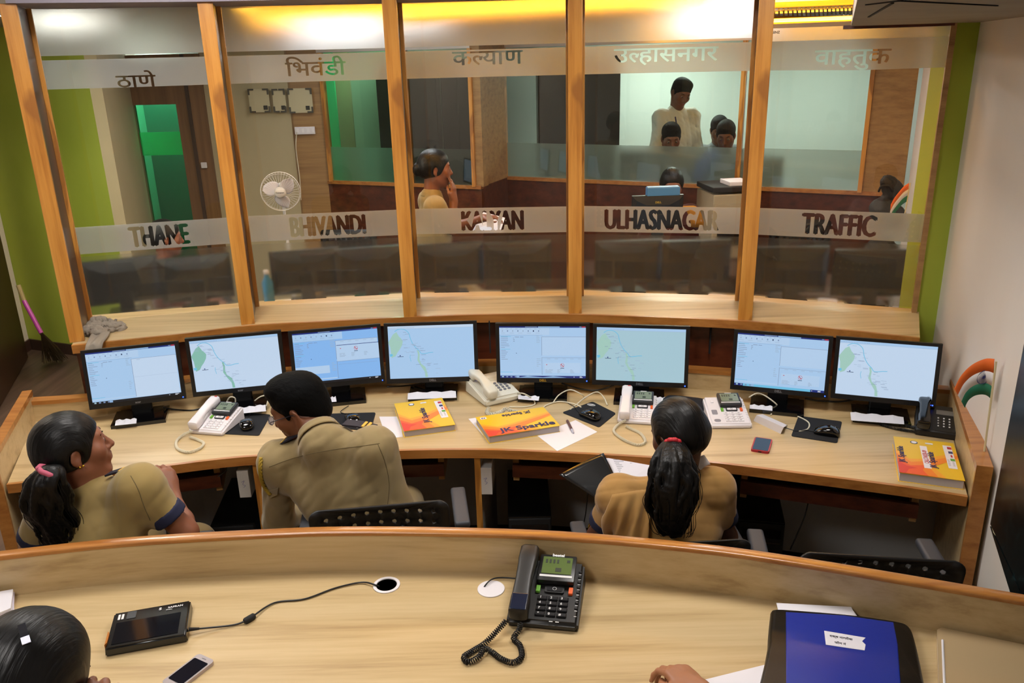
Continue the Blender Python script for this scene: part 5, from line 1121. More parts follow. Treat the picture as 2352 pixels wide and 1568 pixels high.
# --- the man in khaki
M1 = frame(PY(692, 940, 2.70), 82, -22, 0, 1.0)
J1 = dict(nb=PY(735, 1000, 2.63), sl=PY(640, 1060, 2.66), sr=PY(862, 1030, 2.58), el=PY(640, 1195, 2.76), er=PY(912, 1165, 2.60), wl=PY(720, 1170, 2.98), wr=PY(800, 1120, 2.90), pv=(-.50, 2.56, .50))
seated_legs(J1, (-.15, 1))
t = figure('person in khaki uniform shirt with glasses, seen from behind, head turned left', J1, M1, SK1, KH_M, KHT, hair_short, sleeve=2, seed=3, torso=.96, wr=.003)
MAN = t
def strap(par, pts, w, m, name, th=.004, nrm=None, mi=None):
    """flat band along points, w wide, facing nrm"""
    P = [Vector(p) for p in pts]; mb = MB(); vs = []; N = Vector(nrm)
    for i, p in enumerate(P):
        d = (P[min(i + 1, len(P) - 1)] - P[max(i - 1, 0)]).normalized(); s_ = d.cross(N).normalized() * w / 2; q = s_.cross(d).normalized() * th / 2
        if q.dot(N) < 0: q = -q
        vs += [p - s_ - q, p + s_ - q, p + s_ + q, p - s_ + q]
    fs = [(0, 1, 2, 3), tuple(4 * (len(P) - 1) + j for j in (3, 2, 1, 0))] + [(4 * i + j, 4 * i + 4 + j, 4 * i + 4 + (j + 1) % 4, 4 * i + (j + 1) % 4) for i in range(len(P) - 1) for j in range(4)]
    mb.add(vs, fs); return mb.build(name, m, par, world=True)
EPA = mat('epaulette_navy', '1c1c2c', .7)
from mathutils.bvhtree import BVHTree
class Surf:
    """points of a garment's surface seen at given pixels"""
    def __init__(s, par):
        V, F = [], []
        for o in [c for c in par.children if c.name.startswith(('shirt', 'body'))]:
            n = len(V); V += [par.matrix_basis @ v.co for v in o.data.vertices]; F += [[k + n for k in p.vertices] for p in o.data.polygons]
        s.t = BVHTree.FromPolygons(V, F)
    def __call__(s, px, py, off=.001):
        d = ray(px, py).normalized(); h, n, _, _ = s.t.ray_cast(CAMP, d)
        if h is None: return None, None
        return h + n * off, n
    def seam(s, pts, par, name, m, r=.0013, off=.0):
        P = [s(p.x, p.y, off)[0] for p in spline([(a, b, 0) for a, b in pts], 10)]; P = [p for p in P if p is not None]; o = MB().tube(P, r, 5).build(name, m, par, smooth='all', world=True); return o
def epaulette(par, a, b, w=.045):
    a, b = Vector(a), Vector(b); e = strap(par, [a, mixp(a, b, .5) + Vector((0, 0, .004)), b], w, EPA, 'epaulette', .006, (0, 0, 1))
    for f in (.62, .76): k = strap(par, [mixp(a, b, f) + Vector((0, 0, .006)), mixp(a, b, f + .08) + Vector((0, 0, .0055))], w * .9, mat('gold_braid', 'd2a840', .6), 'gold_bar', .006, (0, 0, 1)); k.parent = e
    return e
# details of the man: glasses, moustache, epaulettes, yellow lanyard, name tab
def glasses(par, M, m, lens):
    g = MB()
    for q in (-1, 1):
        pts = [M @ Vector((q * .033 + .022 * math.cos(a), .108 - .006 * abs(math.cos(a)) * (q * math.cos(a) > 0), .008 + .015 * math.sin(a))) for a in [i * math.pi / 12 for i in range(25)]]
        g.tube(pts, .0012, 6, caps=False); g.tube([M @ Vector((q * .055, .103, .012)), M @ Vector((q * .076, .085, .014)), M @ Vector((q * .079, .0, .012)), M @ Vector((q * .078, -.028, -.006))], .0017, 6)
    g.tube([M @ Vector((-.011, .108, .010)), M @ Vector((0, .113, .013)), M @ Vector((.011, .108, .010))], .0012, 6)
    o = g.build('glasses', m, par, smooth='all', world=True)
    for q in (-1, 1):
        l = MB(); l.add([M @ Vector((q * .033 + .021 * math.cos(a), .107, .008 + .0145 * math.sin(a))) for a in [i * math.pi / 8 for i in range(16)]], [tuple(range(16))]); k = l.build('lens', lens, o, solid=.001); k.data.transform(par.matrix_basis.inverted())
    return o
LENS = mat('spectacle_lens', 'c9cff0', .05, trans=.9, spec=.8)
glasses(MAN, M1, mat('dark_frame', '1a1c2c', .3), LENS)
mo = MB()
for q in (-1, 1): loft(mo, [(-.02, 0, 0, .001, .001, 1), (-.01, 0, .002, .004, .004, 1), (.006, 0, .002, .005, .005, 1), (.020, 0, -.005, .001, .0015, 1)], 8, 0, M1 @ Matrix.Translation((q * .012, .0985 - .004, -.041)) @ Matrix.Rotation(-q * math.pi / 2 - q * .25, 4, 'Z'))
mo.build('moustache', HAIRV, MAN, smooth='all', world=True)
nbp, slp, srp = Vector(J1['nb']), Vector(J1['sl']), Vector(J1['sr'])
z6 = Vector((0, 0, 1))
epaulette(MAN, mixp(nbp, slp, .42) + z6 * .055, mixp(nbp, slp, 1.02) + z6 * .062); epaulette(MAN, mixp(nbp, srp, .45) + z6 * .058 + Vector((0, .03, 0)), mixp(nbp, srp, 1.0) + z6 * .064 + Vector((0, .03, 0)))
SF = Surf(MAN); SEAM = mat('khaki_seam', '6a5b3c', .9)
SHIRT = [c for c in MAN.children if c.name.startswith('shirt')][0]
def own(o, sh, par): o.parent = sh; return o
own(SF.seam([(618, 1072), (680, 1050), (760, 1033), (830, 1024), (872, 1018)], MAN, 'yoke_seam', SEAM), SHIRT, MAN); own(SF.seam([(868, 1020), (884, 1060), (894, 1110), (890, 1160)], MAN, 'sleeve_seam', SEAM), SHIRT, MAN)
P = [SF(*q, .004)[0] for q in ((602, 1052), (600, 1075), (603, 1098), (611, 1118), (622, 1132))]; P = spline([p for p in P if p is not None], 8); la = MB()
for k in range(3):
    la.tube([p + Vector((.0042 * math.cos(i * .8 + k * 2.09), -.002, .0042 * math.sin(i * .8 + k * 2.09))) for i, p in enumerate(P)], .0038, 6)
la.build('yellow_lanyard', mat('lanyard_yellow', 'a98c2a', .7), MAN, smooth='all', world=True)
Q = [SF(*q, .003) for q in ((612, 1126), (640, 1118), (638, 1134), (622, 1142))]
if all(q[0] is not None for q in Q): own(MB().add([q[0] for q in Q], [(0, 1, 2, 3)]).build('shoulder_tab', KH_M, MAN, world=True, solid=.004), SHIRT, MAN)
# --- the woman at the left
M2 = frame(PY(170, 1034, 2.46), -52, 6, -3, 1.0)
J2 = dict(nb=PY(212, 1122, 2.46), sl=PY(108, 1150, 2.52), sr=PY(322, 1118, 2.40), el=PY(66, 1275, 2.60), er=PY(428, 1222, 2.42), wl=PY(140, 1240, 2.82), wr=PY(394, 1138, 2.60), hr=PY(374, 1078, 2.64), pv=(-1.42, 2.36, .47))
seated_legs(J2, (.25, 1)); J2['nr'] = (.6, -.6, .5); J2['cr'] = (.75, .08, 0)
TIE = PY(118, 1076, 2.33)
t = figure('person in khaki tunic with navy sleeve trim and pink hair band, seated at left', J2, M2, SK2, KH_L, KHT,
           hair_back(tail=([TIE, PY(102, 1112, 2.315), PY(108, 1165, 2.325), PY(130, 1210, 2.35), PY(150, 1262, 2.37)], [.022, .062, .072, .068, .045]), band=(TIE.lerp(PY(102, 1112, 2.315), .15), PY(102, 1112, 2.315) - TIE, .034, mat('pink_band', 'b8566e', .7))),
           trim=NAVY, sleeve=.66, seed=11, fem=True, wr=.0026, torso=1.02, mouth=1)
LW = t; SF = Surf(LW); SHIRT = [c for c in LW.children if c.name.startswith('shirt')][0]; own(SF.seam([(300, 1092), (318, 1125), (330, 1160), (345, 1195)], LW, 'sleeve_seam', SEAM), SHIRT, LW); nbp, srp = Vector(J2['nb']), Vector(J2['sr'])
epaulette(LW, mixp(nbp, srp, .40) + z6 * .052, mixp(nbp, srp, .85) + z6 * .064, .032)
for a in (-.35, .5):
    e = MB().ball(M2 @ Vector((.084, -.004 + a * .012, -.033 + abs(a) * .006)), .0042, n=8); e.build('ear_stud', GOLD, LW, smooth='all', world=True)
nk = MB(); c0 = nbp; n0 = ((M2 @ Vector((0, -.022, -.045))) - c0).normalized(); u = n0.orthogonal().normalized(); v = n0.cross(u)
for i in range(40): a = i * 2 * math.pi / 40; nk.ball(c0 + (u * math.cos(a) + v * math.sin(a)) * .066 + n0 * .008, .0032, n=5)
nk.build('bead_necklace', GOLD, LW, smooth='all', world=True)['kind'] = 'stuff'
# --- the woman with the long ponytail
M3_ = frame(PY(1560, 1002, 2.53), 30, -22, -4, .98)
J3 = dict(nb=PY(1562, 1092, 2.48), sl=PY(1418, 1140, 2.46), sr=PY(1640, 1122, 2.48), el=PY(1372, 1232, 2.56), er=PY(1668, 1232, 2.52), wl=PY(1405, 1150, 2.82), wr=PY(1560, 1150, 2.86), hl=PY(1430, 1120, 2.88), pv=(.50, 2.36, .47))
seated_legs(J3, (-.05, 1)); J3['nl'] = (-.4, -.3, .8); J3['cl'] = (.5, .06, 0)
TIE3 = PY(1546, 1018, 2.40)
t = figure('person in ochre draped uniform with very long black ponytail and red band', J3, M3_, SK4, KH_R, KH_R,
           hair_back(tail=([TIE3, PY(1545, 1060, 2.345), PY(1548, 1110, 2.32), PY(1540, 1170, 2.31), PY(1548, 1228, 2.315)], [.022, .062, .078, .072, .03]), band=(TIE3, PY(1546, 1040, 2.37) - TIE3, .021, mat('red_band', 'b81e2a', .6))),
           trim=NAVY, sleeve=.62, seed=21, fem=True, wr=.003, torso=.93)
RW = t
SF = Surf(RW); SHIRT = [c for c in RW.children if c.name.startswith('shirt')][0]; last = {}
def drape(u, v):
    x0 = float(np.interp(v, [0, .25, 1], [1408, 1392, 1382])); x1 = float(np.interp(v, [0, .25, 1], [1500, 1494, 1486])); px = x0 + (x1 - x0) * u; py = 1122 + (1 - u) * 14 + v * 178
    p, n = SF(px, py, .006 + (.010 + .007 * math.sin(u * 20 + v * 1.2)) * min(1, v * 3))
    if p is None: p = last.get('p') or PY(px, py, 2.40)
    last['p'] = p; return p
d = MB(); d.grid(drape, 40, 24); own(d.build('draped_cloth', KH_R, RW, smooth='all', world=True, solid=.003), SHIRT, RW)
cl = MB(); cl.grid(lambda u, v: mixp(PY(1585, 1068, 2.47), PY(1617, 1045, 2.5), u) + Vector((.0 + .02 * v, -.012 * v, -.03 * v + .008 * math.sin(u * 3))), 6, 4); cl.build('white_collar', PAPER, RW, smooth='all', world=True, solid=.003)
bg = MB(); wl = Vector(J3['wl']); dl_ = (wl - Vector(J3['el'])).normalized(); c0 = Vector(J3['el']) + dl_ * .05; u = dl_.orthogonal().normalized(); v = dl_.cross(u)
bg.tube([c0 + (u * math.cos(a) + v * math.sin(a)) * .042 for a in [i * math.pi / 14 for i in range(29)]], .0035, 8, caps=False); bg.build('bangle', GOLD, RW, smooth='all', world=True)
# folder with documents in her hands
c0 = PY(1420, 1100, 2.80); t = thing('document_folder', c0, 0, 'open black folder with printed sheets held by the woman with the ponytail', 'folder')
Q = [PY(1386, 1040, 2.86), PY(1422, 1112, 2.76), PY(1372, 1146, 2.70), PY(1284, 1090, 2.74)]
fm = MB(); fm.grid(lambda u, v: Q[0].lerp(Q[3], u).lerp(Q[1].lerp(Q[2], u), v) + Vector((0, 0, .004 * math.sin(math.pi * u))), 12, 8); fm.build('cover', mat('folder_black_film', '1c1e20', .22, coat=.3), t, smooth='all', world=True, solid=.002)
Q2 = [PY(1388, 1052, 2.865), PY(1520, 1052, 2.86), PY(1520, 1120, 2.765), PY(1424, 1116, 2.765)]
fm = MB(); fm.quad(*[q for q in Q2[::-1]]); po = fm.build('printed_sheet', PAPER, t, world=True, solid=.002); rnd = random.Random(3); ln = MB()
nrm = (Q2[1] - Q2[0]).cross(Q2[3] - Q2[0]).normalized(); nrm = nrm if nrm.z > 0 else -nrm
for r_ in range(15):
    for cc in range(3):
        u0 = .14 + cc * .28; v0 = .05 + r_ * .062; u1 = u0 + rnd.uniform(.08, .24); f = lambda u, v: Q2[0].lerp(Q2[1], u).lerp(Q2[3].lerp(Q2[2], u), v) + nrm * .0018
        ln.quad(f(u0, v0), f(u1, v0), f(u1, v0 + .018), f(u0, v0 + .018))
ln = ln.build('print_lines', mat('faint_ink', '8b8c96', .7), po); ln.data.transform(t.matrix_basis.inverted())
# --- the woman at the lower left, close to the camera
M4 = frame(PY(64, 1592, 1.10), -8, -30, 4, 1.0)
J4 = dict(nb=PY(70, 1690, .98), sl=PY(-90, 1790, .98), sr=PY(210, 1790, .96), el=PY(-120, 2050, 1.05), er=PY(260, 1950, 1.05), wl=PY(0, 1900, 1.25), wr=PY(250, 1690, 1.16), hr=PY(222, 1580, 1.18), pv=(-.80, .74, .50))
for k in ('sl', 'sr', 'nb'): J4[k] = Vector(J4[k])
c4 = M4 @ Vector((0, -.03, -.15)); J4['nb'] = c4 + Vector((0, -.03, -.02)); J4['sl'] = J4['nb'] + Vector((-.17, -.03, -.07)); J4['sr'] = J4['nb'] + Vector((.17, -.03, -.07)); J4['pv'] = J4['nb'] + Vector((0, -.10, -.56)); J4['el'] = J4['sl'] + Vector((-.05, .06, -.27)); J4['wl'] = J4['el'] + Vector((.10, .20, .03))
J4['er'] = J4['sr'] + Vector((.04, .10, -.24)); J4['hr'] = PY(224, 1606, 1.10); J4['wr'] = J4['hr'] + Vector((.01, -.045, -.075)); J4['nr'] = (.3, -.6, .6); J4['cr'] = (.8, .08, 0)
seated_legs(J4, (0, 1), .5)
def clips(t, M):
    o = hair_back(bun=True)(t, M)
    for (a, b, g) in (((-.030, -.074, .118), (-.004, -.098, .104), 0), ((.022, -.078, .118), (.052, -.098, .096), 1)):
        A, Bq = M @ Vector(a), M @ Vector(b); n = ((A + Bq) / 2 - (M @ Vector((0, 0, .04)))).normalized(); A += n * .009; Bq += n * .009
        c = strap(t, [A, mixp(A, Bq, .5) + n * .004, Bq], .011, mat('hair_clip', '1b1c22', .2), 'hair_clip', .003, n)
        k = strap(t, [mixp(A, Bq, .7) + n * .006, Bq + n * .003], .012, mat('clip_white', 'dfe2ff', .2), 'clip_tip', .002, n); k.parent = c
    return o
t = figure('person with black hair and shiny hair clips at the lower left edge', J4, M4, SK2, KH_L, KHT, clips, h=.005, seed=31, fem=True, sleeve=.7)
rg = MB(); f0 = Vector(J4['wr']).lerp(Vector(J4['hr']), .9); rg.tube([f0 + Vector((.011 * math.cos(a), .004, .011 * math.sin(a))) for a in [i * math.pi / 10 for i in range(21)]], .0018, 6, caps=False); rg.build('ring', CHROME, t, smooth='all', world=True)
# --- the person whose hand rests on the near desk
M5 = frame(Vector((.58, .42, 1.16)), 4, -8, 0)
J5 = dict(nb=(.58, .38, .97), sl=(.39, .40, .92), sr=(.77, .38, .92), er=(.70, .80, .80), el=(.30, .62, .70), wr=PZ(1606, 1588, .815), wl=(.34, .86, .80), pv=(.58, .28, .48))
J5['hr'] = PZ(1536, 1524, .81); J5['nr'] = (.25, -.1, 1); J5['cr'] = (.55, .10, 0)
seated_legs(J5, (0, 1), .5)
t = figure('person reaching in at the bottom edge, curled hand resting on the near desk', J5, M5, SK3, cloth('white_shirt_near', 'd5d2cc'), KHT, hair_short, h=.0042, seed=41, sleeve=1.9, legs=True, smooth=1)
# ---------------------------------------------------------------- chairs with perforated backs
CHB = mat('chair_black', '111113', .45); CHG = mat('chair_arm_grey', '3c3f46', .5)
def perforated(w, h, holes, curve, rake, m, par):
    V = rrect(w, h, .03, 5); vin = [Vector(p) for p in V]; n0 = len(V); ein = [(i, (i + 1) % n0) for i in range(n0)]
    for cx, cz in holes:
        o = len(vin); vin += [Vector((cx + .0075 * math.cos(a), cz + .010 * math.sin(a))) for a in [i * math.pi / 5 for i in range(10)]]; ein += [(o + i, o + (i + 1) % 10) for i in range(10)]
    o = len(vin)
    for i in range(1, 22):
        for j in range(1, 6):
            p = Vector((-w / 2 + w * i / 22, -h / 2 + h * j / 6))
            if all((p - Vector(q)).length > .016 for q in holes): vin.append(p)
    vo, _, fo, _, _, _ = delaunay_2d_cdt(vin, ein, [], 1, 1e-6); T = []
    for f in fo:
        c = sum((Vector(vo[k]) for k in f), Vector((0, 0))) / len(f)
        if abs(c.x) < w / 2 and all((c - Vector(q)).length > .0072 for q in holes) or all((c - Vector(q)).length > .02 for q in holes): T.append(tuple(f))
    b = MB(); b.add([(p.x, curve * ((2 * p.x / w) ** 2) * -1 - rake * p.y, p.y) for p in vo], T); return b.build('backrest', m, par, solid=.006, smooth=50)
def make_chair(label, loc, rz):
    t = thing('office_chair', loc, rz, label, 'chair', 'black office chairs with perforated backs')
    s = MB(); loft(s, [(-.225, 0, .455, .14, .012, .5), (-.21, 0, .46, .20, .022, .45), (0, 0, .455, .225, .026, .45), (.2, 0, .462, .215, .024, .45), (.235, 0, .45, .16, .014, .5)], 24); s.build('seat', CHB, t, smooth=60)
    holes = [(-.17 + .0425 * i, .115 - .042 * j) for j in range(5) for i in range(9)]
    b = perforated(.44, .32, holes, .045, .18, CHB, t); b.location = (0, -.235, .72)
    for sx in (-.07, .07):
        k = MB(); k.tube(spline([(sx, -.10, .435), (sx, -.22, .45), (sx, -.262, .52), (sx, -.262, .62), (sx, -.255, .78)], 6), .011, 8); k.build('back_support', CHB, t, smooth='all')
    for sx in (-1, 1):
        k = MB(); k.box((sx * .27, .02, .665), (.055, .26, .028), bev=.012, seg=3); a = k.build('armrest', CHG, t, smooth=True)
        k = MB(); k.tube(spline([(sx * .20, .02, .44), (sx * .265, .02, .46), (sx * .27, .02, .56), (sx * .27, .02, .655)], 6), .013, 8); k.build('arm_post', CHROME, a, smooth='all')
    MB().tube([(0, 0, .10), (0, 0, .43)], .026, 14).build('gas_lift', DGREY, t)
    for i in range(5):
        a = 2 * math.pi * i / 5 + .3; d = Vector((math.cos(a), math.sin(a), 0)); k = MB().tube([(0, 0, .105), d * .15 + Vector((0, 0, .095)), d * .27 + Vector((0, 0, .075))], [.028, .022, .016], 8); k = k.build('base_leg', CHB, t, smooth='all')
        M_ = Matrix.Translation(d * .27 + Vector((0, 0, .03))) @ Matrix.Rotation(a, 4, 'Z') @ Matrix.Rotation(math.pi / 2, 4, 'X'); MB().lathe([(.012, -.02), (.028, -.018), (.03, 0), (.028, .018), (.012, .02)], 16, 0, M_).build('caster', BLACKM, k)
    return t
ch0 = make_chair('black perforated chair behind the man in khaki', (-.47, 2.60, 0), math.radians(7))
for (x, y, rz, lab) in ((1.05, 2.25, -9, 'empty black perforated chair near the right wall'), (-1.40, 2.50, 6, 'black chair under the woman with the pink hair band'), (.50, 2.44, 3, 'black chair under the woman with the long ponytail'), (-.80, .86, 0, 'black chair under the woman with hair clips'), (.58, .36, 0, 'black chair under the person reaching in')):
    c = dup(ch0, None, lab); c.location = (x, y + (.10 if 'ponytail' in lab else 0), 0); c.rotation_euler = (0, 0, math.radians(rz)); c.scale = (1, 1, .86 if 'ponytail' in lab or 'pink' in lab else (1.0 if 'empty' in lab else 1))
# ---------------------------------------------------------------- under the desk
def tower(px, py, Y, rz, label):
    c = PY(px, py, Y); t = thing('computer_tower', (c.x, c.y, 0), rz, label, 'computer', 'black computer towers under the desk')
    MB().box((0, .21, .21), (.18, .42, .42), bev=.004).build('case', mat('tower_black', '0d0d0e', .3), t)
    MB().box((0, -.004, .21), (.172, .012, .41), bev=.004).build('front_panel', BLACKM, t)
    MB().box((0, -.012, .33), (.15, .004, .006)).build('silver_strip', CHROME, t); MB().box((0, -.012, .16), (.07, .003, .05)).build('badge', mat('badge_grey', '5b5850', .5), t)
    MB().box((0, -.012, .37), (.15, .004, .04), bev=.001).build('drive_door', BLACKG, t)
tower(525, 1150, 2.98, .1, 'black computer tower left of the man in khaki, under the desk'); tower(1216, 1150, 2.98, 0, 'black computer tower under the middle of the desk'); tower(1755, 1140, 2.90, -.2, 'black computer tower right of the woman with the ponytail, under the desk')
SCRIB = mat('ball_pen_ink', '6f73a8', .6)
for i, (px, py, Y, lab) in enumerate(((560, 1112, 2.97, 'white box under the desk, left of the divider by the man'), (618, 1112, 2.97, 'white box under the desk behind the left arm of the man'), (1116, 1105, 2.96, 'white box under the desk right of the middle divider'))):
    c = PY(px, py, Y); t = thing('white_box', (c.x, c.y, c.z - .05), .05 if i < 2 else -.05, lab, 'box', 'white boxes fixed to the desk dividers')
    MB().box((0, .10, .05), (.046 if i < 2 else .05, .2, .12), bev=.002).build('carton', mat('box_white', 'cfcbc6', .6), t)
    m = MB(); m.tube(spline([(-.008, -.0006, .06), (.004, -.0006, .066), (-.004, -.0006, .05), (.006, -.0006, .045), (-.002, -.0006, .036)], 4), .0008, 4); m.build('pen_scribble', SCRIB, t)
for i, (pts, lab) in enumerate((([(1350, 1130, 2.95), (1345, 1180, 2.93), (1335, 1225, 2.92)], 'thin black wire hanging beside the arm of the woman with the ponytail'), ([(1862, 1110, 2.85), (1850, 1180, 2.83), (1815, 1262, 2.80)], 'thin black wire hanging behind the empty chair'), ([(495, 1060, 3.0), (520, 1080, 3.0), (470, 1110, 3.0)], 'thin grey wire under the desk by the man'))):
    P = [PY(*q) for q in pts]; o = MB().tube([p - P[0] for p in spline(P, 6)], .0025, 6).build('hanging_wire', BLACK if i < 2 else CHG, smooth='all'); o.location = P[0]; tag(o, lab, 'wire', 'wires hanging under the desk')
# ---------------------------------------------------------------- flag at the right end panel
def flag_stripes(name_label, base, top, TL, TM, TR, drop, label, wheel=True, drop2=None):
    """pole from base to top, cloth between curve TL..TR and the same curve lowered by drop"""
    t = thing('small_flag', base, 0, label, 'flag'); MB().tube([base, top], .0035, 8).build('pole', mat('pale_stick', 'cdbf95', .5), t, world=True)
    C = spline([TL, *TM, TR], 8); n = len(C) - 1; d = Vector(drop); d2 = Vector(drop2) if drop2 else d
    for i, (nm, m_) in enumerate((('saffron_band', mat('flag_saffron', 'e2681c', .7)), ('white_band', mat('flag_white', 'd8d4d2', .7)), ('green_band', mat('flag_green', '12694a', .7)))):
        b = MB(); f = lambda u, v, i=i: C[0].lerp(C[0], 0) * 0 + C[min(int(u * n + .001), n)] + d.lerp(d2, u) * ((i + v) / 3) ; b.grid(f, n, 2); b.build(nm, m_, t, world=True, solid=.0012, smooth='all')
    if wheel:
        k = int(n * .30); c = C[k] + d.lerp(d2, .30) * .5; tx = (C[k + 2] - C[k - 2]).normalized(); nz = tx.cross(d).normalized(); nz = nz if nz.dot(CAMP - c) > 0 else -nz; up = -d.normalized(); r = d.length / 3 * .46; w_ = MB()
        c = c + nz * .002; P = lambda a, rr: c + tx * (rr * math.cos(a)) + up * (rr * math.sin(a)); w_.tube([P(i * math.pi / 16, r) for i in range(33)], .0011, 5, caps=False); w_.tube([P(i * math.pi / 8, r * .16) for i in range(17)], .0011, 5, caps=False)
        for i in range(24): w_.tube([c, P(i * math.pi / 12, r)], .00045, 4)
        w_.build('wheel', mat('flag_navy', '24285e', .6), t, world=True)
    return t
fb = PZ(2262, 1046, .88); fb = Vector((fb.x + .012, fb.y + .02, .80)); ft = PY(2288, 830, fb.y + .02)
flag_stripes('f', fb, ft, PY(2284, 824, ft.y), [PY(2262, 824, ft.y + .03), PY(2232, 838, ft.y + .05), PY(2208, 862, ft.y + .06)], PY(2192, 892, ft.y + .06), PY(2278, 920, ft.y) - PY(2284, 824, ft.y), 'small saffron, white and green flag standing at the right wall', True, PY(2216, 936, ft.y + .06) - PY(2192, 892, ft.y + .06))
# ---------------------------------------------------------------- rag on the ledge, broom on the floor
c = PZ(240, 755, SH); t = thing('cleaning_rag', c, 0, 'crumpled grey cleaning rag hanging over the left end of the ledge', 'rag'); RAG = mat('rag_cloth', '8f8578', .95, bump=(300, .4, .002))
B = Blob()
for q, r in (((200, 762), .035), ((220, 748), .045), ((238, 745), .04), ((255, 752), .035), ((270, 752), .022), ((280, 753), .012), ((225, 765), .04)): p = PZ(*q, SH + r * .45); B.ball(p, r * .8, .05)
blob_mesh(B, 'crumple', RAG, t, .004, noise=wrinkle(.0075, 9, 38))
A_, B_, C_, D_ = PZ(214, 764, SH + .02), PZ(252, 760, SH + .02), PZ(202, 789, SH + .014) + Vector((0, -.022, 0)), PZ(242, 785, SH + .014) + Vector((0, -.022, 0))
def rag(u, v):
    p = A_.lerp(B_, u).lerp(C_.lerp(D_, u), min(v / .5, 1)); q = max(0, v - .5) / .5
    return p + Vector((-.012 * q, -.012 * math.sin(min(q * 3, 1.57)) + .004 * math.sin(u * 14 + v * 3), -.062 * q + .006 * math.sin(u * 11 + v * 6) * (1 - q)))
f = MB(); f.grid(rag, 18, 20); f.build('hanging_fold', RAG, t, world=True, smooth='all', solid=.006)
a, b, c_, d = PY(42, 655, 5.75), PY(55, 690, 5.72), PY(95, 765, 5.65), PZ(128, 828, 0.015)
t = thing('broom', (d.x, d.y, 0), 0, 'grass broom with magenta handle leaning at the green wall', 'broom')
MB().tube([a, b], .016, 10).build('handle_end', mat('straw', '8a7a4e', .8), t, world=True); MB().tube([b, c_], .015, 12).build('handle', mat('magenta_plastic', 'a03a8a', .35), t, world=True)
br = MB(); rnd = random.Random(8)
for k in range(70):
    e = d + Vector((rnd.uniform(-.09, .09), rnd.uniform(-.05, .05), rnd.uniform(-.01, .02))); m_ = c_.lerp(e, .5) + Vector((rnd.uniform(-.02, .02), 0, .01)); br.tube([c_ + Vector((rnd.uniform(-.01, .01), 0, 0)), m_, e], [.003, .0035, .0015], 4)
o = br.build('bristles', mat('dry_grass', '5d5236', .9), t, world=True); o['kind'] = 'stuff'
# ---------------------------------------------------------------- room behind the glass
def onseg(px, py, A, B):
    A, B = Vector(A), Vector(B); d = ray(px, py); n = Vector((-(B - A).y, (B - A).x)); k = (A - CAMP.xy).dot(n) / d.xy.dot(n); return CAMP + d * k
RA_, RB_ = (0.0, 7.40), (2.75, 6.03); LA_, LB_ = (-1.60, 7.45), (-.218, 6.875); DA_, DB_ = (-2.9, 7.50), (-1.60, 7.45)
def vpanel(mb, seg, p0, p1, z0, z1, th=.04, off=0, mi=0, yref=300):
    a = onseg(p0, yref, *seg).xy; b = onseg(p1, yref, *seg).xy; return strip(mb, [a, b], off, off + th, z0, z1, mi)
SR, SL, SD = (RA_, RB_), (LA_, LB_), (DA_, DB_)
SILL = 1.2; FH = 2.28
struct('wall_back_right', strip(MB(), [RA_, RB_], 0, .1, 0, SILL - .02), MAHOG); struct('wall_back_left', strip(MB(), [LA_, LB_], 0, .1, 0, SILL - .02), MAHOG)
struct('wall_back_jog', strip(MB(), [LB_, RA_], 0, .06, 0, 1.2), MAHOG); struct('wall_pillar', strip(MB(), [LB_, RA_], .0, .06, 1.2, 2.5), WALPAN)
s = MB(); strip(s, [RA_, RB_], -.015, .05, SILL - .02, SILL + .01); struct('trim_8', s, TEAKH); s = MB(); strip(s, [LA_, LB_], -.015, .05, SILL - .02, SILL + .01); struct('trim_9', s, TEAKH)
s = MB(); strip(s, [RA_, RB_], 0, .1, FH, 2.385); struct('wall_over_right', s, WALLW); s = MB(); strip(s, [LA_, LB_], 0, .1, FH, 2.5); struct('wall_over_left', s, WALLW)
struct('wall_pillar_strip', vpanel(MB(), SL, 1086, 1107, SILL, 2.5, .1, -.004), WALPAN)
struct('wall_wood_left', vpanel(MB(), SD, 672, 752, 0, 2.5, .08), WALPAN); struct('wall_beige', vpanel(MB(), SD, 480, 676, 0, 2.5, .09), BEIGE); struct('wall_beige_left', vpanel(MB(), SD, 262, 284, 0, 2.5, .09), BEIGE)
struct('wall_wood_right', strip(MB(), [onseg(1990, 300, *SR).xy, onseg(2092, 300, *SR).xy], -.01, .1, SILL, 2.5), WALPAN)
RWB = [WC + WD * .12, onseg(2088, 300, *SR).xy + Vector((.02, -.05))]
wall('wall_right_back', RWB[0] + Vector((.06, 0)), RWB[1], 0, 2.5, WALLW, -.1)
s = MB(); p = RWB[0].lerp(RWB[1], .45) + Vector((-.0, 0)); strip(s, [p, p + (RWB[1] - RWB[0]).normalized() * .05], -.0, .035, .9, 2.3); struct('trim_10', s, mat('dark_strip', '23222c', .4))
# panes of the far partition with frosted lower strips
GREENG = bpy.data.materials.new('far_glass'); 
def tint_glass(name, c, gl=.06):
    m = bpy.data.materials.new(name); m.use_nodes = True; nt = m.node_tree; nt.nodes.clear(); N = nt.nodes.new; o = N('ShaderNodeOutputMaterial'); tr = N('ShaderNodeBsdfTransparent'); g = N('ShaderNodeBsdfGlossy'); mx = N('ShaderNodeMixShader')
    tr.inputs[0].default_value = lin(c); g.inputs['Roughness'].default_value = .02; mx.inputs[0].default_value = gl; nt.links.new(tr.outputs[0], mx.inputs[1]); nt.links.new(g.outputs[0], mx.inputs[2]); nt.links.new(mx.outputs[0], o.inputs[0]); return m
bpy.data.materials.remove(GREENG); FG = tint_glass('far_pane', 'e8f2ec'); DOORG = tint_glass('green_door_glass', '4fe0a0', .05); TINTG = tint_glass('green_far_pane', 'b4e6ca'); DARKG = tint_glass('dark_far_pane', '9aa39c', .08)
FILM2 = film_mat('frosted_strip', .30, .25, 'b9c2ba')
n = 6
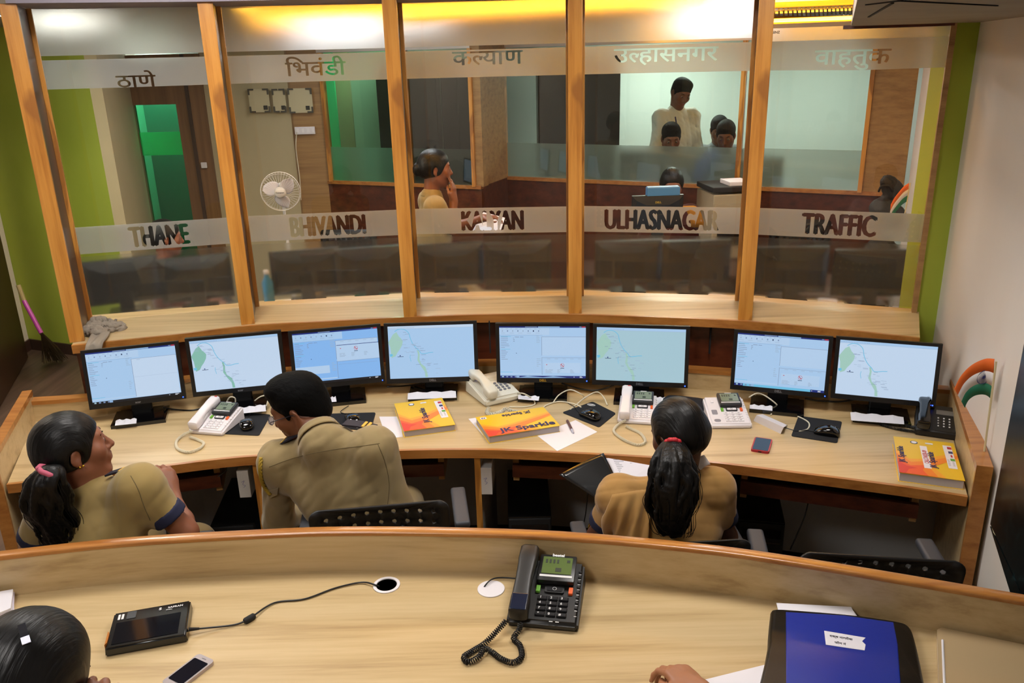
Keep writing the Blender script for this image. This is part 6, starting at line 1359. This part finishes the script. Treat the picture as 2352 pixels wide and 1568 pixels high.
for seg, p0, p1, gm in ((SL, 752, 912, TINTG), (SL, 940, 1086, DARKG), (SR, 1160, 1700, FG), (SR, 1702, 1990, FG)):
    a, b = onseg(p0, 300, *seg), onseg(p1, 300, *seg); L = (b.xy - a.xy).length
    o = MB().quad((0, 0, SILL), (L, 0, SILL), (L, 0, FH), (0, 0, FH)).build('window_%d' % n, gm); o['kind'] = 'structure'; o.location = (a.x, a.y, 0); o.rotation_euler = (0, 0, math.atan2((b - a).y, (b - a).x)); n += 1
    f = MB(); f.add([(0, .003, SILL + .01), (L, .003, SILL + .01), (L, .003, 1.50), (0, .003, 1.50), (0, .0036, SILL + .01), (L, .0036, SILL + .01), (L, .0036, 1.50), (0, .0036, 1.50)], [(0, 1, 2, 3), (7, 6, 5, 4)]); f.build('frosted_strip', FILM2, o)
    fr = MB()
    for x in (0, L): fr.box((x, .0, (SILL + FH) / 2), (.03, .05, FH - SILL))
    fr.build('frame', TEAK, o)
# rooms seen through the far panes
struct('wall_far', MB().box((3.4, 9.6, 1.25), (7, .1, 2.5)), paint('far_white_paint', 'c8cfc8', 'ced4cd')); struct('wall_far_left', MB().box((-1.5, 9.0, 1.25), (2.9, .1, 2.5)), paint('pale_green_paint', 'b7c6b4', 'becbba'))
def cupboard(px0, px1, Y, ztop, label):
    a, b = PY(px0, 250, Y), PY(px1, 250, Y); t = thing('black_cupboard', ((a.x + b.x) / 2, Y + .25, 0), 0, label, 'cupboard', 'tall black cupboards behind the far panes'); W_ = (b.x - a.x)
    MB().box((0, 0, ztop / 2), (W_, .5, ztop)).build('body', mat('cupboard_black', '161513', .3), t)
    for s_ in (-1, 1): d = MB().box((s_ * W_ / 4, -.256, ztop / 2), (W_ / 2 - .008, .016, ztop - .04), bev=.003).build('door', mat('cupboard_dark', '1d1c19', .25), t); MB().box((s_ * .03, -.272, 1.15), (.012, .02, .12), bev=.003).build('handle', CHROME, d)
cupboard(1236, 1424, 8.4, 2.2, 'tall black cupboard behind the far pane left of the standing man'); cupboard(868, 1004, 8.2, 2.2, 'tall black cupboard behind the far pane, beside the green glow')
cupboard(1015, 1090, 8.35, 2.2, 'tall dark cupboard behind the far pane left of the wooden pillar')
struct('wall_far_green_glow', strip(MB(), [PY(738, 300, 8.6).xy, PY(780, 300, 8.6).xy], -.05, .0, 0, 2.45), paint('painted_green_glow', '3fc889', '48d092'))  # added strip: green glow behind the pane is put into its colour
struct('wall_far_tan', strip(MB(), [PY(782, 300, 8.7).xy, PY(815, 300, 8.7).xy], -.05, .0, 0, 2.45), BEIGE)
# door with green glass at the left
a, b = onseg(276, 300, *SD), onseg(482, 300, *SD); L = (b.xy - a.xy).length; ANG = math.atan2((b - a).y, (b - a).x)
do = thing('glass_door', (a.x, a.y, 0), ANG, 'brown wooden door with tall green glass, far left behind the glass', 'door')
X = lambda px: (onseg(px, 300, *SD).xy - a.xy).length
g0, g1, z1 = X(318), X(416), onseg(360, 240, *SD).z
fr = MB(); fr.box((g0 / 2, 0, 1.15), (g0, .06, 2.3)); fr.box(((g1 + L) / 2, 0, 1.15), (L - g1, .06, 2.3)); fr.box(((g0 + g1) / 2, 0, (z1 + 2.3) / 2), (g1 - g0, .06, 2.3 - z1)); fr.box(((g0 + g1) / 2, 0, .2), (g1 - g0, .06, .4)); fr.build('door_frame', DOORW, do)
k = MB(); k.box((X(446), -.035, 1.15), (.03, .02, 2.3)); k.build('dark_groove', DKLAM, do)
MB().quad((g0, 0, .4), (g1, 0, .4), (g1, 0, z1), (g0, 0, z1)).build('green_glass', DOORG, do)
k = MB(); zb = onseg(370, 330, *SD).z; k.box(((g0 + g1) / 2, .006, zb), (g1 - g0, .003, .2)); k.build('frosted_bar', film_mat('green_bar', .4, .6, '7fe8b4'), do)
MB().box((X(462), -.045, onseg(462, 378, *SD).z), (.05, .02, .05), bev=.006).build('door_lock', WHITEP, do)
struct('wall_beyond_door', MB().box((-3.4, 8.8, 1.25), (2.2, .08, 2.5)), WALLW); struct('wall_beyond_side', strip(MB(), [PY(338, 300, 8.5).xy, PY(480, 300, 8.5).xy], 0, .1, 0, 2.4), mat('beyond_grey', '6c7470', .6))
ceiling_panel(-3.45, 8.15, 2.45, .5, .5, 'square ceiling light in the corridor behind the green glass door', 0, lamp_mat('corridor_glow', 'f4fff4', 40))
ceiling_panel(-1.0, 8.2, 2.45, .5, .5, 'square ceiling light behind the green far pane', 0, lamp_mat('green_side_glow', 'eefff2', 30))
ceiling_panel(1.7, 8.6, 2.45, .6, .6, 'square ceiling light over the standing man in white', 0, lamp_mat('far_glow', 'f6fff8', 48))
ceiling_panel(3.6, 8.2, 2.45, .6, .6, 'square ceiling light behind the far pane of the traffic window', 0, MATS['far_glow'])
gz = 2.465; q = [PZ(1725, 34, gz), PZ(1985, 38, gz), PZ(1985, 12, gz), PZ(1725, 7, gz)]; gr = MB()
for i in range(26): u0, u1 = i / 26, (i + .62) / 26; gr.quad(q[0].lerp(q[1], u0), q[0].lerp(q[1], u1), q[3].lerp(q[2], u1), q[3].lerp(q[2], u0))
t = thing('ceiling_grille', (q[0] + q[2]) / 2, 0, 'grey slatted ceiling grille seen over the frosted strip of the traffic window', 'grille'); gr.build('slats', mat('grille_grey', '8c8078', .6), t, world=True, solid=.006)
bk = MB(); bk.add([p + Vector((0, 0, .015)) for p in q], [(0, 1, 2, 3)]); bk.build('backing', mat('grille_dark', '5a5048', .7), t, world=True)
a_, b_ = PZ(1715, 36, gz).xy, PZ(1990, 40, gz).xy; wb = MB(); strip(wb, [a_, b_], 0, .04, 2.415, 2.50); struct('trim_11', wb, mat('yellow_wood_beam', 'd59a34', .5))
# three white boards with dark corner clips, sockets, fan
for i, (p0, p1, y0, y1, nm) in enumerate(((571, 624, 204, 257, 'left'), (626, 661, 204, 257, 'middle'), (662, 722, 203, 258, 'right'))):
    A, B_ = onseg(p0, y0, *SD), onseg(p1, y1, *SD); W_ = abs(B_.x - A.x); H_ = A.z - B_.z; t = thing('clip_board', ((A.x + B_.x) / 2, A.y - .03, B_.z), ANG, '%s of three pale boards with dark corner clips on the beige wall' % nm, 'board', 'pale boards with corner clips')
    MB().box((0, 0, H_ / 2), (W_, .012, H_), bev=.002).build('board', mat('pale_board', 'c4b996', .6), t)
    for sx in (-1, 1):
        for sz in (0, 1): k = MB(); k.box((sx * (W_ / 2 - .025), -.009, H_ * sz - (.006 if sz else -.006)), (.05, .01, .014)); k.box((sx * (W_ / 2 - .006), -.009, H_ * sz - (.03 if sz else -.03)), (.014, .01, .04)); k.build('corner_clip', mat('clip_grey', '4d483c', .5), t)
    MB().box((W_ * .28, -.008, H_ * .2), (.035, .006, .035), bev=.004).build('dark_square', mat('dark_square', '33302a', .6), t)
A, B_ = onseg(678, 291, *SD), onseg(726, 307, *SD); t = thing('wall_socket', ((A.x + B_.x) / 2, A.y - .03, (A.z + B_.z) / 2), ANG, 'white wide socket plate on the wooden wall panel', 'socket'); MB().box((0, 0, 0), (B_.x - A.x, .012, A.z - B_.z), bev=.003).build('plate', WHITEP, t)
for i in range(4): MB().box((-.06 + .045 * i, -.008, 0), (.022, .006, .035), bev=.002).build('switch', KEYW, t)
MB().tube(spline([(-.07, -.01, -.01), (-.09, -.02, -.15), (-.085, -.02, -.4), (-.095, -.02, -.6)], 6), .004, 6).build('plug_lead', WHITECORD, t)
c = PY(645, 438, 6.2); t = thing('standing_fan', (c.x, c.y, 0), .15, 'white standing fan with three pale blades behind the second window', 'fan'); FW = mat('fan_white', 'dcd6d0', .35)
R_ = .142; T = Matrix.Translation((0, 0, c.z)) @ Matrix.Rotation(math.pi / 2 + .1, 4, 'X')
MB().lathe([(.0001, .075), (.030, .073), (.042, .062), (.044, .05)], 24, 0, T).build('hub', FW, t, smooth='all')
v, f = text_mesh('Crompton', .014, .0003, .0003); MB().add([(p[0], p[1], .0755 + p[2]) for p in v], f, 0, T).build('lettering', mat('fan_ink', '6a6258', .5), t)
for i in range(3):
    pts = []; bl = MB(); a0 = i * 2 * math.pi / 3 + .45
    def bf(u, v): r = .035 + u * .092; wd = .012 + .085 * math.sin(math.pi * min(u * .85 + .12, 1)); a = (v - .5) * wd / max(r, .03) * 1.25 + .35 * u + a0; return (r * math.cos(a), r * math.sin(a), .03 + .03 * (v - .5))
    bl.grid(bf, 10, 8, 0, T); bl.build('blade', mat('fan_blade', 'cfc8cc', .4), t, smooth='all', solid=.002)
cg = MB()
for z_, rr in ((.0, R_), (.02, R_ + .002), (.05, R_ - .004)): cg.tube([T @ Vector((rr * math.cos(a), rr * math.sin(a), z_)) for a in [k * math.pi / 24 for k in range(49)]], .0028 if z_ == .02 else .0014, 6, caps=False)
for i in range(40):
    a = i * math.pi / 20; cg.tube([T @ Vector((math.cos(a) * r, math.sin(a) * r, z_)) for r, z_ in ((.04, .07), (.09, .066), (R_, .04), (R_ + .002, .02), (R_ - .01, -.01), (.06, -.025))], .0008, 4)
cg.build('cage', FW, t); MB().lathe([(.03, -.09), (.045, -.08), (.05, -.03), (.04, -.02)], 20, 0, T).build('motor', FW, t, smooth='all')
MB().tube([(0, .06, .03), (0, .06, c.z - .04)], [.014, .011], 12).build('pole', FW, t); MB().lathe([(.19, 0), (.19, .015), (.16, .03), (.03, .045)], 32, 0, Matrix.Translation((0, .06, 0))).build('base', FW, t, smooth=True)
# second desk with ten monitors seen from behind
d2 = thing('second_desk', (0, 5.0, 0), 0, 'light wood desk behind the glass carrying monitors seen from behind', 'desk')
fp = [Vector(a).lerp(Vector(b), k) + Vector((0, .16)) for (a, b) in GL for k in (0, .5, 1)]; bp = [q + Vector((q.x * .12, 1.02)) for q in fp]
MB().prism([tuple(p) for p in fp] + [tuple(p) for p in bp[::-1]], .715, .75).build('worktop', OAK, d2, world=True)
s = MB(); strip(s, bp, -.03, 0, 0, .714); s.build('front_panel', MAHOG, d2, world=True); s = MB(); strip(s, [bp[0], bp[-1]], 0, .0, 0, 0)
BM = [((285, 655), 5.0, 'leftmost of the two monitor backs behind the first window'), ((452, 645), 5.02, 'right one of the two monitor backs behind the first window'), ((703, 625), 5.12, 'left one of the two monitor backs behind the second window'), ((850, 618), 5.15, 'right one of the two monitor backs behind the second window'),
      ((1035, 613), 5.2, 'left one of the two monitor backs behind the third window'), ((1190, 613), 5.2, 'right one of the two monitor backs behind the third window'), ((1442, 613), 5.15, 'left one of the two monitor backs behind the fourth window'), ((1597, 613), 5.1, 'right one of the two monitor backs behind the fourth window'),
      ((1815, 625), 4.85, 'left one of the two monitor backs behind the traffic window'), ((1998, 632), 4.72, 'right one of the two monitor backs behind the traffic window')]
proto = None
for i, (q, Y, lab) in enumerate(BM):
    c = PY(*q, Y); rz = math.pi - (.0 + .11 * c.x) + .12
    if proto is None:
        sc = Scr(); sc.r(0, 0, 1, 1, PALE); monitor(Vector((c.x, c.y, .955)), rz, math.radians(-4), sc, lab, 'monitor backs on the second desk', None, None, 1.02); proto = [o for o in COL.objects if o.get('label') == lab][0]
    else: m_ = dup(proto, None, lab); m_.location = (c.x, c.y, DZ); m_.rotation_euler = (0, 0, rz)
for i, (q, z, nm, sz, mt) in enumerate((((613, 640), .75, 'blue bottle behind the second window', (.032, .22), mat('blue_bottle', '3f86b4', .2)),)):
    c = PY(q[0], q[1], 5.0); t = thing('water_bottle', (c.x, c.y, .75), 0, 'pale blue water bottle behind the lower frosted film of the second window', 'bottle'); MB().lathe([(.03, 0), (.033, .01), (.033, .17), (.014, .21), (.014, .225)], 20).build('body', mt, t, smooth=True); MB().lathe([(.016, .225), (.016, .245)], 16).build('cap', WHITEP, t)
for i, (px, py, nm) in enumerate(((308, 728, 'first'), (660, 712, 'second'), (1090, 700, 'third'), (1640, 700, 'fourth'), (1900, 712, 'fifth'))):
    c = PZ(px, py - 14, .75); o = MB().prism(rrect(.16, .11, .004, 2), 0, .012).build('paper_pad', PAPER); o.location = (c.x, c.y, .75); o.rotation_euler = (0, 0, .3 * i); tag(o, 'white paper pad on the second desk behind the %s window' % nm, 'paper', 'paper pads on the second desk')
# third table with monitor, printer, pouch of papers and bag
t3 = thing('back_table', (1.15, 5.78, 0), -.12, 'dark table at the back carrying a monitor with gold logo', 'table')
MB().box((0, 0, .735), (1.3, .44, .03), bev=.004).build('tabletop', DKLAM, t3)
for sx in (-1, 1):
    for sy in (-1, 1): MB().box((sx * .6, sy * .17, .36), (.05, .05, .72)).build('leg', DKLAM, t3)
c = PY(1510, 447, 5.78); sc = Scr(); sc.r(0, 0, 1, 1, PALE); monitor(Vector((c.x, c.y, c.z - .12)), math.pi + .05, math.radians(-4), sc, 'monitor with gold logo on its back, in front of the woman in the back room', None, 'DELL', LOGO, .86, True)
M_ = [o for o in COL.objects if o.get('label', '').startswith('monitor with gold logo on its back')][0]
c = PY(1522, 447, 5.79); t = thing('blue_box', (c.x, c.y, c.z - .015), .05, 'small blue printed box on top of the monitor in the back room', 'box'); MB().box((0, 0, .04), (.23, .06, .055), bev=.002).build('carton', mat('blue_carton', '4a86bd', .5), t); MB().box((0, 0, .07), (.22, .055, .006)).build('lid', mat('blue_lid', '8fb4d6', .5), t)
c = PY(1662, 470, 6.2); st = thing('printer_stand', (c.x, c.y, 0), .12, 'dark wooden stand under the printer in the back room', 'stand'); MB().box((0, 0, .73), (.42, .40, .03)).build('top', DKLAM, st); MB().box((0, 0, .36), (.38, .36, .71)).build('body', MAHOG, st); t = thing('printer', (c.x, c.y, .745), .12, 'beige and black printer in front of the far partition', 'printer'); PB = mat('printer_beige', 'a59a80', .5)
zt = PY(1662, 408, 6.2).z - .75; MB().box((0, 0, zt * .42), (.30, .36, zt * .84), bev=.01).build('body', PB, t); MB().box((.01, -.185, zt * .36), (.24, .02, zt * .34), bev=.004).build('paper_slot', BLACKG, t); MB().box((0, 0, zt * .9), (.31, .36, .04), bev=.008).build('lid', BLACKM, t); MB().box((.06, -.05, zt * .9 + .035), (.16, .2, .03), bev=.004).build('paper_stack', PAPER, t); MB().box((0, -.186, zt * .7), (.29, .01, .03)).build('beige_bar', PB, t)
c = PY(2040, 450, 5.35); t = thing('black_bag', (c.x, c.y, .75), 0, 'black crumpled bag standing at the right behind the traffic window', 'bag'); B = Blob(); zc = c.z
for dx, dz, r in ((0, .12, .12), (.05, .28, .10), (-.05, .32, .08), (.04, .40, .07), (-.02, .44, .05)): B.ball((c.x + dx * .8, c.y, .74 + dz * (zc - .65) / .44), r * .9, .05)
blob_mesh(B, 'body', mat('bag_cloth', '151412', .7), t, .008, noise=wrinkle(.008, 4, 22)); MB().tube(spline([PY(2018, 440, 5.3), PY(2025, 428, 5.28), PY(2042, 428, 5.28), PY(2050, 440, 5.3)], 6), .007, 8).build('strap', BLACKM, t, world=True)
side_t = thing('side_cabinet', (2.17, 5.22, 0), -.3, 'dark cabinet at the right behind the glass carrying bag and papers', 'cabinet'); MB().box((0, 0, .37), (.5, .6, .74), bev=.004).build('body', DKLAM, side_t); MB().box((0, -.305, .37), (.46, .012, .66), bev=.003).build('door', MAHOG, side_t)
for i in range(7):
    c = PY(2035 + (i % 3) * 5, 505, 5.15); o = MB().prism(rrect(.22 - .012 * (i % 3), .2, .003, 2), 0, .03).build('paper_bundle', PAPER if i % 2 else mat('bundle_grey', 'b8b2a8', .7)); o.location = (c.x, c.y, .74 + .0305 * i); o.rotation_euler = (0, 0, .15 * ((i * 5) % 4) - .2); tag(o, 'bundle in the stack of papers under the small back flag, number %d from the bottom' % (i + 1), 'paper bundle', 'stacked paper bundles behind the traffic window')
fy = 5.05; flag_stripes('f', PY(2078, 492, fy), PY(2091, 420, fy), PY(2088, 420, fy), [PY(2076, 428, fy), PY(2064, 442, fy), PY(2054, 455, fy)], PY(2046, 470, fy), PY(2084, 462, fy) - PY(2088, 420, fy), 'small saffron, white and green flag behind the traffic window', False)
# ---------------------------------------------------------------- people behind the glass
def simple(label, hc, yaw, pitch, shirtm, skinm, hairf, roll=0, stand=False, reach=None, seed=1, sleeve=.8, fem=False, floor=0, wr_=.003, hands=True, grp=None):
    M = frame(hc, yaw, pitch, roll); f = Vector((-math.sin(math.radians(yaw)), math.cos(math.radians(yaw)), 0)); r = Vector((f.y, -f.x, 0)); up = Vector((0, 0, 1))
    nb = hc - f * (.03 + .0012 * abs(pitch)) - up * (.165 - .0009 * abs(pitch)); sh = .16 if fem else .155
    J = dict(nb=nb, sl=nb - r * sh - up * .065, sr=nb + r * sh - up * .065, pv=nb - up * .5 - f * .03)
    J['el'] = J['sl'] - r * .05 - up * .27 + f * .02; J['er'] = J['sr'] + r * .05 - up * .27 + f * .02
    if stand: J['wl'] = J['el'] + f * .12 - up * .2 - r * .02; J['wr'] = J['er'] + f * .12 - up * .2 + r * .02
    else: J['wl'] = J['el'] + f * .24 + r * .08; J['wr'] = J['er'] + f * .24 - r * .08
    if reach:
        for k, v in reach.items(): J[k] = Vector(v)
    if stand:
        for k, q in (('l', -.09), ('r', .09)): J['k' + k] = J['pv'] + r * q - up * (J['pv'].z - floor) * .5 + f * .01; a = J['pv'] + r * q; a.z = floor + .085; J['a' + k] = a
    else: seated_legs(J, f)
    for k in ('kl', 'kr', 'al', 'ar'):
        if J[k].z < .05: J[k].z = .05
    return figure(label, J, M, skinm, shirtm, KHT if 'khaki' in label else mat('dark_trousers', '22232a', .85), hairf, h=.0085, seed=seed, sleeve=sleeve, fem=fem, wr=wr_, hands=hands, grp=grp, eyeson=True)
hc = PY(1000, 390, 5.6); t = simple('person in khaki behind the third window, hand over mouth, facing right', hc, -78, -4, cloth('khaki_back', '96835c'), SK2, hair_back(bun=True), fem=True, seed=51, sleeve=.7,
    reach=dict(wr=hc + Vector((.115, -.05, -.20)), er=hc + Vector((.10, -.10, -.38)), hr=hc + Vector((.118, -.03, -.08)), nr=(.9, -.3, 0), cr=(.25, .05, 0), wl=hc + Vector((.30, .20, -.37)), hl=hc + Vector((.40, .18, -.36)), el=hc + Vector((.05, .22, -.44))))
t.location.z += 0
c = PY(1120, 512, 5.92); s = MB(); q = [PY(1085, 530, 5.85), PY(1110, 487, 5.98), PY(1160, 500, 5.98), PY(1150, 530, 5.85)]; o = s.add([p - c for p in q], [(0, 1, 2, 3)]).build('paper_sheet', PAPER, solid=.002); o.location = c; tag(o, 'white paper held up behind the letters of the third window', 'paper')
hc = PY(1543, 428, 6.3); simple('person in maroon and orange blouse behind the monitor with gold logo', hc, 175, -12, cloth('maroon_blouse', '4a1c18'), SK2, hair_back(bun=True), fem=True, seed=52, sleeve=.8)
yk = [o for o in COL.objects if o.get('label', '').startswith('person in maroon')][0]
b_ = MB(); sl_ = hc + Vector((.16, -.05, -.20)); b_.grid(lambda u, v: sl_ + Vector((-.12 + .10 * u + .10 * v, -.10 - .02 * math.sin(v * 3) + .04 * v, .075 - .17 * v * v)), 4, 8); b_.build('yellow_sash', mat('sash_yellow', 'c98a22', .8), yk, world=True, smooth='all', solid=.004)
hc = PY(1563, 215, 7.7); t = simple('person in white shirt standing and looking down in the far room', hc, 196, -26, cloth('white_shirt', 'd5d6ce'), SK1, hair_short, roll=-8, stand=True, seed=53, sleeve=2, wr_=.005,
    reach=dict())
for sgn, nm in ((-1, 'l'), (1, 'r')): pass
p = hc + Vector((-.02, -.16, -.36)); pn = MB(); pn.tube([PY(1551, 268, 7.53), PY(1554, 285, 7.53)], .006, 8); pn.build('pen', mat('pen_blue', '2a3068', .4), t, world=True)
for (q, Y, yaw, lab) in (((1541, 318), 7.3, 178, 'person with dark hair seated in front of the standing man'), ((1652, 300), 7.9, 170, 'person with dark hair in the far room, behind another head'), ((1667, 312), 7.45, 160, 'person with dark hair in the far room, rightmost of the heads')):
    simple(lab, PY(*q, Y), yaw, -22, cloth('grey_shirt', '6f7478'), SK1, hair_short, seed=54, hands=False)
simple('person with dark hair seated behind the letters of the first window', PY(382, 548, 5.75), -60, -6, cloth('maroon_top', '5a2a22'), SK2, hair_back(bun=True), fem=True, seed=55)
for (x, y, rz, lab) in ((PY(770, 500, 6.0).x, 6.0, 175, 'dark blue office chair behind the second window'), (PY(1890, 490, 6.0).x - .15, 5.95, 165, 'black office chair behind the letters of the traffic window')):
    c = dup(ch0, None, lab); c.location = (x, y, 0); c.rotation_euler = (0, 0, math.radians(rz)); c.scale = (1, 1, 1.12)
c = PY(895, 470, 6.3); sc = Scr(); sc.r(0, 0, 1, 1, PALE)
# blurred furniture behind the frosted strip of the far partition
c = PY(1478, 385, 7.9); t = thing('dark_cabinet', (c.x, c.y, 0), -.4, 'dark cabinet blurred behind the frosted far strip left of the standing man', 'cabinet'); MB().box((0, 0, .68), (.36, .36, 1.36), bev=.005).build('body', mat('cabinet_brown', '2a211c', .5), t); MB().box((0, -.19, .7), (.33, .012, 1.2), bev=.003).build('door', mat('cabinet_brown2', '33281f', .5), t)
c = PY(1622, 380, 7.3); t = thing('blue_cloth_bag', (c.x, c.y, 0), 0, 'blue thing blurred behind the frosted far strip', 'bag'); B = Blob(); B.cone((c.x - .04, c.y, 1.20), (c.x + .05, c.y, 1.34), .085, .07, .03); B.cone((c.x - .04, c.y, 1.24), (c.x - .04, c.y, .06), .07, .06, .03); blob_mesh(B, 'body', mat('bright_blue', '2448b0', .6), t, .008)
c = PY(1745, 385, 7.0); t = thing('grey_cabinet', (c.x, c.y, 0), -.45, 'grey cabinet blurred behind the frosted far strip beside the fourth post', 'cabinet'); MB().box((0, 0, .68), (.34, .36, 1.36), bev=.005).build('body', mat('cabinet_grey', '4e5350', .5), t); MB().box((0, -.19, .7), (.31, .012, 1.2), bev=.003).build('door', mat('cabinet_grey2', '5a605c', .5), t)
